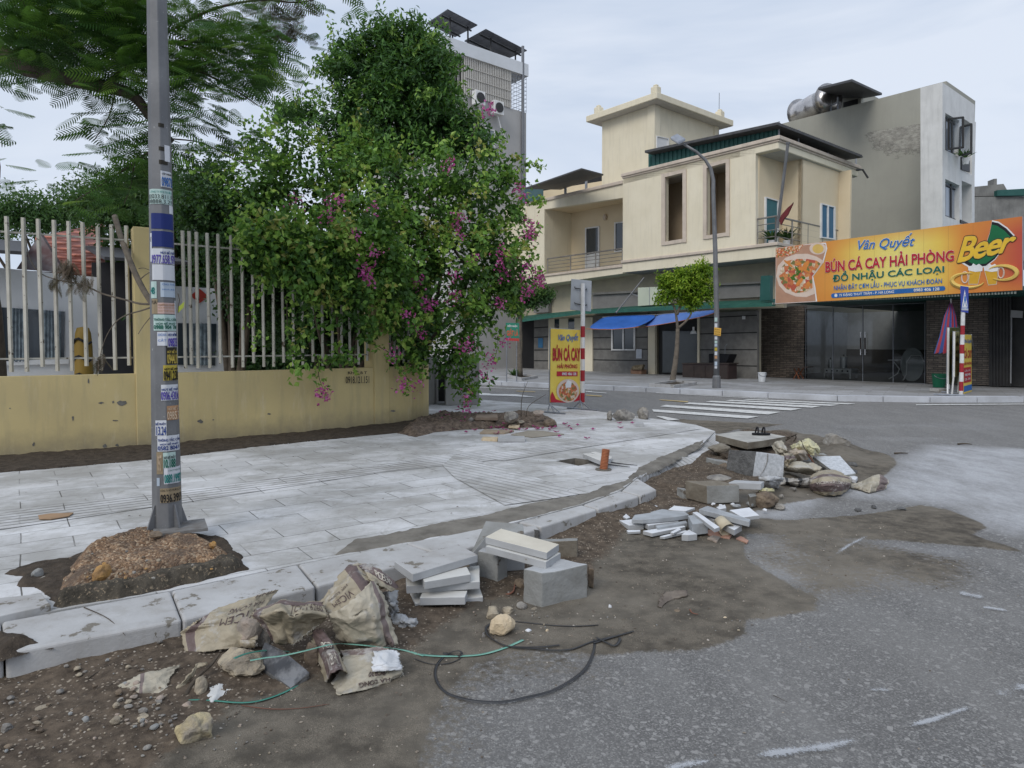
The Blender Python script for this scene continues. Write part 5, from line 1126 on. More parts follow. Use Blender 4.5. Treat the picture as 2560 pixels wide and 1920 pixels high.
# brown seed and dry twigs at the top right of that tree
P, D, S = [], [], []
for k in range(60): P.append(np.array(B(rng.uniform(560, 660), rng.uniform(-20, 75), 7.3))); a = rng.uniform(0, 6.28); D.append(np.array([math.cos(a), math.sin(a), -.4])); S.append(rng.uniform(.18, .3))
fronds('dry_fronds', P, D, S, LM_DEAD, ft_)
# bare branch hanging over the fence with withered leaves
hb_ = T('hanging_branch', 'bare broken branch with withered leaves hung over the fence at the pillar', 'branch', tuple(V(Z7(940, 650), 8.7)))
m = MB(); H = lambda x, y, Y_=8.8: V(Z7(x, y), Y_)
limb(m, [H(700, 100, 9.6), H(735, 220, 9.4), H(772, 320, 9.1), H(830, 460, 8.85), H(882, 560, 8.75), H(935, 645, 8.7), H(960, 700, 8.7)], .04, .035, 8)
for pts, r_ in (([(925, 635), (850, 632), (760, 608), (620, 570), (505, 515), (400, 498), (250, 450), (175, 340), (160, 200)], .016), ([(935, 650), (860, 675), (770, 702), (700, 750), (640, 850), (600, 990)], .012), ([(850, 488), (890, 455), (932, 430)], .009), ([(938, 690), (880, 760), (842, 818)], .006), ([(845, 418), (880, 415), (920, 432)], .005)): limb(m, [H(*p) for p in pts], r_, .004, 5)
m.out('bare_limb', M_BARKG, hb_, smooth=True)
P, D, S = [], [], []
for (x, y, n_) in ((420, 430, 26), (350, 510, 8), (470, 520, 10), (540, 490, 8), (610, 985, 12), (395, 390, 12)):
    for k in range(n_): P.append(np.array(H(x+rng.normal()*22, y+rng.normal()*18-20))); D.append(np.array([rng.normal()*.3, rng.normal()*.3, -1])); S.append(rng.uniform(.12, .22))
fronds('withered_leaves', P, D, S, LM_DEAD, hb_, 1.0)
# green curling tip right of the pole
t = T('leaf_tip', 'single yellow-green leaf curling out behind the sticker pole', 'leaf', tuple(V(Z7(1100, 660), 5.3))); m = MB(); a_ = [V(Z7(*p), 5.3) for p in ((1085, 690), (1100, 655), (1125, 618))]
m.add([a_[0], a_[1]+Vector((.025, 0, 0)), a_[2], a_[1]-Vector((.02, 0, 0))], [(0, 1, 2, 3)]); m.out('blade', flat('yellow_green', (.30, .36, .05)), t); m = MB(); m.tube([V(Z7(*p), 5.3) for p in ((1085, 690), (1088, 640), (1095, 610), (1085, 570))], .003, 4); m.out('stalk', M_BARK, t)
# --- two street trees across the road
def st_tree(label, trunk, br_, blobs, mm, n, L_, W_, Yt, px_s=.1, r0=.10):
    b = trunk[0]; t = T('street_tree', label, 'tree', b, 'street trees across the road'); m = MB(); limb(m, trunk, r0, r0*.6, 8)
    for q in br_: limb(m, q, r0*.5, r0*.15, 6)
    m.out('trunk', M_BARKG, t, smooth=True); c_, o_, t_ = clumps(blobs, n, 22, px_s, .4, .15); leaf_mesh('crown', c_, L_, W_, mm, t, .5, o_, t_, .1); return t
YT = 21.6; F3 = lambda x, y: V(Z3(x, y), YT)
FB3 = lambda z, x, y, rx, ry, Y_, s_: ((tuple(V(z(x, y), Y_))), (rx/s_*Y_/FPX, min(rx, ry)/s_*Y_/FPX, ry/s_*Y_/FPX))
gb = G(Z3(1385, 1640), ZF); YT = gb.y
st_tree('small bright yellow-green street tree in front of the cream house', [gb, F3(1408, 1500), F3(1425, 1350), F3(1432, 1180)], [[F3(1432, 1190), F3(1420, 1080), F3(1395, 980), F3(1340, 915)], [F3(1435, 1175), F3(1500, 1120), F3(1548, 1050), F3(1560, 960)], [F3(1425, 1060), F3(1460, 960), F3(1480, 850)]],
        [FB3(Z3, 1310, 760, 75, 52, YT, 3.456), FB3(Z3, 1400, 850, 120, 110, YT, 3.456), FB3(Z3, 1520, 760, 120, 110, YT, 3.456), FB3(Z3, 1650, 680, 80, 75, YT, 3.456), FB3(Z3, 1660, 850, 90, 110, YT, 3.456), FB3(Z3, 1550, 930, 110, 80, YT, 3.456), FB3(Z3, 1290, 920, 35, 40, YT, 3.456)], LM_YEL, 400, .15, .055, YT, .13, .11)
gb2 = G(X3(992, 1248), ZF); Y2_ = min(gb2.y, 27.5); F2 = lambda x, y: V(X3(x, y), Y2_); gb2 = Vector((F2(992, 1248).x, Y2_, ZF))
st_tree('twisted street tree half hidden behind the bougainvillea flowers', [gb2, F2(985, 1000), F2(992, 850), F2(1000, 715)], [[F2(1000, 720), F2(1050, 690), F2(1110, 680), F2(1130, 620)], [F2(1000, 720), F2(960, 680), F2(940, 600)]],
        [FB3(X3, 1180, 590, 80, 60, Y2_, 3.319), FB3(X3, 1090, 640, 60, 45, Y2_, 3.319), FB3(X3, 1010, 600, 90, 80, Y2_, 3.319), FB3(X3, 940, 700, 70, 50, Y2_, 3.319)], LM_FAR, 220, .16, .07, Y2_, .16, .14)
def plant(label, c, h, n_, mm, name='small_plant', pot=None, L_=.25):
    t = T(name, label, 'plant', c); vs = []
    C_ = np.array(c)
    P_ = []; 
    for k in range(n_):
        a = rng.uniform(0, 6.28); d = np.array([math.cos(a)*.8, math.sin(a)*.8, rng.uniform(.4, 1.3)]); d /= np.linalg.norm(d); s_ = np.cross(d, [0, 0, 1]); s_ /= np.linalg.norm(s_); l_ = h*rng.uniform(.7, 1.2); p1 = C_+d*l_*.5; p2 = C_+d*l_+np.array([0, 0, -l_*.15]); P_ += [C_, p1+s_*.03*h*2, p2, p1-s_*.03*h*2]
    np_mesh('leaves', np.array(P_), np.arange(len(P_)).reshape(-1, 4), mm, t, attrs=dict(lf=rng.uniform(0, 1, len(P_))))
    m = MB(); m.lathe(tuple(Vector(c)-UP*(pot or .06)), [(.10, 0), (.14, pot or .06), (.12, pot or .06)], 12); m.out('pot' if pot else 'root_ball', M_WHITE if pot else M_EARTH, t); return t
plant('spiky green plant at the foot of the twisted street tree', tuple(gb2+Vector((-.25, -.4, .06))), .42, 34, LM_FAR)
plant('leafy potted plant on the corner balcony, left of the leaning tube', tuple(PU.at(Z2(35, 1525), -.4)), .6, 46, LM_DARK, 'balcony_plant', .3)
plant('leafy potted plant on the corner balcony, right of the leaning tube', tuple(PW.at(Z2(160, 1525), -.45)), .6, 46, LM_DARK, 'balcony_plant', .3)
plant('small balcony plant on the white front of the concrete townhouse', tuple(PGW.at(Z2(1710, 815), 1.2)), .6, 26, LM_FAR, 'balcony_plant', .25)
# tree pits across the road
for lb, z_, q in (('white stone edging round the small yellow-green street tree', Y1, [(1185, 22), (1400, 38), (1597, 8), (1420, -14)]), ('white stone edging round the twisted street tree', X3, [(890, 1272), (1010, 1300), (1145, 1280), (1010, 1258)])):
    P = [G(z_(*p), ZF) for p in q]; t = T('tree_pit', lb, 'tree pit', P[0], 'stone edged tree pits'); m = MB()
    for i in range(4):
        a, b = P[i], P[(i+1) % 4]; c_ = sum(P, Vector())/4; m = MB(); m.prism([a, b, b.lerp(c_, .14), a.lerp(c_, .14)], (0, 0, .10)); m.out('edging_stone', M_KERB, t)
    MB().face([p.lerp(sum(P, Vector())/4, .14)+UP*.03 for p in P]).out('soil_bed', M_EARTH, t)
# ================================================================ BILLBOARD
bb = T('billboard', 'long yellow and orange food billboard hung over the restaurant front', 'billboard', CN.at(Z4(1100, 800)))
tB, bB = lin(Z4(70, 345), Z4(2200, 72)), lin(Z4(62, 830), Z4(2195, 708)); xl, xr = Z4(66, 0)[0], Z4(2198, 0)[0]
nx, ny = 60, 16; Vv, Uu, Ww = [], [], []
for j in range(ny):
    for i in range(nx):
        x_ = xl+(xr-xl)*i/(nx-1); y_ = bB(x_)+(tB(x_)-bB(x_))*j/(ny-1); Vv.append(tuple(CN.at((x_, y_), .10))); Uu.append(i/(nx-1)); Ww.append(j/(ny-1))
m_, t_, b_ = new_mat('billboard_print'); au = t_.nodes.new('ShaderNodeAttribute'); au.attribute_name = 'bu'; av = t_.nodes.new('ShaderNodeAttribute'); av.attribute_name = 'bv'
c = ramp(t_, au.outputs['Fac'], [(0, (.50, .15, .04)), (.22, (.60, .26, .04)), (.33, (.68, .50, .10)), (.5, (.72, .63, .18)), (.66, (.68, .48, .08)), (.76, (.60, .22, .03)), (1, (.42, .055, .03))])
ed = mth(t_, 'ABSOLUTE', mth(t_, 'SUBTRACT', av.outputs['Fac'], .5)); c = mixc(t_, ramp(t_, ed, [(.28, 0), (.5, .6)]), c, (.55, .20, .03))
gl_ = mth(t_, 'PINGPONG', mth(t_, 'MULTIPLY', au.outputs['Fac'], 10), .5); c = mixc(t_, ramp(t_, gl_, [(0, .35), (.02, 0)]), c, (.25, .12, .03))
t_.links.new(c, b_.inputs['Base Color']); b_.inputs['Roughness'].default_value = .45
bump(t_, b_, nz(t_, coords(t_), .8, 3), .4, .05)
np_mesh('printed_face', Vv, grid_faces(nx, ny), m_, bb, attrs=dict(bu=Uu, bv=Ww))
panel(CN, rect(xl, xr, tB, bB), .10, .098).out('panel_frame', M_STEEL, bb)
M_BACK = M_STEEL
def bt(s, x0, x1, l, r, m_, bold=.02, shear=0, outline=None, off=.125, name='lettering', ow=.03, sp=1.0):
    if outline: txt(s, pq(CN, Z4, off-.008, x0, x1, l, r), outline, 'letter_outline', bb, bold, shear, ow, sp=sp)
    return txt(s, pq(CN, Z4, off, x0, x1, l, r), m_, name, bb, bold, shear, sp=sp)
bt('Vân Quyết', 780, 1268, (255, 385), (215, 352), I_BLUE, .012, .35, I_WHITE)
bt('BÚN CÁ CAY HẢI PHÒNG', 498, 1604, (437, 555), (335, 456), I_RED, .035, 0, I_WHITE, ow=.02)
bt('ĐỒ NHẬU CÁC LOẠI', 560, 1520, (552, 652), (472, 568), I_GREEN, .03, 0, I_WHITE, ow=.015)
bt('NHẬN ĐẶT CƠM LẨU - PHỤC VỤ KHÁCH ĐOÀN', 570, 1503, (650, 722), (586, 660), I_BLUE, .02)
def poly_on(pl, z, pts, off, m_, name, parent): return MB().face([pl.at(z(*p), off) for p in pts]).out(name, m_, parent)
pill = []
for k in range(9): a = math.pi/2+k*math.pi/8; pill.append((565+20*math.cos(a), 757-20*math.sin(a)))
for k in range(9): a = -math.pi/2+k*math.pi/8; pill.append((1512+20*math.cos(a), 694-20*math.sin(a)))
poly_on(CN, Z4, pill, .115, ink('pill_blue', (.02, .12, .36)), 'blue_strip', bb)
bt('75 ĐẶNG THUỲ TRÂM - P. HẠ LONG', 615, 1088, (737, 769), (704, 740), I_WHITE, .02)
bt('0983 406 128', 1260, 1480, (698, 722), (686, 711), I_WHITE, .03)
poly_on(CN, Z4, [(573, 752), (586, 738), (600, 750), (597, 767), (577, 768)], .12, I_WHITE, 'house_mark', bb)
# printed dish
def ell(c, rx, ry, n=28, a0=0, a1=6.2832): return [(c[0]+rx*math.cos(a0+(a1-a0)*k/n), c[1]+ry*math.sin(a0+(a1-a0)*k/n)) for k in range(n)]
poly_on(CN, Z4, [(70, 348), (440, 300), (500, 300), (512, 350), (480, 470), (390, 590), (410, 690), (425, 808), (62, 828)], .104, I_WHITE, 'picture_border', bb)
poly_on(CN, Z4, [(72, 350), (435, 306), (495, 310), (502, 350), (470, 465), (380, 590), (400, 690), (413, 804), (64, 824)], .108, ink('table_print', (.42, .24, .16)), 'picture_ground', bb)
poly_on(CN, Z4, [(72, 350), (305, 318), (270, 370), (190, 410), (70, 430)], .111, M_FOOD2, 'picture_salad', bb)
poly_on(CN, Z4, [p for p in ell((430, 350), 72, 52)], .112, I_CREAM, 'small_bowl', bb); poly_on(CN, Z4, ell((432, 352), 48, 40), .115, ink('lemon_print', (.62, .42, .12)), 'small_bowl_food', bb)
clip = [(70, 590), (85, 500), (150, 430), (240, 398), (340, 395), (420, 420), (478, 455), (470, 480), (380, 590), (398, 680), (408, 740), (330, 770), (240, 765), (150, 730), (95, 670)]
poly_on(CN, Z4, clip, .113, I_CREAM, 'bowl', bb)
clip2 = [(95, 590), (110, 520), (170, 455), (250, 440), (340, 440), (420, 455), (455, 480), (380, 590), (385, 690), (330, 725), (240, 735), (160, 700), (115, 650)]
poly_on(CN, Z4, clip2, .116, M_FOOD, 'bowl_food', bb)
rr = random.Random(5)
for nm, col, k_ in (('chicken_print', (.60, .22, .05), 9), ('herb_print', (.06, .14, .02), 9)):
    m = MB()
    for k in range(k_):
        cx_, cy_ = rr.uniform(150, 350), rr.uniform(480, 690); l_, w_ = rr.uniform(20, 55), rr.uniform(8, 18); a = rr.uniform(0, 3.1)
        if 'herb' in nm: cx_, cy_, l_, w_ = rr.uniform(210, 340), rr.uniform(510, 610), l_*.6, w_*.7
        m.face([CN.at(Z4(cx_+l_*math.cos(a)*math.cos(t)-w_*math.sin(a)*math.sin(t), cy_+l_*math.sin(a)*math.cos(t)+w_*math.cos(a)*math.sin(t)), .119+.0004*k+(.004 if 'herb' in nm else 0)) for t in [x*.6283 for x in range(10)]])
    m.out(nm, ink(nm, col), bb)
# printed beer
bs = [(1935, 118), (1990, 130), (2060, 178), (2120, 240), (2040, 330), (1960, 440), (1880, 500), (1760, 512), (1680, 465), (1780, 430), (1880, 330), (1915, 220)]
def grow(P, s_):
    cx_ = sum(p[0] for p in P)/len(P); cy_ = sum(p[1] for p in P)/len(P); return [(cx_+(p[0]-cx_)*s_, cy_+(p[1]-cy_)*s_) for p in P]
poly_on(CN, Z4, grow(bs, 1.06), .104, I_WHITE, 'bottle_outline', bb); poly_on(CN, Z4, bs, .108, I_BLACK, 'bottle_outline', bb); poly_on(CN, Z4, grow(bs, .88), .112, ink('bottle_green', (.01, .13, .05)), 'bottle_shape', bb)
def beer(off, m_, nm, ex): txt('Beer', quad(CN.at(Z4(1640, 470), off), CN.at(Z4(2120, 365), off), CN.at(Z4(2150, 195), off), CN.at(Z4(1650, 262), off)), m_, nm, bb, .022, .3, ex, sp=.9)
beer(.118, I_BLACK, 'letter_outline', .045); beer(.123, ink('cream_outline', (.60, .40, .10)), 'letter_outline', .018); beer(.128, I_YEL, 'lettering', 0)
M_BEERP = ink('beer_print', (.58, .33, .03))
for (a, nm) in (([(1745, 530), (1842, 522), (1812, 655), (1735, 655)], 0), ([(1870, 530), (1990, 530), (1972, 655), (1905, 662)], 1)):
    poly_on(CN, Z4, grow(a, 1.1), .108, ink('glass_print', (.60, .52, .40)), 'beer_mug', bb); poly_on(CN, Z4, a, .112, M_BEERP, 'beer_mug', bb)
    cx_ = (a[0][0]+a[1][0])/2; poly_on(CN, Z4, [(cx_-62, 540), (cx_-66, 505), (cx_-35, 500), (cx_-20, 478), (cx_+5, 495), (cx_+30, 482), (cx_+62, 508), (cx_+58, 545), (cx_, 552)], .116, I_WHITE, 'beer_foam', bb)
for (c_, rx, ry) in (((1700, 600), 28, 48), ((2012, 560), 26, 46)):
    e = ell(c_, rx, ry, 16); m = MB(); m.tube([CN.at(Z4(*p), .112) for p in e+[e[0]]], .02, 4); m.out('mug_handle', I_CREAM, bb)
e = [(1605+540*t, 600+(70*math.sin(t*6.28+.6)+(35*math.cos(t*3.1)))*(.8)) for t in [k/30 for k in range(31)]]
m = MB()
for o_ in (0, 1):
    e = ell((1730, 625), 140, 62, 22, .3, 5.2) if o_ == 0 else ell((2020, 560), 130, 62, 22, -2.6, 2.4); m.tube([CN.at(Z4(*p), .12) for p in e], [.012+.05*math.sin(math.pi*k/21) for k in range(22)], 5)
m.out('beer_splash', ink('splash_print', (.66, .46, .12)), bb)

# ================================================================ POLES, SIGNS, LAMPS
M_GALV = mat('galvanised_steel', (.185, .188, .195), (.135, .138, .145), 4, .55, .12, 50, .002, metal=.35, streak=((.10, .10, .10), .35), spot=((.34, .34, .34), .66, 30))
# --- the near pole
pb = V((420, 1372), 4.82); ptp = V((392, 0), 4.88); pz0, pz1 = .12, ptp.z
def pcen(z): return pb.lerp(ptp, (z-pb.z)/(ptp.z-pb.z))
def prad(z): return .100-.0088*z
TH0 = -math.pi/2+math.pi/8+.15; _al = math.atan2(pb.y, pb.x)
def psurf(z, th, off=0):               # th measured round the pole, 0 = towards the camera
    ang = _al+math.pi+th; k = (ang-TH0) % (math.pi/4); r_ = prad(z)*math.cos(math.pi/8)/math.cos(k-math.pi/8)+off; c_ = pcen(z); return Vector((c_.x+r_*math.cos(ang), c_.y+r_*math.sin(ang), z))
lp = T('utility_pole', 'tall eight-sided steel pole pasted with phone number stickers, standing on earth mound', 'pole', (pb.x, pb.y, pz0))
m = MB(); zs_ = [.10, .5, 1.5, 3, 5, 8]
m.add([tuple((lambda c_, r_: (c_.x+r_*math.cos(TH0+k*math.pi/4), c_.y+r_*math.sin(TH0+k*math.pi/4), z))(pcen(z), prad(z))) for z in zs_ for k in range(8)], [(i*8+k, i*8+(k+1) % 8, (i+1)*8+(k+1) % 8, (i+1)*8+k) for i in range(len(zs_)-1) for k in range(8)]+[tuple(range((len(zs_)-1)*8, len(zs_)*8))])
m.out('shaft', M_GALV, lp, bevel=.004)
for k in range(4):
    ang = _al+math.pi+.55+k*math.pi/2; d_ = Vector((math.cos(ang), math.sin(ang), 0)); s_ = Vector((-d_.y, d_.x, 0))*.006; c_ = pcen(.3); c_.z = 0
    m = MB(); m.prism([c_+d_*.08+UP*.10-s_, c_+d_*.19+UP*.10-s_, c_+d_*.17+UP*.18-s_, c_+d_*.095+UP*.40-s_, c_+d_*.08+UP*.40-s_], s_*2); m.out('base_fin', M_GALV, lp)
m = MB(); m.box((pb.x+.10, pb.y-.02, .228), (.34, .30, .02), .5); m.out('base_plate', mat('gritty_plate', (.20, .20, .20), (.13, .12, .11), 12, .9, .4), lp)
I_ = dict(w=ink('sticker_white', (.56, .58, .62)), t=ink('sticker_teal', (.42, .55, .52)), n=ink('sticker_navy', (.012, .025, .14)), k=ink('sticker_black', (.025, .022, .015)), y=ink('sticker_yellow', (.42, .33, .05)), o=ink('sticker_orange', (.42, .24, .13)), b=ink('sticker_brown', (.28, .22, .14)), p=ink('sticker_pink', (.50, .36, .32)), l=ink('sticker_blue', (.40, .47, .55)), g=ink('gold_ink', (.50, .38, .08)), c=ink('copper_ink', (.62, .48, .34)))
def sth(px, z):
    c_ = pcen(z); D = c_.y; cx_ = 1280+FPX*1.0007*c_.x/D; r_ = prad(z)*FPX/D; return math.asin(max(-.97, min(.97, (px-cx_)/r_)))
def pz(px, py): return V((px, py), pcen(1.5).y-.09).z
def sticker(z, x0, x1, y0, y1, base, lines=(), lab=None):
    (a, b), (c_, d_) = z(x0, y0), z(x1, y1); zt_, zb_ = pz(a, b), pz(c_, d_); zm = (zt_+zb_)/2; t0, t1 = sth(a, zm), sth(c_, zm)
    n = 12; vs = [tuple(psurf(zz_, t0+(t1-t0)*i/n, .0035)) for zz_ in (zb_, zt_) for i in range(n+1)]
    me = MB().add(vs, [(i, i+1, n+2+i, n+1+i) for i in range(n)]).out('sticker', I_[base], lp)
    if lab: me['label'] = lab
    for (s_, fy0, fy1, fx0, fx1, inkm, bold) in lines:
        fn = lambda u, v: psurf(zt_+(zb_-zt_)*(fy1+(fy0-fy1)*v), t0+(t1-t0)*(fx0+(fx1-fx0)*u), .006)
        o = txt(s_, fn, inkm, 'lettering', None, bold); sub_parent(o, me, lp)
    return me
B_ = I_BLUE
sticker(X4, 222, 300, 135, 265, 'w', [('0987.8', .38, .95, .06, 1.0, B_, .02), ('LẮP MẠNG', .08, .25, .1, .9, I_BLACK, .01)])
sticker(X4, 140, 300, 285, 405, 't', [('02033.811.9', .36, .64, 0, .95, I_BLACK, .0), ('08888.3.29', .7, .96, 0, .95, I_BLACK, 0), ('CÔNG TY MÔI TRƯỜNG', .08, .26, .1, .98, I_TEAL, 0)])
sticker(X4, 278, 312, 408, 475, 'w')
sticker(X4, 148, 318, 480, 606, 'n', lab='dark navy blue band of tape'); sticker(X4, 148, 318, 624, 750, 'n', lab='dark navy blue band of tape')
sticker(X4, 150, 321, 765, 887, 'w', [('0977.658.979', .42, .98, 0, 1, I_VIO, .02), ('HÚT BỂ PHỐT', .12, .34, .35, .98, I_NAVY, .03)])
sticker(X4, 138, 150, 640, 870, 'w', [('HÚT', .1, .3, .1, .9, I_BLACK, 0)])
sticker(X4, 150, 326, 893, 1018, 'w'); sticker(X4, 205, 330, 1035, 1155, 'l', [('CHO THUÊ', .05, .2, .1, .9, B_, 0), ('NHÀ ĐẤT', .4, .52, .1, .9, B_, 0)])
sticker(X4, 137, 178, 1030, 1165, 't', [('48', .35, .75, .1, .8, I_TEAL, .02)])
sticker(X4, 140, 182, 1170, 1290, 'b', [('MUA', .1, .35, .1, .9, I_BLACK, 0)])
sticker(X4, 180, 306, 1200, 1288, 'p', [('CHỐNG THẤM', .06, .26, .05, .95, I_['o'], .01), ('SỬA NHÀ VỆ SINH', .36, .55, .05, .95, I_['o'], 0), ('GỌI THỢ NGAY', .65, .85, .05, .95, I_['o'], 0)])
sticker(X4, 306, 332, 1180, 1320, 'w')
sticker(X4, 154, 321, 1296, 1424, 't', [('THÔNG TẮC CỐNG', .16, .38, .03, .97, I_GREEN, .02), ('HÚT BỂ PHỐT', .46, .62, .1, .9, I_GREEN, .03), ('0988 904 704', .66, .9, .03, .97, I_GREEN, .03)])
sticker(X4, 175, 246, 1435, 1545, 'w', [('KHOAN', .1, .3, .1, .9, B_, 0), ('CẮT', .45, .7, .1, .9, B_, 0)])
sticker(X4, 248, 342, 1432, 1557, 'w', [('HÚT BỂ PHỐT', .05, .28, .05, 1, I_NAVY, .02), ('0987.51', .42, .95, .05, 1, I_VIO, .03)])
sticker(X5, 238, 348, -60, 100, 'k', [('HÚT BỂ PHỐT', .25, .44, .05, .98, I_['g'], .02), ('0944.892', .50, .95, .04, .98, I_['g'], .03)])
sticker(X5, 214, 349, 106, 229, 'y', [('HÚT BỂ PHỐT', .12, .32, .05, .98, I_BLACK, .03), ('0941.238.8', .38, .98, .02, .98, I_BLACK, .03)])
sticker(X5, 195, 352, 262, 388, 'w', [('HÚT BỂ PHỐT', .16, .38, .03, .97, I_NAVY, .02), ('0906.430.46', .44, .96, .0, .99, I_VIO, .02)])
sticker(X5, 234, 354, 432, 546, 'o', [('HÚT BỂ PHỐT', .06, .3, .05, .98, I_['c'], .02), ('0985.76', .4, .95, 0, .98, I_['c'], .02)])
sticker(X5, 154, 229, 545, 667, 'w', [('BỂ PHỐT', .1, .3, .05, .95, I_NAVY, .02), ('13.24', .4, .95, .1, .95, I_NAVY, .02)])
sticker(X5, 163, 330, 668, 792, 'w', [('THÔNG TẮC CỐNG', .12, .36, .02, .98, I_NAVY, .02), ('HÚT BỂ PHỐT', .44, .6, .1, .85, I_NAVY, .03), ('0582 804 9', .66, .92, .02, .9, I_NAVY, .02)])
sticker(X5, 326, 359, 572, 692, 'w', [('033', .45, .9, .2, 1, I_VIO, .02)]); sticker(X5, 331, 361, 735, 852, 'w', [('098', .45, .9, .2, 1, I_['o'], .02)])
sticker(X5, 156, 198, 796, 972, 'b', [('0937', .15, .85, .2, .8, I_['c'], .02)])
sticker(X5, 200, 291, 802, 925, 't', [('HÚT BỂ PHỐT', .16, .4, .05, .95, I_BLACK, .01), ('10.188', .44, .97, .05, .95, I_GREEN, .03)])
sticker(X5, 203, 363, 922, 1052, 'w', [('CÔNG TY MÔI TRƯỜNG', .1, .25, .2, .98, I_GREEN, 0), ('0889.199922', .42, .93, .02, .99, I_TEAL, .03)])
sticker(X5, 155, 172, 1000, 1065, 'l')
sticker(X5, 173, 338, 1085, 1200, 'b', [('CÔNG TY MÔI TRƯỜNG QUANG', .04, .25, .02, .98, I_BLACK, 0), ('0936.395.9', .42, .97, .02, .99, I_BLACK, .02)])
for (x0, x1, y0, y1) in ((1405, 1450, 1042, 1075), (1405, 1450, 1248, 1282), (1405, 1472, 1365, 1402)): sticker(Z6, x0, x1, y0, y1, 'k', lab='small black square of tape')
sticker(Z6, 1450, 1490, 1228, 1372, 'w')

# --- curved street lamp across the road
base = G((1791, 970), ZF); D = base.y
sl = T('street_lamp', 'slim grey street lamp with curved arm and square head before the cream house', 'street lamp', base)
path = [base, V((1792, 800), D), V((1788, 620), D), V((1783, 480), D), V(Z1(1740, 1560), D), V(Z1(1718, 1460), D), V(Z1(1668, 1380), D), V(Z1(1590, 1310), D), V(Z1(1485, 1247), D)]
m = MB(); m.tube(path, [.085, .078, .068, .06, .056, .052, .046, .042, .038], 12); m.out('pole', M_GALV, sl, smooth=True)
m = MB(); m.tube([base, base+UP*.35, base+UP*.4], [.13, .12, .08], 10); m.out('base_sleeve', M_GALV, sl)
q = [V(Z1(1368, 1205), D-.35), V(Z1(1440, 1252), D-.5), V(Z1(1500, 1222), D-.1), V(Z1(1425, 1178), D+.1)]
m = MB(); m.prism(q, (0, 0, .09)); m.out('lamp_head', M_STEEL, sl, bevel=.02)
m = MB(); c_ = sum((p for p in q), Vector())/4; m.prism([c_+(p-c_)*.62-UP*.01 for p in q], (0, 0, .012)); m.out('lamp_lens', flat('lamp_lens', (.35, .34, .30), .3), sl)
rr = random.Random(3)
for k, (y0, y1, c1) in enumerate(((1085, 1120, 't'), (1135, 1170, 'w'), (1245, 1275, 'w'), (1285, 1305, 't'), (1310, 1335, 'l'), (1345, 1372, 'y'), (1378, 1410, 'w'), (1415, 1440, 'o'), (1465, 1500, 'l'), (1505, 1525, 'w'))):
    a, b = V(Z3(1768, y1), D-.085), V(Z3(1768, y0), D-.085); m = MB(); n = 6; wd = .06
    m.add([(a.x+wd*math.sin(t), D-.084*math.cos(t), z_) for z_ in (a.z, b.z) for t in [-1+2*i/n for i in range(n+1)]], [(i, i+1, n+2+i, n+1+i) for i in range(n)]); m.out('sticker', I_[c1], sl)
a = T('small_notice', 'small orange-yellow paper notice tied to the curved street lamp', 'notice', V(Z3(1775, 1205), D-.12), None)
pln = Pl(V(Z3(1775, 1205), D-.12), (0, -1, 0)); panel(pln, [Z3(1745, 1235), Z3(1803, 1245), Z3(1808, 1178), Z3(1748, 1168)], .004).out('paper', ink('orange_paper', (.62, .36, .07)), a)
for k in range(3): txt('CHO THUÊ NHÀ', pq(pln, Z3, .004, 1752, 1798, (1180+k*20, 1190+k*20), (1186+k*20, 1196+k*20)), I_BLACK, 'lettering', a, 0)

# --- striped sign posts
M_REDP, M_WHP = mat('red_post_paint', (.33, .02, .03), (.27, .02, .028), 8, .5, 0), mat('white_post_paint', (.66, .66, .66), (.52, .52, .52), 8, .5, 0, spot=((.3, .28, .25), .66, 20))
def striped(name, label, cx, zf_, ys_, D, r_, z0):
    t = T(name, label, 'traffic sign', Vector(((cx-1280)/FPX*D, D, z0)))
    x_ = (cx-1280)/FPX*D
    for i in range(len(ys_)-1):
        a, b = V((cx, zf_(ys_[i])), D).z, V((cx, zf_(ys_[i+1])), D).z
        m = MB(); m.tube([Vector((x_, D, b)), Vector((x_, D, a))], r_, 14, cap=i in (0,)); m.out('red_band' if i % 2 else 'white_band', M_REDP if i % 2 else M_WHP, t, smooth=False)
    return t, x_
D1 = G((1454, 1022), ZP).y
t1, x1_ = striped('crosswalk_sign', 'back of a grey road sign on a red and white post beside the banner', Z3(611, 0)[0], lambda y: y, [Z3(0, y)[1] for y in (790, 1160, 1255, 1350, 1445, 1540, 1635)]+[Y1(0, y)[1] for y in (75, 170, 222)], D1, .046, ZP)
ps_ = Pl((x1_, D1-.0, 0), (-.12, -1, 0)); m = MB(); panel(ps_.sh(-.08), [Z3(503, 1018), Z3(683, 1033), Z3(688, 768), Z3(512, 750)], .012, 0, m); m.out('sign_plate', mat('plate_back', (.36, .385, .42), (.31, .33, .36), 3, .5, 0, metal=.2), t1, bevel=.004)
for yy in (838, 972): m = MB(); a, b = ps_.at(Z3(543, yy-8), -.04), ps_.at(Z3(645, yy+8), -.04); m.tube([a+UP*.03, a-E2*0, b, b+UP*.03], .012, 6); m.out('clamp', M_DARKM, t1)
m = MB(); m.lathe((x1_, D1, ZP), [(.12, 0), (.08, .06), (.05, .14)], 10); m.out('post_foot', M_BOX, t1)
D2 = G((2405, 987), ZF).y
t2, x2_ = striped('crossing_sign', 'blue pedestrian crossing sign on a red and white post by the restaurant', Z4(1676, 0)[0], lambda y: y, [Z4(0, y)[1] for y in (690, 1015, 1095, 1180, 1258, 1340, 1420, 1500, 1580, 1612)], D2, .05, ZF)
p2_ = Pl((x2_, D2-.06, 0), (-.2, -1, 0)); m = MB(); panel(p2_, [Z4(1668, 895), Z4(1731, 906), Z4(1733, 682), Z4(1663, 672)], .012, 0, m); m.out('sign_plate', ink('sign_blue', (.045, .07, .33), .4), t2)
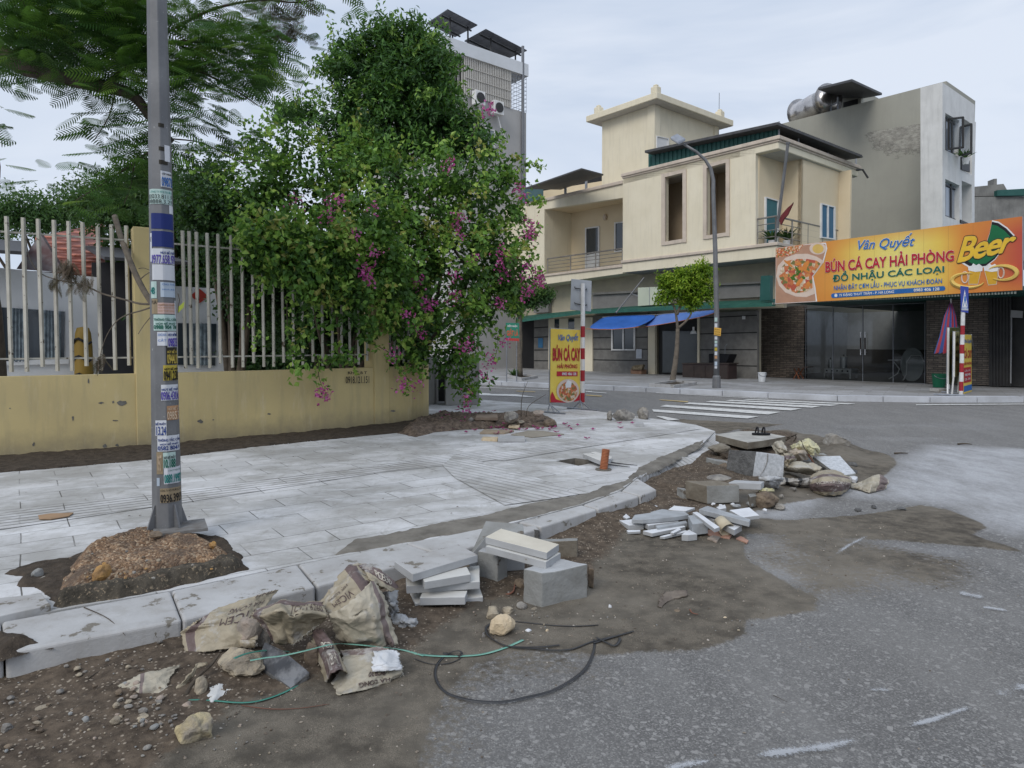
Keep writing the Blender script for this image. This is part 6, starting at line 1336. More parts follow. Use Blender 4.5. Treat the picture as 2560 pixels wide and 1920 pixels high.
MB().face([p2_.at(Z4(*p), .006) for p in ((1672, 882), (1730, 884), (1700, 704))]).out('white_triangle', I_WHITE, t2)
m = MB()
for s_ in ([(1699, 745), (1705, 745), (1706, 757), (1698, 757)], [(1696, 762), (1709, 762), (1712, 800), (1694, 800)], [(1697, 800), (1703, 800), (1690, 848), (1685, 848)], [(1703, 800), (1709, 800), (1718, 846), (1712, 848)]): m.face([p2_.at(Z4(*p), .011) for p in s_])
m.out('walking_figure', I_BLUE, t2)
for k in range(5): MB().face([p2_.at(Z4(*p), .0112) for p in ((1677+k*11, 878), (1682+k*11, 878), (1683+k*10.5, 852), (1679+k*10.5, 852))]).out('zebra_mark', I_BLUE, t2)
m = MB()
for yy in (700, 880): a = p2_.at(Z4(1690, yy), -.01); m.tube([a, a+Vector((-.06, .08, 0))], .01, 5)
m.out('clamp', M_DARKM, t2)

# --- banner stand
def banner(name, label, TL, TR, BR, BL, m_, frame=True):
    t = T(name, label, 'banner stand', (BL+BR)/2); n_ = (TR-TL).cross(BL-TL).normalized(); n_ = n_ if n_.y < 0 else -n_
    m = MB(); m.prism([TL, TR, BR, BL], -n_*.012); m.out('printed_panel', m_, t)
    if frame:
        m = MB()
        for a, b in ((TL, TR), (TR, BR), (BR, BL), (BL, TL)): m.tube([a-n_*.02, b-n_*.02], .014, 6)
        m.out('frame', M_STEEL, t)
    return t, n_
yb = mat('yellow_banner', (.70, .54, .10), (.66, .46, .06), 3, .45, 0)
DL, DR = G(Y1(365, 250), ZP).y, G(Y1(600, 215), ZP).y
TL, BL = V(Z3(336, 1180), DL), V(Y1(330, 160), DL); TR, BR = V(Z3(590, 1192), DR), V(Y1(587, 138), DR)
bn, n_ = banner('banner_stand', 'tall yellow noodle banner on a steel stand beside the striped post', TL, TR, BR, BL, yb)
f0 = quad(BL, BR, TR, TL); W_, H_ = 255.0, 458.0
def bnp(x, y, off=.008):               # zoomed px on the banner -> surface
    u = (x-336)/(590-336); yt = 1180+12*u; ybt = 1659+(160+20-0-22*u)-0
    ybt = 1820-22*u; v = 1-(y-yt)/(ybt-yt); return f0(u, v)+n_*off
def bq(x0, x1, yt, ybm, off=.008, sk=0): return quad(bnp(x0, ybm, off), bnp(x1, ybm+sk, off), bnp(x1, yt+sk, off), bnp(x0, yt, off))
txt('Vân Quyết', bq(395, 568, 1215, 1298, .010), I_BLUE, 'lettering', bn, .015, .3)
txt('BÚN CÁ CAY', bq(352, 586, 1325, 1455, .010), I_RED, 'lettering', bn, .05)
txt('HẢI PHÒNG', bq(388, 562, 1478, 1523, .010), I_RED, 'lettering', bn, .03, .2)
MB().face([bnp(385, 1550), bnp(565, 1550), bnp(565, 1592), bnp(385, 1592)]).out('red_strip', I_RED, bn)
txt('0983 406 128', bq(428, 550, 1560, 1583, .012), I_WHITE, 'lettering', bn, .03)
MB().face([bnp(336, 1760), bnp(350, 1725), bnp(380, 1790), bnp(470, 1822), bnp(336, 1818)]).out('red_corner', I_RED, bn)
MB().face([bnp(587, 1740), bnp(560, 1780), bnp(530, 1815), bnp(587, 1800)]).out('red_corner', I_RED, bn)
MB().face([bnp(482+98*math.cos(a), 1718+102*math.sin(a), .009) for a in [k*.2244 for k in range(28)]]).out('bowl', I_CREAM, bn)
MB().face([bnp(482+80*math.cos(a), 1725+84*math.sin(a), .012) for a in [k*.2244 for k in range(28)]]).out('bowl_food', M_FOOD2, bn)
MB().face([bnp(455, 1660, .014), bnp(478, 1625, .014), bnp(510, 1640, .014), bnp(505, 1690, .014), bnp(460, 1692, .014)]).out('noodles', I_WHITE, bn)
for (c_, l_) in ((V(Y1(325, 165), DL), [Y1(270, 240), Y1(460, 256), Y1(370, 245)]), (V(Y1(590, 140), DR), [Y1(478, 206), Y1(735, 226), Y1(655, 222)])):
    m = MB(); g0 = [G(p, ZP+.015) for p in l_]; top = c_; m.tube([g0[0], g0[1]], .018, 6); m.tube([top, G(((l_[0][0]+l_[1][0])/2, (l_[0][1]+l_[1][1])/2), ZP+.02)], .014, 6)
    mid = g0[0].lerp(g0[1], .5); m.tube([top-UP*.02, mid+(g0[0]-mid)*.6], .012, 6); m.tube([top-UP*.02, mid+(g0[1]-mid)*.6], .012, 6); m.out('stand_foot', M_STEEL, bn)

# --- signs and clutter in front of the restaurant
D3 = D2+.9
def vq(z, pts, Ds): return [V(z(*p), d) for p, d in zip(pts, Ds)]
q = vq(Z4, [(1692, 1093), (1758, 1095), (1760, 1585), (1692, 1606)], (D2+.25, D2+1.1, D2+1.1, D2+.25))
b2, n2 = banner('banner_stand', 'narrow yellow and red menu banner just right of the striped crossing post', q[0], q[1], q[2], q[3], yb)
f2 = quad(q[3], q[2], q[1], q[0])
for (s_, v0, v1, mm, bd) in (('Vân Quyết', .84, .94, I_BLUE, .02), ('CÁ CAY', .60, .76, I_RED, .05), ('HẢI PHÒNG', .48, .54, I_RED, .03)): txt(s_, (lambda v0, v1: lambda u, v: f2(.04+.92*u, v0+(v1-v0)*v)+n2*.006)(v0, v1), mm, 'lettering', b2, bd)
MB().face([f2(0, .18)+n2*.004, f2(.9, .18)+n2*.004, f2(.9, .44)+n2*.004, f2(0, .44)+n2*.004]).out('red_strip', I_RED, b2)
for k in range(3): txt(('LẨU CÁ', '0983 406', '128 - 24H')[k], (lambda k: lambda u, v: f2(.08+.7*u, .37-.075*k+.04*v)+n2*.008)(k), I_WHITE, 'lettering', b2, .02)
MB().face([f2(0, .03)+n2*.004, f2(1, .03)+n2*.004, f2(1, .13)+n2*.004, f2(0, .13)+n2*.004]).out('blue_strip', I_BLUE, b2)
m = MB(); m.tube([q[0]-UP*.0, G(Z4(1790, 1490), ZF)], .015, 6); m.tube([q[1], G(Z4(1820, 1485), ZF)], .015, 6); m.out('stand_leg', M_STEEL, b2)
for i, (pts, lb, dz) in enumerate((([(1557, 1034), (1656, 1034), (1652, 1515), (1552, 1520)], 'dim green food poster on white stand left of the striped crossing post', .5), ([(1607, 1068), (1655, 1066), (1650, 1450), (1603, 1460)], 'slim pale poster on white stand right behind the striped crossing post', .15))):
    q = vq(Z4, pts, (D2+dz, D2+dz+1.0, D2+dz+1.0, D2+dz)); pm = mat('faded_poster', ((.13, .15, .05), (.36, .35, .16))[i], ((.05, .06, .02), (.2, .19, .08))[i], 2.5, .5, 0)
    b3, n3 = banner('poster_stand', lb, *q, pm); f3 = quad(q[3], q[2], q[1], q[0])
    for k in range(4): txt(('LẨU', 'NƯỚNG', 'HẢI SẢN', 'BIA')[k], (lambda k: lambda u, v: f3(.3+.55*u, .85-.17*k+.1*v)+n3*.006)(k), I_YEL if i == 0 else I_BLACK, 'lettering', b3, .02)
    m = MB(); m.tube([q[3], G(Z4((1552, 1590)[i], 1608), ZF)], .022, 6); m.tube([q[0]-UP*.0, q[3]], .03, 4); m.tube([q[2], G(Z4(1640, 1600), ZF)], .02, 6); m.out('stand_leg', M_WHITE, b3)
ft = T('stand_base', 'flat steel foot frame and paver weighing down the poster stands', 'base', G(Z4(1560, 1612), ZF))
m = MB(); m.tube([G(Z4(1430, 1612), ZF+.02), G(Z4(1700, 1622), ZF+.02)], .03, 6); m.tube([G(Z4(1500, 1590), ZF+.02), G(Z4(1640, 1600), ZF+.02)], .025, 6); m.out('foot_bar', M_STEEL, ft)
m = MB(); m.box(G(Z4(1480, 1588), ZF)+UP*.05, (.4, .3, .09), .3); m.out('weight_block', M_BOX, ft, bevel=.01)
# folded parasol
tip, bot = V(Z4(1580, 798), D2+2.0), V(Z4(1555, 1285), D2+1.8); us_ = T('parasol', 'folded red and blue parasol leaning by the stone cladding', 'parasol', Vector((bot.x, bot.y, ZF)))
for s_, (mm) in enumerate((ink('parasol_red', (.30, .03, .05)), ink('parasol_blue', (.035, .07, .24)))):
    m = MB(); n = 16
    for k in range(n):
        if k % 2 != s_: continue
        pts = []
        for t_, r_ in ((.01, .02), (.25, .14), (.6, .22), (.92, .33)):
            c_ = tip.lerp(bot, t_); pts.append([c_+Vector((r_*(1+.25*(j % 2))*math.cos(a), r_*.5*math.sin(a), -.05*(j % 2))) for j, a in ((0, k*6.283/n), (1, (k+.5)*6.283/n), (0, (k+1)*6.283/n))])
        for i in range(3):
            for j in range(2): m.face([pts[i][j], pts[i][j+1], pts[i+1][j+1], pts[i+1][j]])
    m.out('canopy_panel', mm, us_)
m = MB(); m.tube([tip+UP*.05, Vector((bot.x+.05, bot.y, ZF))], .02, 6); m.out('parasol_pole', M_WHITE, us_)
def bucket(px0, px1, yt, yb_, z, name, label, mm, D=None):
    c_ = G(z((px0+px1)/2, yb_), ZF); D = c_.y; w0 = abs(z(px1, 0)[0]-z(px0, 0)[0])/FPX*D/2; h_ = (z(0, yb_)[1]-z(0, yt)[1])/FPX*D
    t = T(name, label, 'bucket', c_); m = MB(); m.lathe(c_, [(w0*.8, .005), (w0, h_), (w0*1.04, h_), (w0*1.04, h_-.02), (w0*.94, h_-.01), (w0*.76, .03), (0, .03)], 20); m.add([c_+Vector((w0*.8*math.cos(a), w0*.8*math.sin(a), .005)) for a in [k*.314 for k in range(20)]], [tuple(range(20))])
    m.out('tub', mm, t, smooth=False); m = MB(); m.tube([c_+Vector((w0*math.cos(a), -w0*.55*math.sin(a)-w0*.4, h_*.9-.1*math.sin(a))) for a in [k*.314 for k in range(11)]], .008, 5); m.out('handle', M_STEEL, t)
bucket(1420, 1533, 1432, 1550, Z4, 'bucket', 'green plastic bucket in front of the stone cladding', flat('green_plastic', (.01, .12, .06), .4))
bucket(2124, 2194, 1558, 1640, Z3, 'bucket', 'white plastic bucket at the corner of the cream house', flat('white_plastic', (.60, .62, .64), .4))
# behind the glass
def inside(z, x, y, dd_=1.2): return PR.at(z(x, y), -dd_)
a = G(Z4(600, 1455), ZF+.02); q0, q1 = PR.at(Z4(482, 1440), -1.0), PR.at(Z4(718, 1440), -1.0); ZI = ZF+.02
ct = T('stove_cart', 'low white gas stove cart behind the shop glass', 'stove', Vector((q0.x, q0.y, ZI)))
dv = (q1-q0); dv.z = 0; m = MB(); zt_ = inside(Z4, 600, 1385).z; zb_ = inside(Z4, 600, 1425).z
m.prism([Vector((q0.x, q0.y, zb_)), Vector((q1.x, q1.y, zb_)), Vector((q1.x, q1.y, zt_)), Vector((q0.x, q0.y, zt_))], E2*.6); m.out('cart_body', M_WHITE, ct, bevel=.01)
m = MB()
for k in (.03, .97):
    for j in (0, .55): p = q0.lerp(q1, k)+E2*j; m.tube([Vector((p.x, p.y, ZI)), Vector((p.x, p.y, zb_))], .03, 6)
m.out('cart_leg', M_WHITE, ct)
for k in range(5):
    p = q0.lerp(q1, .12+.19*k)-E2*.01; p.z = (zt_+zb_)/2; m = MB(); m.tube([p, p-E2*.03], .03, 8); m.out('knob', I_BLACK, ct)
for i, (x0, x1, yt, lb) in enumerate(((515, 562, 1318, 'small steel stock pot on the stove cart'), (614, 690, 1292, 'large steel stock pot on the stove cart'))):
    c_ = inside(Z4, (x0+x1)/2, 1385, 1.3); r_ = (PR.at(Z4(x1, 1380), -1.3)-PR.at(Z4(x0, 1380), -1.3)).length/2*.8; zt2 = inside(Z4, x0, yt, 1.3).z; c_.z = zt_
    t = T('stock_pot', lb, 'pot', c_, 'steel pots on the stove cart'); m = MB(); h_ = zt2-zt_; m.lathe(c_, [(0, .0), (r_, 0), (r_, h_), (r_*1.05, h_), (r_*1.02, h_+.03), (r_*.3, h_+.07), (0, h_+.07)], 18); m.out('pot_body', mat('pot_steel', (.6, .6, .58), None, 3, .3, 0, metal=.8), t, smooth=False)
    m = MB(); m.tube([c_+UP*(h_+.06), c_+UP*(h_+.12)], .03, 6); m.out('lid_knob', I_BLACK, t)
rt_ = PR.at(Z4(1245, 1345), -.8); t = T('folded_round_table', 'folded round white table leaning behind the shop glass', 'table', Vector((rt_.x, rt_.y, ZI)))
rad_ = (PR.at(Z4(1350, 1345), -.8)-PR.at(Z4(1135, 1345), -.8)).length/2*.95; rz_ = abs(inside(Z4, 1240, 1195, .8).z-inside(Z4, 1240, 1490, .8).z)/2
ex_ = (PR.at(Z4(1350, 1345), -.8)-PR.at(Z4(1135, 1345), -.8)).normalized(); m = MB(); rt_.z = ZI+rz_; m.prism([rt_+ex_*rad_*math.cos(k*.2618)+UP*rz_*math.sin(k*.2618) for k in range(24)], E2*.04); m.out('table_top', flat('grey_white_top', (.36, .38, .38)), t)
m = MB(); lg = [(1165, 1490), (1195, 1440), (1200, 1330), (1235, 1275), (1320, 1275), (1350, 1330)]; m.tube([PR.at(Z4(*p), -.7) for p in lg], .02, 6); m.out('folding_leg', M_WHITE, t)
t = T('small_stool', 'low pale folding stool behind the shop glass, left of the round table', 'stool', PR.at(Z4(1080, 1480), -.7)); t.location.z = ZI
m = MB(); m.prism([PR.at(Z4(1035, 1318), -.6), PR.at(Z4(1125, 1318), -.6), PR.at(Z4(1125, 1311), -.6), PR.at(Z4(1035, 1311), -.6)], E2*.35); m.out('stool_seat', M_WHITE, t)
m = MB(); m.tube([PR.at(Z4(*p), -.65) for p in ((1080, 1320), (1135, 1390), (1120, 1430), (1045, 1478))], .018, 6); m.out('stool_leg', M_WHITE, t)
# brown folding table outside
t = T('folding_table', 'low brown folding table in front of the rough stone wall', 'table', G(Z4(250, 1490), ZF)); q = [PR.at(Z4(x, y), .4) for x, y in ((190, 1378), (392, 1376))]
m = MB(); m.prism([q[0], q[1], q[1]-E2*.45, q[0]-E2*.45], UP*.03); m.out('table_top', M_WOODISH, t)
for s_ in ((225, 275), (270, 222)): m = MB(); a, b = PR.at(Z4(s_[0], 1385), .6), PR.at(Z4(s_[1], 1385), .6); b.z = ZF; m.tube([a, b], .02, 6); m.tube([a-E2*-.3, b-E2*-.3], .02, 6); m.out('folding_leg', mat('rusty_leg', (.22, .08, .04), None, 5), t)
# cabinets and clutter by the cream house
def boxat(pl, x0, x1, yt, yb_, z, d, off=0.1): return panel(pl, [z(x0, yb_), z(x1, yb_), z(x1, yt), z(x0, yt)], d, off)
PF = PA_.sh(1.1)
t = T('brown_cabinet', 'long dark brown counter standing before the cream house wall', 'cabinet', PF.at(Z3(1660, 1640))); t.location.z = ZF
boxat(PF, 1472, 1868, 1488, 1650, Z3, .6).out('cabinet_body', mat('dark_wood', (.05, .032, .03), (.035, .024, .024), 3, .5), t, bevel=.01)
boxat(PF, 1466, 1874, 1478, 1488, Z3, .66, .13).out('cabinet_top', M_WOODISH, t)
for k in range(4): boxat(PF, 1480+k*97, 1570+k*97, 1500, 1640, Z3, .02, .115).out('cabinet_door', M_WOODISH, t)
PF2 = PA_.sh(.4); t = T('dark_tank', 'low black trough on the brown counter by the street lamp', 'trough', PF2.at(Z3(1790, 1480))); q = [PF2.at(Z3(*p), .1) for p in ((1700, 1480), (1850, 1482), (1885, 1402), (1698, 1398))]
MB().prism(q, E2*.5).out('trough_body', I_BLACK, t, bevel=.02); m = MB(); q0 = PF2.at(Z3(1840, 1400), 0); m.tube([q0, q0+UP*.3, q0+UP*.4+E1*-.1], .01, 5); m.out('tap', M_STEEL, t)
t = T('cardboard_box', 'open brown cardboard box with rags against the grey cladding', 'box', PA_.at(Z3(1075, 1600), .5)); t.location.z = ZF
PF3 = PA_.sh(.45); boxat(PF3, 1025, 1118, 1535, 1602, Z3, .35).out('carton', mat('cardboard', (.25, .15, .10), (.2, .12, .08), 4), t)
m = MB(); m.prism([PF3.at(Z3(*p), .2) for p in ((1025, 1535), (1118, 1535), (1132, 1490), (1075, 1495), (1040, 1505))], E2*.15); m.out('rags', mat('rags', (.22, .18, .12), (.1, .08, .05), 12, .9, .8, 10, .05), t)
t = T('hanging_lamp', 'bare bulb lamp hanging under the blue awning', 'lamp', PA_.at(Z3(1568, 1120), .6)); a = PA_.at(Z3(1560, 1100), .6); b = PA_.at(Z3(1568, 1165), .6); m = MB(); m.tube([a, b], .008, 4); m.out('cord', I_BLACK, t); m = MB(); m.lathe(b-UP*.28, [(.0, 0), (.13, 0), (.1, .1), (.04, .14), (.04, .28)], 12); m.out('shade', M_WHITE, t)
t = T('plant_stand', 'dark flower pot on the low wall left of the brown counter', 'pot', PA_.at(Z3(1180, 1560), .3)) if False else None
for i, (x0, x1, y0, y1, lb, mm, bse) in enumerate(((1072, 1120, 1358, 1438, 'white printed paper notice beside the ground floor window', I_['w'], 0), (225, 265, 1262, 1345, 'blue poster on the narrow grey pier behind the street tree', ink('poster_blue', (.05, .16, .30)), 0), (1988, 2014, 1072, 1100, 'small white switch box under the green canopy', M_WHITE, 1))):
    t = T('wall_notice' if not bse else 'switch_box', lb, 'notice' if not bse else 'switch box', PA_.at(Z3((x0+x1)/2, (y0+y1)/2), .05)); boxat(PA_, x0, x1, y0, y1, Z3, .02, .04 if not bse else .08).out('sheet' if not bse else 'casing', mm, t)
    if i == 0:
        for k in range(6): boxat(PA_, x0+6, x1-6, y0+10+k*11, y0+13+k*11, Z3, .003, .046).out('printed_line', I_['l'], t)
# blue awnings
M_TARP = mat('blue_tarpaulin', (.035, .13, .46), (.025, .10, .36), 1.5, .5, .3, 5, .03); M_TARP2 = mat('pale_blue_tarpaulin', (.11, .20, .50), (.08, .16, .42), 1.5, .5, .3, 5, .03)
def tarp(name, label, rows, mm, group):
    t = T(name, label, 'awning', rows[0][0]); nu = len(rows[0]); vs = [p for r_ in rows for p in r_]; fs = [(j*nu+i, j*nu+i+1, (j+1)*nu+i+1, (j+1)*nu+i) for j in range(len(rows)-1) for i in range(nu-1)]
    o = MB().add(vs, fs).out('awning_sheet', mm, t, smooth=True); s_ = o.modifiers.new('s', 'SUBSURF'); s_.levels = s_.render_levels = 2; o.modifiers.new('t', 'SOLIDIFY').thickness = .01
    m = MB(); m.tube(rows[-1], .014, 5); m.out('orange_hem', ink('orange_hem', (.42, .16, .08)), t); m = MB(); m.tube([rows[0][0], rows[0][-1]], .02, 5); m.out('awning_rail', M_STEEL, t); t['group'] = group; return t
def row(pl, pts): return [pl.at(Z3(*p)) for p in pts]
Pm = CN.sh(.3); Pf_ = CN.sh(1.3)
tarp('awning', 'deep blue tarpaulin awning over the ground floor window', [row(CN.sh(-.05), [(782, 1082), (900, 1074), (1020, 1068), (1140, 1064), (1252, 1060)]), row(Pm, [(745, 1115), (880, 1118), (1000, 1118), (1110, 1112), (1225, 1098)]), row(Pf_, [(636, 1182), (760, 1186), (870, 1187), (985, 1178), (1098, 1165)])], M_TARP, 'blue awnings')
tarp('awning', 'paler sagging blue tarpaulin awning right of the deep blue one', [row(CN.sh(-.05), [(1254, 1060), (1380, 1050), (1500, 1042), (1640, 1030), (1756, 1020)]), row(CN.sh(.2), [(1200, 1110), (1350, 1092), (1480, 1072), (1630, 1056), (1752, 1032)]), row(CN.sh(.7), [(1105, 1172), (1300, 1142), (1480, 1110), (1650, 1076), (1750, 1045)])], M_TARP2, 'blue awnings')
# blank sign, flag poles, flag
t = T('blank_sign', 'blank pale green sign board above the awnings behind the street tree', 'sign', PA_.at(Z3(1230, 900), .6)); PS = PA_.sh(.6)
panel(PS, [Z3(1088, 985), Z3(1375, 965), Z3(1375, 815), Z3(1088, 826)], .12).out('sign_board', mat('pale_green_board', (.50, .54, .44), (.46, .50, .41), 2, .6, 0), t)
panel(PS, [Z3(1185, 980), Z3(1189, 980), Z3(1189, 822), Z3(1185, 822)], .01, .008).out('board_seam', M_STEEL, t); m = MB(); a = PS.at(Z3(1040, 880), -.1); m.tube([a, PS.at(Z3(1090, 900), -.1)], .02, 5); m.out('bracket', M_STEEL, t)
def stick(name, label, a, b, r_, cat='pole', mm=M_GALV):
    t = T(name, label, cat, a); m = MB(); m.tube([a, b], r_, 8, cap=True); m.out('shaft', mm, t); m = MB(); m.tube([b, b+(b-a).normalized()*.06], r_*1.4, 8); m.out('end_cap', mm, t); return t
stick('slanting_pole', 'bare steel flag pole slanting out over the green canopy', PU.at(Z3(1140, 740), .1), CN.at(Z3(905, 1035), .9), .028)
fp_ = stick('leaning_post', 'tall grey tube leaning against the corner balcony roof', PW.at(Z2(80, 1420), .15), PU.at(Z2(172, 690), .6), .055)
t = T('flag', 'furled dull red flag hanging over the corner balcony rail', 'flag', PU.at(Z2(110, 1370), .5)); PFl = PU.sh(.5)
m = MB(); ps3 = [(215, 1203), (165, 1245), (110, 1310), (95, 1350), (110, 1390), (140, 1335), (170, 1300)]; m.prism([PFl.at(Z2(*p)) for p in ps3], E2*.06); m.out('cloth', mat('dull_red_cloth', (.16, .025, .03), (.10, .02, .02), 6, .8, .5, 12, .03), t)
m = MB(); m.tube([PFl.at(Z2(100, 1350), -.03), PFl.at(Z2(220, 1195), -.03)], .012, 5); m.out('flag_stick', M_WOODISH, t)
# green laundry sign
DS = 24.0; pl_ = Pl(V(X3(930, 880), DS), (0, -1, 0)); t = T('laundry_sign', 'green and red laundry sign standing behind the hanging flowers', 'sign', (pl_.p.x, DS, ZF))
MB().prism([pl_.at(X3(*p)) for p in ((878, 945), (988, 948), (988, 822), (878, 820))], (0, .03, 0)).out('green_board', ink('sign_green', (.03, .22, .15)), t); MB().prism([pl_.at(X3(*p)) for p in ((878, 966), (988, 972), (988, 950), (878, 946))], (0, .03, 0)).out('red_board', ink('sign_red', (.45, .06, .05)), t)
txt('ĐIỂM NHẬN', pq(pl_, X3, .006, 892, 972, (832, 858), (832, 860)), I_WHITE, 'lettering', t, .04); txt('GIẶT LÀ', pq(pl_, X3, .006, 886, 980, (870, 936), (872, 940)), ink('orange_red', (.60, .12, .06)), 'lettering', t, .05)
m = MB(); m.tube([pl_.at(X3(968, 970)), Vector((pl_.at(X3(968, 970)).x, DS, ZF))], .02, 6); m.tube([pl_.at(X3(885, 970)), Vector((pl_.at(X3(885, 970)).x, DS, ZF))], .02, 6); m.out('sign_leg', M_STEEL, t)
# ================================================================ RUBBLE, STONES, BAGS
M_STONE = mat('cut_stone', (.40, .41, .42), (.33, .335, .34), 4, .75, .2, 60, .003, spot=((.22, .20, .17), .68, 9))
M_STONE_T = mat('pale_cut_stone', (.56, .555, .53), (.48, .47, .44), 3, .75, .15, 60, .003, spot=((.30, .27, .22), .68, 9))
M_BLOCK = mat('rough_grey_block', (.27, .275, .27), (.20, .20, .19), 6, .9, .5, 40, .01, spot=((.12, .10, .08), .62, 7))
M_BLOCKD = mat('rough_dark_block', (.15, .15, .15), (.08, .08, .08), 16, .95, .9, 50, .02)
M_MUDB = mat('muddy_block', (.21, .19, .155), (.13, .11, .085), 5, .95, .6, 30, .015)
M_GRAN = mat('speckled_granite', (.52, .54, .57), (.36, .38, .40), 30, .6, .1, 60, .002)
M_WSTRIP = mat('white_marble_strip', (.66, .675, .70), (.54, .55, .57), 5, .6, .1, 50, .002, spot=((.3, .28, .24), .7, 12))
M_GSTRIP = mat('grey_marble_strip', (.36, .38, .40), (.27, .28, .29), 7, .65, .2, 50, .003)
M_TERRA = mat('terracotta', (.42, .24, .17), (.36, .22, .18), 10, .85, .3, 40, .005)
def rock_mat(name, c1, c2, sp=None): return mat(name, c1, c2, 9, .95, .8, 28, .02, lo=.4, hi=.6, spot=sp)
M_RLIME = rock_mat('limestone', (.40, .34, .25), (.22, .19, .15)); M_RYEL = rock_mat('yellow_concrete_lump', (.44, .37, .22), (.25, .22, .18)); M_RGREY = rock_mat('grey_rubble', (.30, .28, .25), (.16, .15, .14)); M_RCREAM = rock_mat('cream_stone', (.62, .51, .36), (.50, .40, .27))
M_RBROWN = rock_mat('brown_rubble', (.20, .155, .11), (.11, .085, .065)); M_RORG = rock_mat('orange_stone', (.42, .24, .08), (.28, .17, .08)); M_RPINK = rock_mat('pinkish_stone', (.36, .29, .24), (.24, .21, .18))
def soften(o, w_=.004, seg=2): b = o.modifiers.new('bevel', 'BEVEL'); b.width = w_; b.segments = seg; b.limit_method = 'ANGLE'; b.angle_limit = .5; return o
def rough_up(o, amp, seed=0, cuts=3):
    bm = bmesh.new(); bm.from_mesh(o.data); bmesh.ops.subdivide_edges(bm, edges=bm.edges, cuts=cuts, use_grid_fill=True)
    for v in bm.verts: v.co += Vector(noise.noise_vector(v.co*14+Vector((seed, 0, 0))))*amp+Vector(noise.noise_vector(v.co*45+Vector((seed, 3, 0))))*amp*.4
    bm.to_mesh(o.data); bm.free(); return o
def slab(label, z_, pts, zt, th, mm, name='stone_slab', cat='slab', group=None, rough=0, bev=.004, side=None, down=None):
    """pts: top outline; each point (x, y) lies at level zt, or (x, y, z)"""
    P = [G(z_(p[0], p[1]), p[2] if len(p) > 2 else zt) for p in pts]
    m = MB(); m.prism(P, down or (0, 0, -th)); o = m.out(name, [mm, side] if side else mm)
    if side:
        for p in o.data.polygons:
            if p.normal.z < .5: p.material_index = 1
    rough_up(o, rough or .0018, len(label), 3 if rough else 2)
    if bev: soften(o, bev)
    return tag(o, label, cat, group)
_ico = None
def ico(sub):
    bm = bmesh.new(); bmesh.ops.create_icosphere(bm, subdivisions=sub, radius=1); return bm
def rock(label, c, size, mm, seed=0, name='rock', cat='rock', group=None, cuts=7, sub=3, sink=.25, boxy=.0):
    bm = ico(sub); r_ = random.Random(seed); pl_ = []
    for k in range(cuts):
        n_ = Vector((r_.gauss(0, 1), r_.gauss(0, 1), r_.gauss(0, 1))).normalized(); pl_.append((n_, r_.uniform(.55, .85)))
    for v in bm.verts:
        for n_, d in pl_:
            k = v.co.dot(n_)-d
            if k > 0: v.co -= n_*k*.92
        v.co += Vector(noise.noise_vector(v.co*2.2+Vector((seed*3.1, 0, 0))))*.13+Vector(noise.noise_vector(v.co*6+Vector((seed, 5, 0))))*.05
        v.co = Vector((v.co.x*size[0], v.co.y*size[1], v.co.z*size[2]))
    rot = Matrix.Rotation(r_.uniform(0, 6.28), 3, 'Z'); lo = min(v.co.z for v in bm.verts)
    for v in bm.verts: v.co = rot @ v.co+Vector(c)-Vector((0, 0, lo+size[2]*sink))
    me = bpy.data.meshes.new(name); bm.to_mesh(me); bm.free(); o = mesh_obj(name, me, mm); return tag(o, label, cat, group)
def rockpx(label, z_, x0, x1, y0, y1, mm, seed=0, zb=0, depth=.8, **kw):
    """a stone seen between these columns and rows, standing on level zb"""
    g = G(z_((x0+x1)/2, y1), zb); w_ = (z_(x1, 0)[0]-z_(x0, 0)[0])/FPX*g.y/2; h_ = max(.01, (z_(0, y1)[1]-z_(0, y0)[1])/FPX*g.y)
    D = w_*depth; hz = max(.35*w_, (h_-2*D*.30)*1.0); return rock(label, (g.x, g.y+D*.8, zb), (w_*1.12, D*1.1, hz*.78), mm, seed, **kw)

# --- earth mound with a broken concrete foot round the pole
def mound(name, label, z_, outline, zb, h, mm, cell=.016, amp=.03, soft=.16, cat=None, kind=None, seed=0, steep=1.0):
    P = [G(z_(*p), zb) for p in outline]; x0, x1 = min(p.x for p in P), max(p.x for p in P); y0, y1 = min(p.y for p in P), max(p.y for p in P)
    gx, gy = np.arange(x0-.03, x1+.03, cell), np.arange(y0-.03, y1+.03, cell); X_, Y_ = np.meshgrid(gx, gy)
    d = sdist(X_+(fbm(X_, Y_, 9, 3, seed)-.5)*.06, Y_+(fbm(X_, Y_, 9, 3, seed+4)-.5)*.06, P); t_ = ss(d, -.005, soft)**steep
    Z_ = zb-.02+(h+.02)*t_+t_*((fbm(X_, Y_, 7, 5, seed+7)-.5)*amp*2+(fbm(X_, Y_, 32, 3, seed+8)-.5)*amp*.8); f = grid_faces(len(gx), len(gy)); keep = (d.ravel()[f] > -.012).all(1)
    f = f[keep]; us, f = np.unique(f, return_inverse=True); V3 = np.stack([X_, Y_, Z_], -1).reshape(-1, 3)[us]
    o = np_mesh(name, V3, f.reshape(-1, 4), mm, smooth=True); return tag(o, label, cat or (None if kind else 'mound'), kind=kind)
m_, t_, b_ = new_mat('gravelly_earth'); v_ = coords(t_)
vo = N(t_, 'ShaderNodeTexVoronoi', Scale=70); t_.links.new(v_, vo.inputs['Vector']); s_ = t_.nodes.new('ShaderNodeSeparateColor'); t_.links.new(vo.outputs['Color'], s_.inputs[0])
c = ramp(t_, s_.outputs[0], [(0, (.12, .07, .04)), (.4, (.22, .13, .07)), (.7, (.34, .22, .13)), (1, (.46, .36, .25))]); c = mixc(t_, ramp(t_, nz(t_, v_, 5, 6, .7), [(.42, 0), (.62, .9)]), c, (.10, .07, .05))
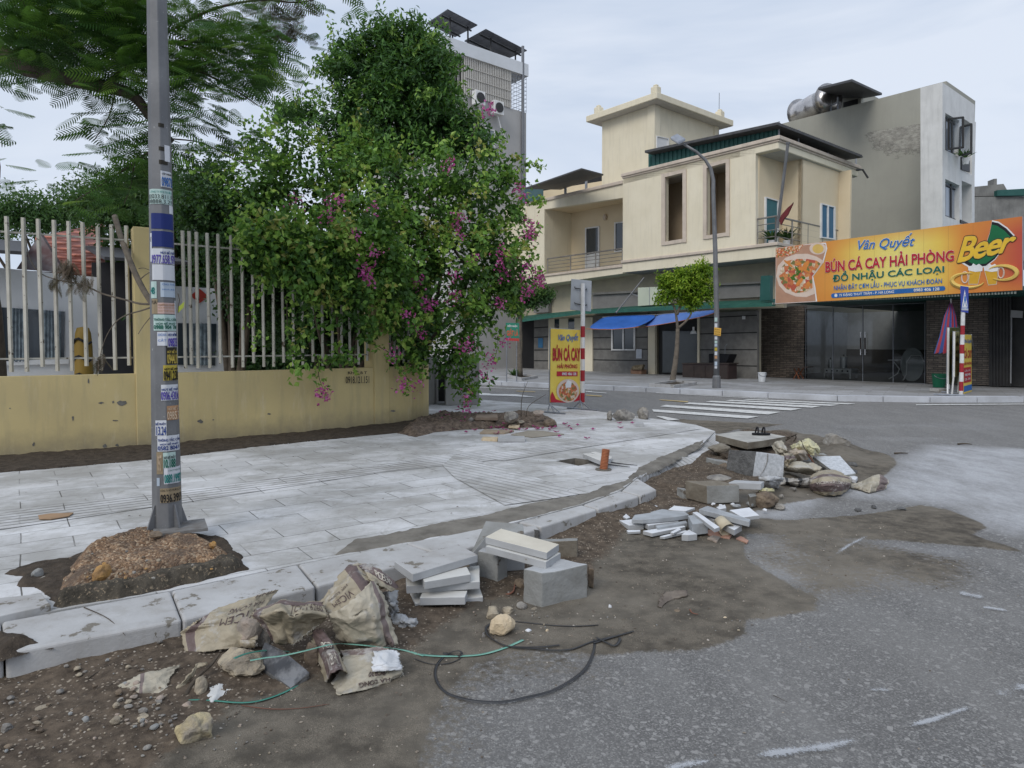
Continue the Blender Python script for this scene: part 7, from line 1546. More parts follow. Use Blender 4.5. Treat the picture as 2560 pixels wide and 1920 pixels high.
t_.links.new(c, b_.inputs['Base Color']); b_.inputs['Roughness'].default_value = .95; bump(t_, b_, mth(t_, 'ADD', mth(t_, 'MULTIPLY', vo.outputs['Distance'], -1), nz(t_, v_, 24, 6, .7)), .9, .015); M_GRAVEL = m_
M_MOSSC = mat('mossy_concrete', (.10, .085, .065), (.04, .035, .027), 14, .95, .9, 35, .02, spot=((.24, .19, .13), .58, 50))
mound('earth_mound', 'mound of orange-brown gravelly earth heaped round the foot of the sticker pole', Y6, [(330, 560), (340, 470), (400, 380), (440, 300), (600, 250), (780, 175), (1010, 130), (1220, 150), (1400, 195), (1520, 270), (1548, 380), (1300, 430), (1100, 455), (800, 520), (520, 580), (400, 600)], ZP, .095, M_GRAVEL, .010, .035, .16)
mound('concrete_footing', 'dark broken concrete footing along the front of the earth mound', Y6, [(330, 612), (480, 560), (900, 480), (1250, 400), (1500, 330), (1565, 340), (1560, 385), (1300, 452), (1100, 495), (800, 560), (520, 598), (400, 622)], ZP, .08, M_MOSSC, .009, .03, .05, 'footing', steep=.7, seed=5)
rockpx('orange stone stuck in the earth mound', Y6, 585, 700, 345, 460, M_RORG, 4, ZP+.05); rockpx('grey broken stone in the dark hole left of the earth mound', Y6, 195, 262, 365, 440, M_BLOCK, 8, ZP); rockpx('small pale stone in the dark hole left of the earth mound', Y6, 235, 290, 415, 450, M_RGREY, 9, ZP)
rockpx('reddish stone on the mound right of the sticker pole', Y6, 1345, 1395, 190, 240, M_RORG, 14, ZP+.09); rockpx('dark brick lump left of the sticker pole foot', Y6, 945, 1035, 120, 170, M_RBROWN, 15, ZP+.10)
slab('loose white paving slab ending left of the earth mound', Y6, [(-260, 580), (270, 528), (328, 600), (-260, 730)], ZP+.035, .06, M_KERB, 'paving_slab')
rr = random.Random(21)
for k in range(46):
    x, y = rr.uniform(400, 1500), rr.uniform(220, 520)
    if y > 540-.17*(x-400)+0 or y < 300-.15*(x-400): continue
    g = G(Y6(x, y), ZP+.11); s_ = rr.uniform(.006, .016); rock('small stone lying on the gravelly earth mound', (g.x, g.y, ZP+.105), (s_, s_*.8, s_*.7), rr.choice([M_RLIME, M_RORG, M_RGREY, M_RBROWN]), k, 'pebble', 'pebble', 'pebbles on the earth mound', 4, 1)
mound('earth_clod', 'clod of dark earth dropped on the kerb at the left edge', Y6, [(-120, 900), (-80, 780), (60, 752), (170, 775), (260, 800), (330, 850), (210, 865), (120, 905), (0, 935)], ZP+.006, .028, M_EARTH, .008, .02, .08, 'earth')
slab('torn brown cardboard scrap on the grooved paving', Y6, [(248, 20), (330, 8), (478, 2), (450, 22), (330, 45), (255, 42)], ZP+.018, .008, mat('brown_card', (.34, .22, .13), (.27, .18, .11), 5, .8, .2), 'cardboard_scrap', 'cardboard', rough=.003)

ID_ = lambda x, y: (x, y)
mound('mortar_strip', 'ragged wet mortar strip between the paving and the kerb', ID_, [(690, 1418), (925, 1377), (1195, 1327), (1294, 1305), (1454, 1262), (1552, 1227), (1592, 1196), (1680, 1158), (1754, 1114), (1772, 1094), (1740, 1106), (1640, 1146), (1590, 1170), (1563, 1198),                       (1459, 1234), (1340, 1256), (1230, 1284), (1130, 1300), (1000, 1330), (880, 1350), (820, 1390)], ZP, .016, M_MORTAR, .022, .012, .05, kind='structure')
mound('earth_strip', 'strip of dark wet earth at the foot of the yellow wall', ID_, [(-80, 1150), (0, 1141), (381, 1113), (841, 1073), (1000, 1056), (1060, 1047), (1100, 1050), (1240, 1058), (1180, 1070), (1080, 1075), (900, 1092), (640, 1118), (380, 1150), (160, 1170), (0, 1183), (-80, 1190)], ZP, .022, M_EARTH, .03, .022, .06, kind='structure')
mound('earth_patch', 'dark earth where paving is missing round the pole mound', ID_, [Y6(-80, 420), Y6(0, 395), Y6(140, 345), Y6(330, 310), Y6(440, 290), Y6(760, 180), Y6(1300, 140), Y6(1480, 180), Y6(1560, 250), Y6(1620, 380), Y6(1100, 505), Y6(520, 605), Y6(330, 640), Y6(330, 600), Y6(200, 490), Y6(90, 500), Y6(100, 430), Y6(0, 410), Y6(-80, 430)], ZP, .014, M_EARTH, .016, .016, .04, kind='structure')
# --- stack of cut stones and blocks
def Q4(*a): return a
for i, (q, zt, mt_) in enumerate((([(440, 793), (980, 742), (955, 665), (398, 712)], .048, M_STONE_T), ([(476, 748), (838, 742), (856, 690), (500, 695)], .096, M_STONE_T), ([(372, 655), (955, 618), (952, 488), (365, 570)], .142, M_STONE_T), ([(515, 622), (884, 560), (850, 500), (490, 572)], .19, M_STONE_T), ([(420, 560), (940, 405), (780, 320), (272, 455)], .238, M_KERB))):
    slab(('lowest grey kerb slab of the left stack on the earth', 'short slab lying second from the bottom of the left stack', 'long slab in the middle of the left stack', 'short cream-topped slab second from the top of the left stack', 'wide white-topped slab on top of the left stack')[i], Y4, q, zt, .045, mt_, 'cut_stone', 'slab', 'slabs of the left stack', side=M_STONE, bev=.003)
slab('big rough grey cube of stone carrying the right pair of slabs', Y4, [(1450, 552), (1818, 482), (1610, 436), (1302, 518)], .21, .215, M_STONE, 'stone_block', 'block', rough=.008, side=M_BLOCK, bev=.006)
slab('lower slab of the tilted pair resting on the grey cube', Y4, [(1482, 462, .252), (1600, 388, .25), (1120, 270, .275), (1002, 335, .278)], .256, .044, M_STONE_T, 'cut_stone', 'slab', 'pair of slabs on the grey cube', side=M_STONE, bev=.003)
slab('upper cream-topped slab of the tilted pair resting on the grey cube', Y4, [(1490, 388, .30), (1587, 320, .298), (1125, 195, .322), (1000, 262, .325)], .30, .044, M_RCREAM if False else mat('cream_cut_stone', (.60, .56, .47), (.52, .48, .40), 4, .75, .1), 'cut_stone', 'slab', 'pair of slabs on the grey cube', side=M_STONE, bev=.003)
slab('upright kerb block behind the two slab stacks', Y4, [(940, 372), (1095, 408), (1178, 372), (1010, 330)], .20, .21, M_STONE, 'stone_block', 'block', rough=.004, side=M_BLOCK, bev=.006)
slab('tall grey kerb stone leaning behind the slab stacks', Y4, [(870, 420, .16), (1003, 262, .27), (1312, 245, .27), (1300, 158, .30), (1003, 132, .31)], .3, .24, M_BLOCK, 'kerb_stone', 'block', bev=.006, side=M_STONE)
slab('flat mossy block standing behind the grey cube', Y4, [(1445, 300), (1735, 290), (1738, 272), (1445, 278)], .15, .15, M_BLOCK, 'stone_block', 'block', rough=.004, side=M_MUDB, bev=.006)
slab('small brown brick behind the grey cube', Y4, [(1815, 480), (1862, 490), (1865, 520), (1825, 510)], .14, .12, M_RBROWN, 'brick', 'brick', rough=.004)
slab('end piece of kerb stone poking out behind the slab stacks', Y4, [(1305, 178), (1370, 200), (1432, 205), (1400, 172)], ZP+.005, .13, M_KERB, 'kerb_stone', 'block', bev=.01, side=M_BLOCKD)
for a in ((('brown round stone between the stacks', 1220, 1342, 590, 700), M_RBROWN, 31), (('knobbly tan stone below the slab stacks, left of the pair', 995, 1125, 822, 930), M_RLIME, 32), (('knobbly tan stone below the slab stacks, right of the pair', 1130, 1232, 818, 890), M_RLIME, 33), (('smooth cream rock among the black straps', 1036, 1240, 888, 1066), M_RCREAM, 34),
          (('white oval pebble right of the cream rock', 1315, 1368, 998, 1034), M_WSTRIP, 35), (('small tan pebble right of the white oval pebble', 1480, 1510, 1000, 1030), M_RCREAM, 36), (('white pebble right of the grey cube', 1978, 2008, 805, 840), M_WSTRIP, 37), (('flat tan chip below the grey cube', 1350, 1420, 822, 856), M_RLIME, 38), (('small grey pebble left of the cream rock', 970, 1000, 1045, 1078), M_RGREY, 39),
          (('dark grey lump under the grey cube stack', 1240, 1340, 785, 850), M_RGREY, 40)): rockpx(a[0][0], Y4, *a[0][1:], a[1], a[2])

# --- cement bags: soft printed sacks
M_K = {}
def kraft(name, base, stripe):
    m, t, b = new_mat(name); v = coords(t); a = t.nodes.new('ShaderNodeAttribute'); a.attribute_name = 'st'
    c = mixc(t, ramp(t, nz(t, v, 9, 6, .65), [(.35, 0), (.7, 1)]), base, tuple(k*.72 for k in base)); c = mixc(t, ramp(t, a.outputs['Fac'], [(.45, 0), (.55, 1)]), c, stripe)
    c = mixc(t, ramp(t, nz(t, v, 7, 8, .75), [(.54, 0), (.62, .7)]), c, (.40, .39, .37)); c = mixc(t, ramp(t, nz(t, v, 16, 8, .8), [(.58, 0), (.64, .6)]), c, (.12, .10, .08)); t.links.new(c, b.inputs['Base Color']); b.inputs['Roughness'].default_value = .65; 
    w_ = t.nodes.new('ShaderNodeVectorMath'); w_.operation = 'ADD'; n_ = N(t, 'ShaderNodeTexNoise', Scale=6, Detail=3); t.links.new(v, n_.inputs['Vector']); s_ = t.nodes.new('ShaderNodeVectorMath'); s_.operation = 'SCALE'; s_.inputs['Scale'].default_value = .09; t.links.new(n_.outputs['Color'], s_.inputs[0]); t.links.new(v, w_.inputs[0]); t.links.new(s_.outputs[0], w_.inputs[1])
    h_ = None
    for k_, q_ in ((11, 1.0), (24, .45)): vo = N(t, 'ShaderNodeTexVoronoi', Scale=k_); t.links.new(w_.outputs[0], vo.inputs['Vector']); x_ = mth(t, 'MULTIPLY', vo.outputs['Distance'], q_); h_ = x_ if h_ is None else mth(t, 'ADD', h_, x_)
    bump(t, b, h_, .85, .022); return m
M_KRAFT = kraft('kraft_sack', (.35, .30, .215), (.115, .08, .075)); M_KRAFT2 = kraft('pale_sack', (.41, .37, .29), (.17, .13, .12)); M_YSACK = kraft('yellow_liner', (.60, .56, .33), (.5, .45, .3)); M_GSACK = kraft('grey_sack', (.27, .25, .22), (.12, .1, .09)); M_PLAST = kraft('clear_plastic', (.42, .43, .44), (.5, .5, .5))
def cr_(p0, p1, p2, p3, t): return .5*((2*p1)+(p2-p0)*t+(2*p0-5*p1+4*p2-p3)*t*t+(3*p1-p0-3*p2+p3)*t**3)
def sack(label, z_, rows, mm, stripes=(), wr=.010, seed=0, name='cement_bag', cat='bag', res=14, texts=(), group=None, zoff=0.0, under=True):
    C_ = np.array([[tuple(G(z_(p[0], p[1]), p[2]+zoff)) for p in r_] for r_ in rows]); nr_, nc = C_.shape[:2]
    def up1(A, k):
        n_ = A.shape[0]; o = []
        for i in range(n_-1):
            p0 = A[max(i-1, 0)] if i > 0 else 2*A[0]-A[1]; p3 = A[i+2] if i+2 < n_ else 2*A[-1]-A[-2]
            for j in range(k): o.append(cr_(p0, A[i], A[i+1], p3, j/k)*.35+.65*(A[i]+(A[i+1]-A[i])*(j/k)))
        o.append(A[-1]); return np.array(o)
    S_ = up1(C_, res); S_ = np.swapaxes(up1(np.swapaxes(S_, 0, 1), res), 0, 1); H_, W_ = S_.shape[:2]
    du = np.gradient(S_, axis=1); dv = np.gradient(S_, axis=0); nn_ = np.cross(du, dv); nn_ = unit(nn_); nn_ *= np.sign(nn_[..., 2:]+1e-6)
    V_, U_ = np.meshgrid(np.linspace(0, 1, H_), np.linspace(0, 1, W_), indexing='ij')
    r_ = np.random.default_rng(seed+50); disp = np.zeros((H_, W_)); uw, vw = U_+.10*(fbm(U_, V_, 3, 3, seed)-.5), V_+.10*(fbm(U_, V_, 3, 3, seed+9)-.5)
    for k in range(9):                     # flat facets meeting in sharp creases
        a = r_.uniform(0, 6.28); ph = (uw-r_.uniform(.15, .85))*math.cos(a)+(vw-r_.uniform(.15, .85))*math.sin(a); sp_ = r_.uniform(.08, .3); disp += r_.normal()*np.abs(np.clip(ph, -sp_, sp_))/sp_
    disp = (disp-disp.mean())/(disp.std()+1e-6)+(fbm(U_, V_, 9, 3, seed+5)-.5)*.5
    for k in range(14):                    # short local creases
        a = r_.uniform(0, 6.28); cu, cv = r_.uniform(0, 1, 2); ph = (U_-cu)*math.cos(a)+(V_-cv)*math.sin(a); q = -(U_-cu)*math.sin(a)+(V_-cv)*math.cos(a); disp += r_.choice([-1, 1])*.9*np.exp(-np.abs(ph)/.035)*np.exp(-(q/.22)**2)
    S_ = S_+nn_*(disp*wr*.42)[..., None]; S_[..., 2] = np.maximum(S_[..., 2], .004)
    ed = (fbm(U_*7, V_*7, 4, 2, seed+3)-.5)*.02; e_ = (np.minimum.reduce([U_, 1-U_, V_, 1-V_]) < .02); S_[..., 0] += e_*ed; S_[..., 2] += e_*np.abs(ed)*.5
    st = np.zeros((H_, W_))
    for (ax, lo, hi) in stripes: q = U_ if ax == 'u' else V_; st = np.maximum(st, ((q > lo) & (q < hi)).astype(float))
    o = np_mesh(name, S_, grid_faces(W_, H_), mm, smooth=True, attrs=dict(st=st)); sm = o.modifiers.new('t', 'SOLIDIFY'); sm.thickness = .004; sm.offset = -1
    tag(o, label, cat, group)
    for (s_, u0, u1, v0, v1, rot, ink_, bd) in texts:
        def fn(u, v):
            if rot: u, v = 1-u, 1-v
            uu, vv = u0+(u1-u0)*u, v1+(v0-v1)*v; x, y = np.clip(uu*(W_-1), 0, W_-1.001), np.clip(vv*(H_-1), 0, H_-1.001); i, j = int(x), int(y); fx, fy = x-i, y-j
            p = (S_[j, i]*(1-fx)+S_[j, i+1]*fx)*(1-fy)+(S_[j+1, i]*(1-fx)+S_[j+1, i+1]*fx)*fy; return Vector(p)+Vector(nn_[j, i])*.007
        txt(s_, fn, ink_, 'printed_letters', o, bd)
    return o
I_BRN = ink('sack_print', (.10, .07, .065)); I_PALE = ink('sack_pale_print', (.48, .44, .38))
sack('opened brown cement bag lying upside down across the kerb, leftmost of the big bags', Y5, [[(640, 470, .16), (800, 388, .19), (1000, 325, .21), (1205, 258, .20)], [(575, 520, .13), (730, 490, .16), (890, 460, .165), (1120, 380, .16)], [(535, 560, .09), (700, 545, .12), (870, 560, .12), (1060, 600, .10)], [(560, 690, .035), (700, 695, .05), (880, 668, .05), (1045, 650, .06)]],
     M_KRAFT, [('u', .06, .20)], .012, 1, texts=[('VICEM', .50, .92, .32, .48, 1, I_BRN, .0), ('HẠ LONG', .55, .92, .14, .26, 1, I_BRN, .0), ('TINH', .75, .98, .0, .06, 1, I_BRN, 0)])
sack('crumpled cement bag with a frayed edge in the middle of the bag heap', Y5, [[(1060, 395, .23), (1220, 350, .26), (1380, 342, .26), (1512, 345, .24)], [(1030, 430, .22), (1200, 430, .28), (1360, 420, .27), (1540, 445, .22)], [(1090, 510, .16), (1220, 500, .20), (1350, 490, .20), (1500, 490, .16)], [(1170, 600, .09), (1260, 645, .08), (1330, 625, .09), (1420, 560, .13)]],
     M_KRAFT, [('v', .0, .1), ('u', .0, .1)], .016, 2, texts=[('PCB30', .40, .80, .35, .60, 0, I_BRN, .03), ('TCVN 6260', .50, .95, .10, .28, 0, I_BRN, .0)])
sack('tall peaked cement bag with brown stripes, back of the bag heap', Y5, [[(1490, 345, .20), (1590, 220, .28), (1690, 100, .33), (1780, 82, .33)], [(1530, 390, .20), (1640, 300, .27), (1770, 190, .33), (1890, 160, .31)], [(1560, 440, .19), (1700, 380, .24), (1830, 280, .28), (2010, 240, .22)]],
     M_KRAFT, [('u', .58, .74)], .014, 3, texts=[('HẠ LONG', .12, .48, .32, .50, 1, I_BRN, 0), ('VICEM', .14, .48, .62, .80, 1, I_BRN, 0)])
sack('dark printed end flap of the tall peaked cement bag', Y5, [[(1740, 95, .345), (1810, 82, .345), (1900, 130, .33), (2000, 195, .28)], [(1790, 120, .33), (1840, 140, .33), (1930, 190, .31), (2030, 250, .24)], [(1830, 190, .32), (1870, 215, .32), (1930, 250, .28), (1985, 275, .25)]], M_KRAFT, [('v', .0, .62)], .008, 4, texts=[('PCB30', .48, .85, .30, .58, 0, I_PALE, .03)], cat='bag flap', name='bag_flap')
sack('broad spread cement bag with a dusty frayed hem at the front right of the heap', Y5, [[(1555, 435, .22), (1680, 370, .28), (1835, 215, .36), (1860, 205, .35)], [(1570, 490, .17), (1700, 460, .23), (1850, 370, .28), (1930, 330, .26)], [(1585, 560, .10), (1720, 560, .14), (1870, 510, .18), (1985, 470, .17)], [(1640, 640, .03), (1780, 660, .04), (1900, 665, .05), (2035, 640, .05)]],
     M_KRAFT2, [('u', .80, .92)], .015, 5, texts=[('VK', .52, .68, .50, .66, 0, I_BRN, .02), ('TK', .62, .74, .70, .80, 0, I_BRN, .02)])
sack('rolled cement bag with a dark maroon label panel', Y5, [[(1428, 575, .07), (1450, 545, .13), (1500, 545, .14), (1530, 575, .09)], [(1450, 650, .07), (1500, 610, .14), (1560, 620, .14), (1600, 660, .08)], [(1490, 770, .05), (1550, 720, .13), (1610, 720, .13), (1650, 760, .06)], [(1535, 905, .015), (1580, 845, .11), (1640, 820, .11), (1692, 850, .03)]],
     M_KRAFT, [('u', .12, .72)], .006, 6, texts=[('VICEM HẠ', .30, .62, .62, .95, 0, I_PALE, .01), ('PCB', .3, .62, .38, .52, 0, I_PALE, .03)])
sack('cement bag with torn white lining lying flat at the right end of the heap', Y5, [[(1640, 690, .06), (1780, 675, .09), (1890, 655, .10), (2030, 690, .09)], [(1650, 800, .06), (1800, 790, .07), (1910, 740, .08), (2052, 775, .05)], [(1570, 900, .02), (1750, 880, .05), (1900, 850, .05), (2062, 835, .03)], [(1620, 1002, .008), (1760, 970, .012), (1900, 925, .012), (2035, 868, .008)]],
     M_KRAFT2, [('v', .0, .10)], .010, 7, texts=[('EM HẠ LONG', .35, .98, .76, .92, 1, I_BRN, .01), ('PCB30', .50, .75, .58, .70, 1, I_BRN, .01)])
sack('white plastic lining bulging from the torn bag', Y5, [[(1870, 700, .09), (1960, 685, .10), (2030, 690, .09)], [(1850, 780, .09), (1950, 770, .10), (2045, 765, .07)], [(1860, 830, .07), (1960, 825, .07), (2055, 820, .05)]], mat('white_lining', (.58, .59, .61), (.48, .49, .5), 9, .5, .4, 20, .01), (), .012, 8, 'bag_lining', 'lining')
sack('dusty bag scrap lying flat left of the limestone lump', Y5, [[(100, 935, .03), (250, 860, .05), (380, 830, .05), (530, 778, .05)], [(88, 965, .02), (240, 930, .05), (350, 915, .04), (450, 880, .035)], [(110, 1008, .008), (240, 1003, .012), (340, 990, .012), (440, 1000, .01)]], M_KRAFT2, [('u', .35, .42)], .008, 9, 'bag_scrap', 'bag')
sack('twisted strip of torn bag curling up from the flat scrap', Y5, [[(300, 1000, .008), (460, 975, .02), (560, 880, .06), (650, 768, .10), (715, 770, .10)], [(310, 1006, .006), (490, 998, .008), (585, 910, .03), (640, 810, .08), (700, 785, .09)]], M_KRAFT, (), .004, 10, 'bag_scrap', 'bag')
sack('clear plastic crumpled behind the right side of the bag heap', Y5, [[(1900, 285, .2), (1960, 275, .22), (2028, 268, .2)], [(1930, 350, .15), (1980, 350, .17), (2025, 345, .15)], [(1980, 430, .05), (2000, 425, .06), (2022, 415, .05)]], M_PLAST, (), .014, 11, 'plastic_sheet', 'plastic')
sack('grey plastic bag flattened on the earth right of the bag heap', Y5, [[(1985, 440, .03), (2070, 435, .05), (2140, 460, .03)], [(2000, 490, .03), (2080, 480, .06), (2168, 490, .03)], [(2030, 540, .006), (2090, 535, .01), (2150, 535, .006)]], M_PLAST, (), .018, 12, 'plastic_bag', 'plastic')
sack('thin white paper scrap beside the green strap', Y5, [[(740, 940, .02), (800, 920, .02), (860, 925, .015)], [(710, 1010, .015), (770, 1000, .02), (840, 990, .01)], [(668, 1050, .006), (720, 1085, .006), (770, 1045, .006)]], mat('white_paper', (.55, .55, .54), (.45, .45, .44), 8, .8), (), .004, 13, 'paper_scrap', 'paper')
rockpx('large knobbly limestone lump under the cement bags', Y5, 715, 1105, 672, 895, M_RLIME, 51, cuts=9, sub=4); rockpx('angular pinkish rock holding down the leftmost bag', Y5, 880, 1060, 468, 625, M_RPINK, 52, .08); rockpx('grey angular rock behind the maroon-labelled bag', Y5, 1000, 1140, 480, 700, M_RGREY, 53, .0)
slab('dark wet stone slab sticking out from under the bags', Y5, [(1050, 770, .03), (1110, 620, .12), (1240, 680, .12), (1422, 830, .06), (1290, 940, .02)], .06, .03, mat('wet_dark_slab', (.06, .063, .07), (.17, .175, .185), 9, .8, .3, lo=.42, hi=.55), side=M_BLOCKD)
rockpx('small brown rock left of the paper scrap', Y5, 590, 700, 890, 1012, M_RLIME, 54); rockpx('square yellowish concrete lump nearest the viewer', Y5, 468, 716, 1100, 1358, M_RYEL, 55, cuts=12, sub=4); rockpx('pale triangular stone behind the yellowish lump', Y5, 515, 595, 1035, 1110, M_RPINK, 56); rockpx('shadowed rock under the rolled bag', Y5, 1370, 1500, 640, 830, M_RBROWN, 57)
sack('thin brown bark strip left of the yellowish lump', Y5, [[(150, 1270, .012), (300, 1300, .012), (465, 1265, .02)], [(150, 1290, .006), (320, 1318, .006), (470, 1280, .006)]], mat('tan_strip', (.30, .20, .10), (.24, .17, .09), 6), (), .003, 14, 'bark_strip', 'bark')
def strap(label, z_, pts, w_, mm, zb=.012, name='strap', lift=None, twist=0, cat='strap'):
    P = [G(z_(p[0], p[1]), p[2] if len(p) > 2 else zb) for p in pts]; Q = []
    for i in range(len(P)-1):
        a, b, c, d = P[max(i-1, 0)], P[i], P[i+1], P[min(i+2, len(P)-1)]
        for k in range(8): t_ = k/8; Q.append(.5*((2*b)+(c-a)*t_+(2*a-5*b+4*c-d)*t_*t_+(3*b-a-3*c+d)*t_**3))
    Q.append(P[-1]); vs = []; n_ = len(Q)
    for i, p in enumerate(Q):
        d = (Q[min(i+1, n_-1)]-Q[max(i-1, 0)]).normalized(); a = .5+.6*math.sin(i*.21+len(label)) if twist else .12; s_ = d.cross(UP).normalized(); q = (s_*math.cos(a)+UP*math.sin(a))*w_/2; z_up = UP*(w_/2*math.sin(abs(a))+.003); vs += [p-q+z_up, p+q+z_up]
    o = MB().add(vs, [(2*i, 2*i+1, 2*i+3, 2*i+2) for i in range(n_-1)]).out(name, mm, smooth=True); o.modifiers.new('t', 'SOLIDIFY').thickness = .0015; return tag(o, label, cat)
M_GSTR = mat('green_strap', (.03, .17, .13), (.05, .22, .17), 8, .4, 0, spec=.5); M_PGSTR = mat('pale_green_strap', (.22, .42, .34), (.12, .30, .24), 8, .4, 0); M_BSTR = mat('black_strap', (.018, .018, .02), (.03, .03, .033), 8, .4, 0, spec=.5)
strap('long green plastic strap looping in front of the cement bags', Y5, [(280, 1035), (480, 1028), (700, 1030), (960, 1048), (1130, 1020), (1300, 950), (1430, 860), (1505, 792), (1440, 745), (1300, 700), (1150, 686, .08), (1000, 705, .12), (900, 742, .14)], .013, M_GSTR, .014)
strap('pale green strap lying over the cement bags', Y5, [(1010, 755, .13), (1120, 735, .13), (1230, 722, .13), (1400, 685, .14), (1560, 645, .16), (1680, 640, .1), (1860, 655, .08), (2060, 680, .02), (2212, 722)], .017, M_PGSTR, .012, twist=0)
strap('frayed green strap end running out onto the sand', Y4, [(150, 1150), (300, 1170), (480, 1205), (650, 1218), (860, 1215), (1000, 1198), (1160, 1150), (1300, 1088)], .020, M_PGSTR, .010)
strap('big open loop of black strapping on the asphalt', Y4, [(1868, 1085), (1862, 1180), (1780, 1335), (1560, 1480), (1330, 1545), (1130, 1582), (900, 1572), (690, 1510), (605, 1400), (612, 1290), (690, 1205), (780, 1175, .03), (812, 1198, .02), (770, 1222), (700, 1198), (660, 1195)], .0125, M_BSTR, .010, twist=0)
strap('thin black cord tail beside the strap loop', Y4, [(330, 1180), (430, 1235), (560, 1278), (700, 1275), (790, 1240), (812, 1205)], .006, M_BSTR, .010)
strap('black strap bundle bending from the cream rock to the right', Y4, [(1080, 945), (1010, 985), (1020, 1050), (1120, 1120), (1230, 1150), (1400, 1160), (1560, 1172), (1700, 1160), (1860, 1100), (2042, 1058)], .013, M_BSTR, .012)
strap('second black strap of the bundle with a cut end', Y4, [(1190, 1140), (1330, 1146), (1460, 1142), (1590, 1128)], .014, M_BSTR, .016); strap('twisted black strap end on the sand', Y7, [(352, 292), (420, 270), (525, 240)], .014, M_BSTR, .014); strap('short curled black strap at the right end of the bundle', Y7, [(365, 268), (400, 285), (440, 303), (462, 285), (465, 268)], .014, M_BSTR, .016)
strap('faded black strap partly buried in the sand', Y4, [(1235, 940), (1380, 955), (1540, 972), (1720, 978), (1900, 968)], .012, M_BSTR, .010)
# --- loose stones and twigs in the earth at the lower left
rr = random.Random(11); k = 0
gl = [(80, 500, 1030, 1290, 38, Y5, .009, .022), (-60, 1100, 850, 1659, 85, Y6, .005, .018), (1320, 1800, 1180, 1600, 30, Y6, .004, .010), (900, 1500, 700, 1200, 60, Y4, .004, .012), (300, 1300, 100, 300, 24, Y7, .004, .010)]
for (x0, x1, y0, y1, n_, z_, s0, s1) in gl:
    for i in range(n_):
        x, y = rr.uniform(x0, x1), rr.uniform(y0, y1); g = G(z_(x, y)); k += 1
        if z_ is Y6 and y < 1060-.20*x: continue
        if z_ is Y4 and 380 < x < 1000 and y < 840: continue
        s_ = s0+(s1-s0)*rr.random()**2.2; g.z = hgt(g.x, g.y); rock('loose pebble in the earth in front of the kerb', (g.x, g.y, g.z), (s_, s_*rr.uniform(.6, 1), s_*rr.uniform(.4, .8)), rr.choice([M_RLIME, M_RGREY, M_RBROWN, M_RPINK, M_RGREY, M_BLOCK]), k, 'pebble', 'pebble', 'loose pebbles in the earth', 5, 2 if s_ > .012 else 1)
for (lb, x0, x1, y0, y1, mm) in (('flat pinkish stone near the kerb joint', 845, 940, 880, 925, M_RPINK), ('tan rock against the kerb left of the bags', 1040, 1135, 820, 880, M_RLIME), ('small grey rock against the kerb foot', 640, 695, 890, 935, M_RGREY), ('flat tan stone at the left in the earth', 205, 305, 1255, 1300, M_RLIME), ('pale stone at the left frame edge', -10, 62, 1375, 1440, M_RGREY), ('grey rock in the earth at the bottom left', 490, 580, 1475, 1515, M_RGREY), ('tan rock beside the pebble heap', 858, 955, 1312, 1390, M_RLIME), ('wedge-shaped tan rock beside the pebble heap', 890, 972, 1350, 1420, M_RPINK), ('dark rock half buried at the bottom edge', 560, 670, 1570, 1650, M_RBROWN)): rockpx(lb, Y6, x0, x1, y0, y1, mm, len(lb), .01)
def twig(label, pts, r_, mm=None, name='twig', cat='twig'): m = MB(); Q = limb(m, pts, r_, r_*.4, 5); return tag(m.out(name, mm or M_BARK, smooth=True), label, cat)
M_ROOT = mat('red_root', (.20, .09, .06), (.12, .06, .045), 9, .9, .3)
twig('reddish root lying along the foot of the kerb', [G(Y6(620, 920), .03), G(Y6(800, 870), .035), G(Y6(950, 845), .04), G(Y6(1080, 820), .04)], .008, M_ROOT, 'root', 'root'); twig('thick brown root rising beside the limestone lump', [G(Y5(560, 1000), .02), G(Y5(640, 870), .05), G(Y5(740, 780), .08), G(Y5(800, 700), .11)], .012, None, 'root', 'root'); twig('pale bent twig in front of the limestone lump', [G(Y5(628, 855), .04), G(Y5(700, 885), .02), G(Y5(815, 900), .02)], .005, mat('pale_twig', (.45, .38, .30), None))
twig('dark twig lying on the earth near the kerb', [G(Y6(570, 1080), .03), G(Y6(620, 1045), .035), G(Y6(672, 1012), .03)], .005); twig('thin dark stick on the white kerb', [G(Y6(545, 618), ZP+.008), G(Y6(700, 690), ZP+.008), G(Y6(812, 800), ZP-.01)], .003); twig('rusty wire on the sand in front of the bags', [G(Y5(950, 1060), .02), G(Y5(1150, 1085), .015), G(Y5(1350, 1080), .015), G(Y5(1560, 1050), .015)], .0025, M_ROOT)
twig('brown root bent round the round stone between the stacks', [G(Y4(1150, 730), .02), G(Y4(1220, 700), .04), G(Y4(1235, 640), .05)], .009, M_ROOT, 'root', 'root'); twig('short twig standing left of the tan stones', [G(Y4(1030, 850), .02), G(Y4(1045, 775), .04)], .005)
twig('dark stick on the dusty road at the far right', [G(Y3(1640, 518), .015), G(Y3(1700, 514), .02), G(Y3(1762, 520), .015)], .014); twig('dark stick on the road right of the debris heap', [G(Y3(1092, 598), .015), G(Y3(1150, 595), .02), G(Y3(1208, 598), .015)], .014)
M_DL = mat('dry_leaf', (.19, .16, .13), (.11, .09, .075), 8, .8, .3)
sack('curled dead leaf lying on the sand', Y7, [[(628, 130, .01), (640, 95, .02), (655, 62, .03)], [(645, 140, .01), (662, 110, .01), (668, 80, .012)], [(650, 115, .015), (700, 100, .012), (755, 85, .02)], [(655, 75, .03), (705, 62, .035), (755, 62, .03)]], M_DL, (), .003, 15, 'dead_leaf', 'leaf')
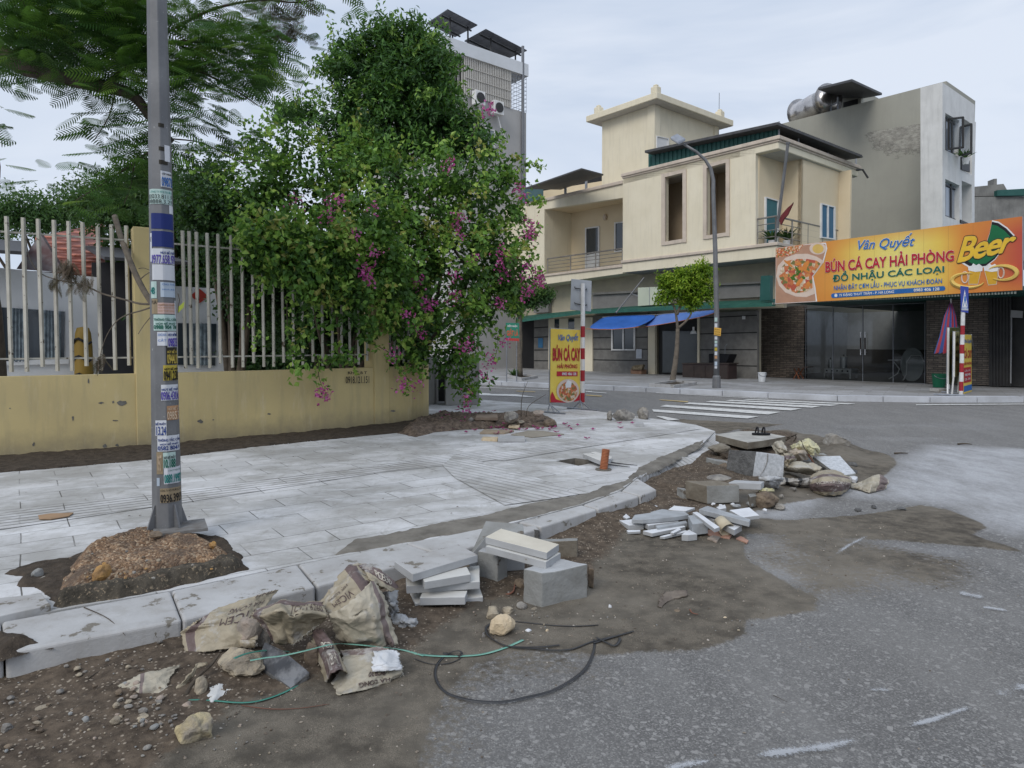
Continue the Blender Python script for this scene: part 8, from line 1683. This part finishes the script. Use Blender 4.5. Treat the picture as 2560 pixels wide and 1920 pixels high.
for (lb, z_, x0, x1, y0, y1, mm) in (('dark round clod of cement on the dusty road', Y3, 1130, 1202, 1060, 1102, M_BLOCKD), ('smaller dark clod left of the round one', Y3, 898, 948, 1042, 1078, M_BLOCKD), ('dark crumb of cement near the small clod', Y3, 760, 815, 1070, 1105, M_BLOCKD), ('dark clump on the sand below the dead leaf', Y7, 700, 733, 145, 162, M_RBROWN), ('small pale chip on the sand edge', Y7, 912, 932, 176, 188, M_RCREAM), ('tiny white chip on the sand edge', Y7, 962, 974, 184, 192, M_WSTRIP), ('small dark chip on the near asphalt', Y4, 1200, 1232, 1465, 1505, M_RGREY)): rockpx(lb, z_, x0, x1, y0, y1, mm, len(lb)+7)
twig('reddish curved twig on the sand', [G(Y7(768, 145), .02), G(Y7(780, 160), .02), G(Y7(805, 165), .02)], .005, M_ROOT); twig('thin straw on the near asphalt', [G(Y7(1130, 515), .006), G(Y7(1160, 530), .008), G(Y7(1190, 545), .006)], .0015)

# --- heap of marble strips
SG = 'marble strips heaped by the sand'
for i, (q, zt, th, mm) in enumerate((([(928, 1178), (1040, 1168), (1140, 1212), (1010, 1222)], .05, .05, 0), ([(1035, 1168), (1060, 1130), (1330, 1095), (1490, 1100), (1530, 1128), (1400, 1150), (1130, 1172)], .10, .035, 1), ([(1130, 1190), (1380, 1150), (1440, 1185), (1180, 1222)], .06, .04, 0), ([(1130, 1268), (1480, 1215), (1500, 1232), (1210, 1290)], .04, .03, 0), ([(1350, 1085), (1400, 1050), (1582, 1068), (1500, 1098)], .10, .02, 0),
        ([(1560, 1108), (1600, 1102), (1795, 1235), (1750, 1250)], .13, .03, 0), ([(1660, 1130), (1720, 1126), (1985, 1222), (1920, 1262)], .09, .045, 0), ([(1615, 1080), (1690, 1052), (2060, 1168), (2050, 1192)], .15, .04, 1), ([(1880, 1088), (2050, 1065), (2138, 1135), (1990, 1152)], .12, .03, 0), ([(1520, 1135), (1600, 1128), (1695, 1195), (1560, 1212)], .11, .09, 1), ([(1240, 1222), (1500, 1180), (1515, 1198), (1260, 1240)], .06, .035, 1),
        ([(1275, 1315), (1500, 1262), (1530, 1272), (1320, 1318)], .03, .02, 0), ([(1465, 1300), (1530, 1255), (1600, 1295), (1520, 1305)], .05, .05, 0), ([(958, 1145), (985, 1120), (1022, 1150), (990, 1162)], .06, .015, 0), ([(1368, 1278), (1445, 1238), (1462, 1255), (1395, 1288)], .05, .02, 0), ([(1765, 1062), (1840, 1040), (1852, 1070), (1790, 1082)], .09, .03, 0), ([(988, 1262), (1110, 1260), (1110, 1272), (1000, 1278)], .03, .02, 0), ([(1190, 1060), (1235, 1046), (1262, 1055), (1215, 1068)], .035, .015, 0), ([(1195, 1105), (1300, 1080), (1370, 1090), (1240, 1112)], .05, .03, 1))):
    nm = ('squat white block at the left tip of the strip heap', 'longest dark grey strip at the back left of the strip heap', 'white strip under the long dark one, left side of the heap', 'thin white strip at the front left of the heap', 'white tile lying flat at the back of the strip heap', 'narrow white strip slanting down the middle of the heap', 'white strip on the right of the slanting narrow one, beside the cream roll', 'long grey beam slanting across the right half of the heap', 'grooved white tile at the right end of the strip heap', 'broken grey chunk in the middle of the strip heap', 'stained grey strip in the centre left of the heap', 'thin strip nearest the viewer at the front of the heap', 'small tilted wedge at the front of the strip heap', 'small white chip standing off the left tip of the heap', 'short white chip lying across the front strips', 'small white offcut behind the strip heap', 'flat offcut under the left block of the heap', 'thin white shard on the earth behind the strip heap', 'flat grey offcut at the back left of the strip heap')[i]
    slab(nm, Y1, q, zt+.01, th, (M_WSTRIP, M_GSTRIP)[mm], 'marble_strip', 'stone strip', SG, bev=.003, side=M_GSTRIP if mm else M_STONE)
for lb, q in (('broken pinkish tile in front of the strip heap', [(1685, 1330), (1760, 1292), (1818, 1300), (1765, 1362)]), ('long terracotta shard under the cream roll', [(1640, 1268), (1740, 1255), (1900, 1300), (1880, 1330), (1700, 1300)]), ('small terracotta shard lying apart on the sand', [(1935, 1330), (1975, 1312), (2045, 1350), (2030, 1370)])): slab(lb, Y1, q, .022, .012, M_TERRA if 'terra' in lb else M_RPINK, 'tile_shard', 'shard', bev=.002)
m = MB(); a, b = G(Y1(1790, 1180), .12), G(Y1(1860, 1262), .07); d = (b-a).normalized(); s_ = d.cross(UP).normalized(); u_ = s_.cross(d); rg = []
n = 16; m.add([a.lerp(b, t_)+(s_*math.cos(k*6.0/n)+u_*math.sin(k*6.0/n))*(.05+.012*t_) for t_ in (0, 1) for k in range(n+1)], [(k, k+1, n+2+k, n+1+k) for k in range(n)]); o = m.out('cream_roll', mat('cream_liner', (.52, .46, .34), (.42, .36, .26), 6, .7, .3), smooth=True); o.modifiers.new('t', 'SOLIDIFY').thickness = .004; tag(o, 'rolled cream bag liner with an open end on the strip heap', 'roll')

# --- debris heap on the right
Hh = .10
slab('wide flat concrete slab with a black sandal on it', Y2, [(350, 185), (560, 152), (760, 150), (1045, 200), (870, 235), (668, 262)], .26, .09, mat('dusty_slab_top', (.42, .41, .38), (.30, .29, .27), 5, .9, .3), side=M_MUDB, rough=.004)
sn = T('sandal', 'black strapped sandal lying on the flat concrete slab', 'sandal', G(Y2(800, 185), .27)); c0 = G(Y2(800, 186), .265)
m = MB(); m.prism([c0+Vector((.13*math.cos(a)*1.0, .05*math.sin(a)*(1+.2*math.cos(a)), 0)) for a in [k*.3927 for k in range(16)]], (0, 0, .028)); m.out('sole', I_BLACK, sn, bevel=.006)
for dx in (-.06, .03): m = MB(); m.tube([c0+Vector((dx+.01*math.sin(a), -.05*math.cos(a), .02+.085*math.sin(a))) for a in [k*.314 for k in range(11)]], .011, 6); m.out('foot_strap', I_BLACK, sn)
def prism3(label, z_, face, D0, back, mm, name='stone_block', cat='block', side=None, rough=0, bev=.006, n_=(0, -1, 0)):
    """front face seen as given outline, standing at distance D0 of its first point"""
    g = G(z_(*face[0]), D0) if isinstance(D0, float) and D0 < 1 else None; pl = Pl(g, n_); m = MB(); m.prism([pl.at(z_(*p)) for p in face], back); o = m.out(name, [mm, side] if side else mm)
    if side:
        for p in o.data.polygons:
            if abs(p.normal.dot(Vector(n_).normalized())) < .97: p.material_index = 1
    if rough: rough_up(o, rough, len(label))
    if bev: soften(o, bev)
    return tag(o, label, cat)
prism3('pale leaning kerb slab with a wavy crack in the debris heap', Y2, [(712, 635), (1018, 612), (1035, 402), (955, 375), (752, 352)], .06, Vector((-.22, .24, -.02)), M_GRAN, side=M_BLOCKD, rough=.004)
twig('dark crack-like cord stuck on the leaning kerb slab', [Pl(G(Y2(712, 635), .06)-Vector((0, .012, 0)), (0, -1, 0)).at(Y2(*p)) for p in ((868, 372), (862, 450), (830, 530), (790, 590))], .004, M_MUDB)
prism3('low square concrete block at the front left of the debris heap', Y2, [(268, 868), (588, 855), (584, 680), (262, 690)], .02, Vector((-.17, .13, .02)), M_BLOCK, side=M_MUDB, rough=.004)
slab('flat pale beam bridging behind the low square block', Y2, [(480, 655), (800, 668), (830, 645), (540, 632)], .22, .06, M_STONE, 'stone_beam', 'block'); slab('small tilted brick in front of the debris heap', Y2, [(672, 768, .13), (800, 758, .12), (858, 775, .09), (690, 800, .13)], .12, .10, M_BLOCK, 'brick', 'brick', side=M_MUDB, bev=.004)
rockpx('brown muddy rock at the front of the debris heap', Y2, 738, 1012, 738, 925, M_RBROWN, 61, sub=4); rockpx('small grey block fragment beside the muddy rock', Y2, 920, 1055, 855, 932, M_RGREY, 62)
for a in (('long muddy lump under the flat slab', 290, 515, 250, 380, M_MUDB, 63, .12), ('brown rock left of the leaning kerb slab', 318, 550, 425, 550, M_RBROWN, 64, .05), ('white-topped rubble lump above the low square block', 262, 570, 545, 668, M_RGREY, 65, .08), ('dark clod between the flat slab and the leaning kerb slab', 415, 590, 340, 430, M_EARTH, 66, .10), ('small stone chip on the dusty ground', 1062, 1125, 715, 758, M_RGREY, 67, .0), ('dark rubble at the foot of the speckled slab', 1640, 1760, 490, 580, M_BLOCKD, 68, .0)): rockpx(a[0], Y2, *a[1:5], a[5], a[6], a[7])
for k in range(9): rock('reddish brick crumb in the churned earth', tuple(G(Y2(90+22*k, 675-10*k+rr.uniform(-12, 12)), .07)), (.035, .025, .02), M_TERRA, k+80, 'brick_crumb', 'brick', 'brick crumbs in the earth', 5, 1)
slab('speckled white granite slab tilted in the debris heap', Y2, [(1312, 398, .20), (1580, 392, .22), (1738, 565, .09), (1590, 590, .07), (1480, 520, .12)], .15, .035, M_GRAN, side=M_BLOCK); slab('small white tile chip at the right of the debris heap', Y2, [(1680, 578), (1755, 600), (1735, 630), (1665, 610)], .06, .04, M_WSTRIP, 'tile_chip', 'tile')
prism3('grey dusty sack standing stiff at the back right of the heap', Y2, [(1440, 330), (1640, 440), (1690, 265), (1545, 185), (1500, 200)], .04, Vector((.02, .22, 0)), M_GSACK, 'stiff_sack', 'bag', rough=.018, bev=.02, side=M_GSACK)
sack('cream bag folded open at the top of the debris heap', Y2, [[(905, 290, .30), (960, 262, .36), (1005, 248, .36)], [(925, 330, .28), (990, 320, .34), (1060, 350, .30)], [(950, 385, .25), (1010, 385, .26), (1080, 360, .25)]], M_KRAFT2, (), .02, 21)
sack('yellow plastic lining crumpled at the top of the debris heap', Y2, [[(1110, 300, .30), (1180, 240, .36), (1240, 250, .36), (1330, 255, .34), (1375, 300, .30)], [(1100, 330, .28), (1190, 290, .38), (1260, 300, .36), (1340, 310, .34), (1385, 350, .26)], [(1150, 370, .24), (1210, 350, .30), (1280, 375, .26), (1330, 365, .26), (1375, 385, .22)]], M_YSACK, (), .03, 22, 'plastic_lining', 'plastic')
sack('peach-coloured torn bag in the middle of the debris heap', Y2, [[(1080, 350, .28), (1140, 310, .34), (1215, 300, .34), (1268, 345, .28)], [(1110, 390, .26), (1170, 370, .32), (1225, 360, .30), (1270, 390, .24)], [(1150, 440, .20), (1200, 435, .22), (1240, 440, .20), (1265, 425, .18)]], kraft('peach_sack', (.46, .38, .29), (.3, .2, .2)), (), .018, 23)
sack('striped bag end tucked beside the leaning kerb slab', Y2, [[(1000, 400, .28), (1050, 372, .32), (1110, 375, .30)], [(1030, 450, .26), (1080, 430, .28), (1140, 420, .26)], [(1035, 500, .2), (1090, 480, .2), (1150, 450, .2)]], M_KRAFT, [('v', .2, .5)], .02, 24)
sack('long dusty bag draped across the middle of the debris heap', Y2, [[(1030, 480, .20), (1150, 450, .24), (1280, 460, .24), (1400, 510, .20)], [(1025, 520, .16), (1140, 510, .22), (1260, 510, .22), (1380, 550, .16)], [(1030, 545, .10), (1140, 570, .10), (1250, 585, .10), (1330, 575, .10)]], M_KRAFT2, (), .018, 25)
sack('black and white torn bag pieces below the draped bag', Y2, [[(950, 640, .10), (1040, 600, .14), (1150, 620, .14), (1285, 610, .12)], [(950, 690, .05), (1050, 650, .12), (1150, 660, .10), (1270, 650, .10)], [(960, 712, .01), (1060, 700, .02), (1150, 720, .02), (1260, 715, .02)]], kraft('torn_sack', (.33, .31, .28), (.03, .03, .03)), [('u', .3, .42), ('u', .7, .8)], .03, 26)
sack('clear plastic wad between the blocks and the draped bag', Y2, [[(780, 610, .20), (880, 588, .22), (1000, 595, .20)], [(770, 660, .12), (880, 650, .18), (1010, 650, .14)], [(780, 715, .05), (870, 710, .06), (960, 710, .05)]], M_PLAST, (), .035, 27, 'plastic_wad', 'plastic'); sack('yellow scrap on top of the small tilted brick', Y2, [[(780, 730, .15), (850, 712, .16), (925, 725, .14)], [(785, 755, .13), (850, 745, .14), (930, 745, .12)]], M_YSACK, (), .012, 28, 'plastic_scrap', 'plastic')
sack('plump cement bag with a readable maroon label at the front of the debris heap', Y2, [[(1300, 590, .14), (1400, 540, .18), (1500, 530, .18), (1600, 560, .16), (1680, 610, .12)], [(1280, 640, .12), (1400, 610, .19), (1500, 605, .20), (1610, 610, .17), (1690, 650, .10)], [(1280, 700, .06), (1400, 690, .13), (1500, 685, .14), (1600, 685, .12), (1685, 690, .06)], [(1330, 760, .01), (1400, 780, .02), (1500, 788, .02), (1600, 775, .02), (1650, 740, .01)]],
     M_KRAFT, [('v', .18, .30), ('v', .50, .88)], .010, 29, texts=[('VICEM HẠ LONG', .15, .85, .50, .64, 0, I_PALE, .02), ('PCB30', .35, .65, .68, .80, 0, I_PALE, .03)])
sack('slack empty cement bag at the right tip of the debris heap', Y2, [[(1690, 670, .04), (1800, 650, .06), (1900, 595, .14), (1975, 582, .15), (2050, 640, .08)], [(1690, 700, .03), (1800, 695, .05), (1900, 660, .10), (1980, 650, .10), (2058, 665, .06)], [(1700, 715, .01), (1790, 735, .01), (1860, 760, .01), (1940, 745, .01), (2030, 725, .01)]], M_KRAFT2, [('u', .72, .95)], .012, 30)
for i, pts in enumerate(([(1045, 240), (1090, 210), (1100, 165)], [(1060, 215), (1120, 195), (1150, 180)], [(1120, 250), (1145, 215), (1140, 185)])): twig(('bare twig at the far corner of the debris heap', 'upper fork of the bare twig by the sandal slab', 'short right-hand twig by the sandal slab')[i], [G(Y2(x, y), .22-.02*i+.05*k) for k, (x, y) in enumerate(pts)], .012)
twig('thin stem sticking over the peach bag', [G(Y2(1195, 240), .40), G(Y2(1230, 320), .36), G(Y2(1290, 400), .26), G(Y2(1330, 460), .20)], .007); twig('brown stalks bundled beside the speckled slab', [G(Y2(1270, 380), .26), G(Y2(1300, 430), .22), G(Y2(1330, 480), .18)], .014, M_ROOT)
# --- pavement clutter: pipe, pavers, rods, rock row, rubble by the flowers
gp = G(X6(1412, 742), ZP); D = gp.y; tp_ = V(X6(1434, 565), D); n_ = 14
cp = T('corrugated_pipe', 'upright orange-brown corrugated pipe sticking out of the paving', 'pipe', gp); M_PIPE = mat('orange_pipe', (.36, .13, .06), (.27, .10, .05), 6, .6, 0)
m = MB(); pp, rs2 = [], []
for k in range(n_*4+1): t_ = k/(n_*4); pp.append(gp.lerp(tp_, t_)); rs2.append(.037+.006*math.cos(t_*n_*6.283))
m.tube(pp, rs2, 18, cap=False); o = m.out('ribbed_tube', M_PIPE, cp, smooth=True); o.modifiers.new('t', 'SOLIDIFY').thickness = -.004
m = MB(); m.tube([gp-UP*.02, gp+UP*.012], .09, 14); m.out('mortar_collar', M_MORTAR, cp)
slab('upper loose paver stacked behind the corrugated pipe', X6, [(1232, 602), (1300, 596), (1480, 642), (1400, 668)], ZP+.09, .05, M_STONE_T, 'loose_paver', 'paver', 'loose pavers by the pit', side=M_STONE); slab('lower loose paver half under the other behind the corrugated pipe', X6, [(1300, 590), (1340, 582), (1485, 625), (1480, 655)], ZP+.04, .035, M_STONE_T, 'loose_paver', 'paver', 'loose pavers by the pit', side=M_STONE)
twig('long thin steel rod on the paving right of the pipe', [G(X6(1450, 672), ZP+.012), G(X6(1580, 690), ZP+.012), G(X6(1705, 702), ZP+.012)], .008, M_DARKM, 'steel_rod', 'rod'); twig('short steel rod crossing the long rod by the pipe', [G(X6(1440, 692), ZP+.012), G(X6(1560, 708), ZP+.012), G(X6(1640, 716), ZP+.012)], .008, M_DARKM, 'steel_rod', 'rod')
for a in (('left boulder of the concrete rubble row on the pavement', 1408, 1520, 225, 312, 71), ('middle boulder of the concrete rubble row on the pavement', 1500, 1690, 215, 320, 72), ('right boulder of the concrete rubble row on the pavement', 1665, 1862, 205, 302, 73)): rockpx(a[0], X6, *a[1:5], M_RGREY, a[5], ZP, .42, sub=4, cuts=9, group='rubble row on the pavement')
slab('small grey cut block in front of the rubble row', X6, [(1690, 338), (1760, 338), (1755, 328), (1695, 328)], ZP+.06, .06, M_STONE, 'cut_block', 'block')
mound('root_mound', 'heap of dark earth and dead roots at the end of the yellow wall', X6, [(-420, 430), (-300, 330), (-100, 280), (0, 262), (160, 270), (420, 275), (640, 260), (900, 270), (1010, 300), (1040, 350), (960, 378), (700, 385), (500, 392), (200, 402), (0, 420), (-200, 470)], ZP, .08, mat('root_earth', (.19, .145, .11), (.07, .052, .04), 14, .95, .9, 30, .03, spot=((.32, .26, .2), .62, 30)), .03, .07, .3)
for a in (('pale hollow rock on the root mound', 540, 692, 225, 335, M_RGREY, 74, .10), ('grey rock perched at the back right of the root mound', 788, 915, 212, 280, M_RPINK, 75, .16), ('round rooty stump at the right end of the root mound', 888, 1032, 288, 372, M_RBROWN, 76, .0), ('tan rock near the middle of the root mound', 640, 740, 300, 350, M_RLIME, 77, .05), ('brown flat stone at the left of the root mound', 320, 450, 305, 350, M_RPINK, 78, .05), ('small grey rock at the left end of the root mound', 235, 300, 280, 330, M_RGREY, 79, .08), ('brown brick lump below the root mound', 520, 600, 335, 380, M_RBROWN, 81, .0)): rockpx(a[0], X6, *a[1:5], a[5], a[6], ZP+a[7])
slab('brown wooden board resting on the root mound', X6, [(305, 288), (500, 290), (495, 262), (320, 262)], ZP+.17, .05, mat('old_board', (.23, .18, .14), (.17, .13, .10), 4, .9, .3), 'board', 'board'); slab('flat tan board on the paving below the root mound', X6, [(345, 418), (560, 418), (640, 398), (380, 390)], ZP+.03, .03, mat('tan_board', (.36, .29, .21), (.28, .22, .16), 4, .9, .3), 'board', 'board')
slab('cream offcut below the root mound', X6, [(590, 365), (680, 372), (690, 350), (600, 348)], ZP+.05, .03, M_RCREAM, 'stone_offcut', 'offcut', rough=.004); slab('cream paver half lying on the paving', X6, [(358, 470), (495, 478), (502, 456), (372, 454)], ZP+.035, .035, M_RCREAM, 'cream_paver', 'paver'); slab('single grey paver lying loose on the paving', X6, [(500, 468), (735, 468), (730, 448), (515, 446)], ZP+.06, .055, M_STONE, 'loose_paver', 'paver')
slab('wide thin brown sheet flat on the paving below the root mound', X6, [(610, 435), (800, 458), (1075, 432), (880, 402), (760, 400)], ZP+.014, .012, mat('dusty_sheet', (.30, .27, .22), (.24, .21, .17), 3, .9, .2), 'flat_sheet', 'sheet')
for i, (x, y) in enumerate(((0, 60), (140, 220), (90, 150), (700, 70), (720, 90))): pass
twig('bare upright stem growing out of the root mound', [G(X6(700, 280), ZP+.1), G(X6(700, 280), ZP+.1)+Vector((.02, 0, .35)), G(X6(700, 280), ZP+.1)+Vector((.12, 0, .62))], .008); twig('second bare stem bending over the root mound', [G(X6(745, 285), ZP+.1), G(X6(745, 285), ZP+.1)+Vector((.05, 0, .2)), G(X6(745, 285), ZP+.1)+Vector((.35, 0, .40))], .007)
# fallen flowers
P_F = [(75, 250), (210, 200), (700, 370), (760, 365), (690, 398), (735, 396), (850, 385), (840, 395), (1070, 350), (1085, 345), (1190, 355), (1555, 342), (1665, 340), (1557, 380), (1325, 398), (1005, 420), (1022, 455), (1273, 470), (990, 378), (960, 380), (540, 385), (580, 408), (495, 432), (520, 425), (600, 415), (235, 422), (460, 478), (380, 245), (470, 240), (310, 255), (60, 270), (490, 350), (500, 380), (20, 300), (110, 310), (150, 290), (200, 330), (250, 300), (290, 340), (340, 370), (400, 350), (430, 380), (560, 350), (610, 380), (820, 370), (880, 385), (950, 400), (1110, 370), (1140, 390), (30, 400), (130, 395), (300, 400), (0, 240), (150, 230), (250, 225)]
for i, (x, y) in enumerate(P_F):
    x += (i*37) % 11-5; y += (i*23) % 7-3; g = G(X6(x, y), ZP+.01+(.06 if y < 350 and x < 900 else 0)); m = MB(); 
    for k in range(3): a = i+k*2.1; d = Vector((math.cos(a), math.sin(a), .5)).normalized(); s_ = d.cross(UP).normalized()*.028; m.add([g, g+d*.035+s_, g+d*.065, g+d*.035-s_], [(0, 1, 2, 3)])
    tag(m.out('fallen_flower', LM_PINK), 'fallen magenta flower on the paving below the bougainvillea', 'flower', 'fallen flowers')
# fallen leaves and crumbs on paving
rr = random.Random(5); v, t_ = [], []
for k in range(26):
    g = G((rr.uniform(60, 1500), rr.uniform(1090, 1300)), ZP+.01)
    if not sdist(np.array([g.x]), np.array([g.y]), [(p.x, p.y) for p in pave_poly])[0] > .3: continue
    a = rr.uniform(0, 6.28); d = Vector((math.cos(a), math.sin(a), 0))*rr.uniform(.012, .03); s_ = Vector((-d.y, d.x, 0))*.35; m = MB(); m.add([g, g+d*.5+s_+UP*.006, g+d, g+d*.5-s_+UP*.004], [(0, 1, 2, 3)]); tag(m.out('dry_leaf', M_DL), 'small dry leaf on the new paving', 'leaf', 'dry leaves on the paving')

# loose grit strewn over the earth and sand: nobody could count it
NG = 9000; gx, gy = rng.uniform(-3.2, 3.2, NG*3), 1.9+rng.beta(1.1, 2.4, NG*3)*7; jx = np.clip(np.searchsorted(xs, gx)-1, 0, len(xs)-2); jy = np.clip(np.searchsorted(ys, gy)-1, 0, len(ys)-2)
pr = soil[jy, jx]*1.0+(sand[jy, jx] > .5)*.30+(sand[jy, jx] > .2)*.08+.012; keep = (rng.uniform(size=NG*3) < pr) & (d_in[jy, jx] < -.02); gx, gy, jx, jy = gx[keep][:NG], gy[keep][:NG], jx[keep][:NG], jy[keep][:NG]
gz = Zg[jy, jx]+.001; n = len(gx); sz = .0016+.0065*rng.uniform(size=(n, 1))**3; C_ = np.stack([gx, gy, gz], 1)
oc = np.array([(1, 0, 0), (0, 1, 0), (-1, 0, 0), (0, -1, 0), (0, 0, .7), (0, 0, -.5)], float); v = C_[:, None]+(oc[None]*rng.uniform(.6, 1.4, (n, 6, 1))+rng.normal(size=(n, 6, 3))*.15)*sz[:, None]
f = np.array([(0, 1, 4), (1, 2, 4), (2, 3, 4), (3, 0, 4), (1, 0, 5), (2, 1, 5), (3, 2, 5), (0, 3, 5)]); fs = (np.arange(n)[:, None, None]*6+f[None]).reshape(-1, 3)
m_, t_, b_ = new_mat('grit'); a_ = t_.nodes.new('ShaderNodeAttribute'); a_.attribute_name = 'lf'; t_.links.new(ramp(t_, a_.outputs['Fac'], [(0, (.06, .045, .035)), (.4, (.17, .14, .11)), (.85, (.25, .215, .17)), (1, (.42, .38, .33))]), b_.inputs['Base Color']); b_.inputs['Roughness'].default_value = .9
tag(np_mesh('gravel', v, fs, m_, attrs=dict(lf=np.repeat(rng.uniform(0, 1, n), 6)), loops=3), 'fine gravel and crumbs strewn over the earth and sand', kind='stuff')

for k, (x, y, s_, mm) in enumerate(((640, 700, .07, M_RGREY), (860, 560, .06, M_BLOCK), (1120, 740, .035, M_RGREY), (690, 890, .035, M_BLOCK), (560, 900, .03, M_GSTRIP), (480, 560, .05, M_RBROWN), (380, 640, .05, M_RGREY), (1400, 420, .06, M_BLOCK), (1290, 330, .06, M_RGREY), (1440, 470, .06, M_BLOCKD), (620, 320, .07, M_RBROWN), (840, 320, .06, M_RGREY), (760, 300, .05, M_BLOCK), (1230, 540, .05, M_RGREY), (1000, 800, .025, M_RGREY), (230, 560, .04, M_RGREY), (160, 520, .04, M_RBROWN), (90, 800, .035, M_RGREY), (60, 720, .035, M_RBROWN), (330, 880, .02, M_WSTRIP), (400, 900, .02, M_WSTRIP), (520, 880, .02, M_WSTRIP), (840, 935, .02, M_WSTRIP), (1700, 500, .05, M_BLOCKD))):
    rock('angular rubble chunk among the blocks and bags of the debris heap', tuple(G(Y2(x, y), .03)), (s_*1.3, s_, s_*.8), mm, k+200, 'rubble_chunk', 'rubble', 'rubble chunks in the debris heap', 11, 2)

def fray(label, z_, a, b, n_, mm, z0, z1):
    m = MB(); r_ = random.Random(len(label))
    for k in range(n_):
        t_ = (k+r_.random())/n_; p = G(z_(a[0]+(b[0]-a[0])*t_, a[1]+(b[1]-a[1])*t_), z0+(z1-z0)*t_); d = Vector((r_.gauss(0, .5), -1, r_.uniform(-.8, .3))).normalized()*r_.uniform(.008, .022); m.tube([p, p+d*.6+UP*.002, p+d], .0008, 3)
    return tag(m.out('frayed_threads', mm), label, 'threads', kind='stuff')
M_TH = flat('thread', (.5, .48, .42))
fray('white threads frayed along the middle bag edge', Y5, (1300, 640), (1480, 500), 50, M_TH, .10, .18); fray('white threads frayed along the hem of the broad dusty bag', Y5, (1590, 590), (2020, 655), 90, M_TH, .03, .03); fray('white threads on the right torn edge of the flat bag', Y5, (2035, 690), (2060, 850), 50, M_TH, .08, .02); fray('threads at the tip of the leftmost bag', Y5, (1010, 660), (1065, 630), 20, M_TH, .05, .08)

for lb, f, z0, b_, mm in (('broken grey kerb end wedged left of the leaning slab', [(330, 560), (530, 600), (545, 470), (350, 440)], .03, Vector((-.05, .2, 0)), M_BLOCK), ('square chunk of grey kerb at the back of the debris heap', [(880, 300), (1000, 320), (1010, 250), (890, 232)], .12, Vector((0, .18, 0)), M_STONE), ('upright broken slab behind the draped bag', [(1150, 470), (1290, 480), (1300, 390), (1180, 370)], .06, Vector((.03, .1, 0)), M_GSTRIP), ('flat grey slab piece under the draped bag', [(1020, 720), (1260, 700), (1250, 660), (1030, 650)], .01, Vector((0, .25, 0)), M_STONE), ('grey kerb fragment left of the low square block', [(20, 830), (110, 850), (105, 740), (30, 730)], .02, Vector((-.03, .12, 0)), M_BLOCK)):
    prism3(lb, Y2, f, z0, b_, mm, rough=.006)
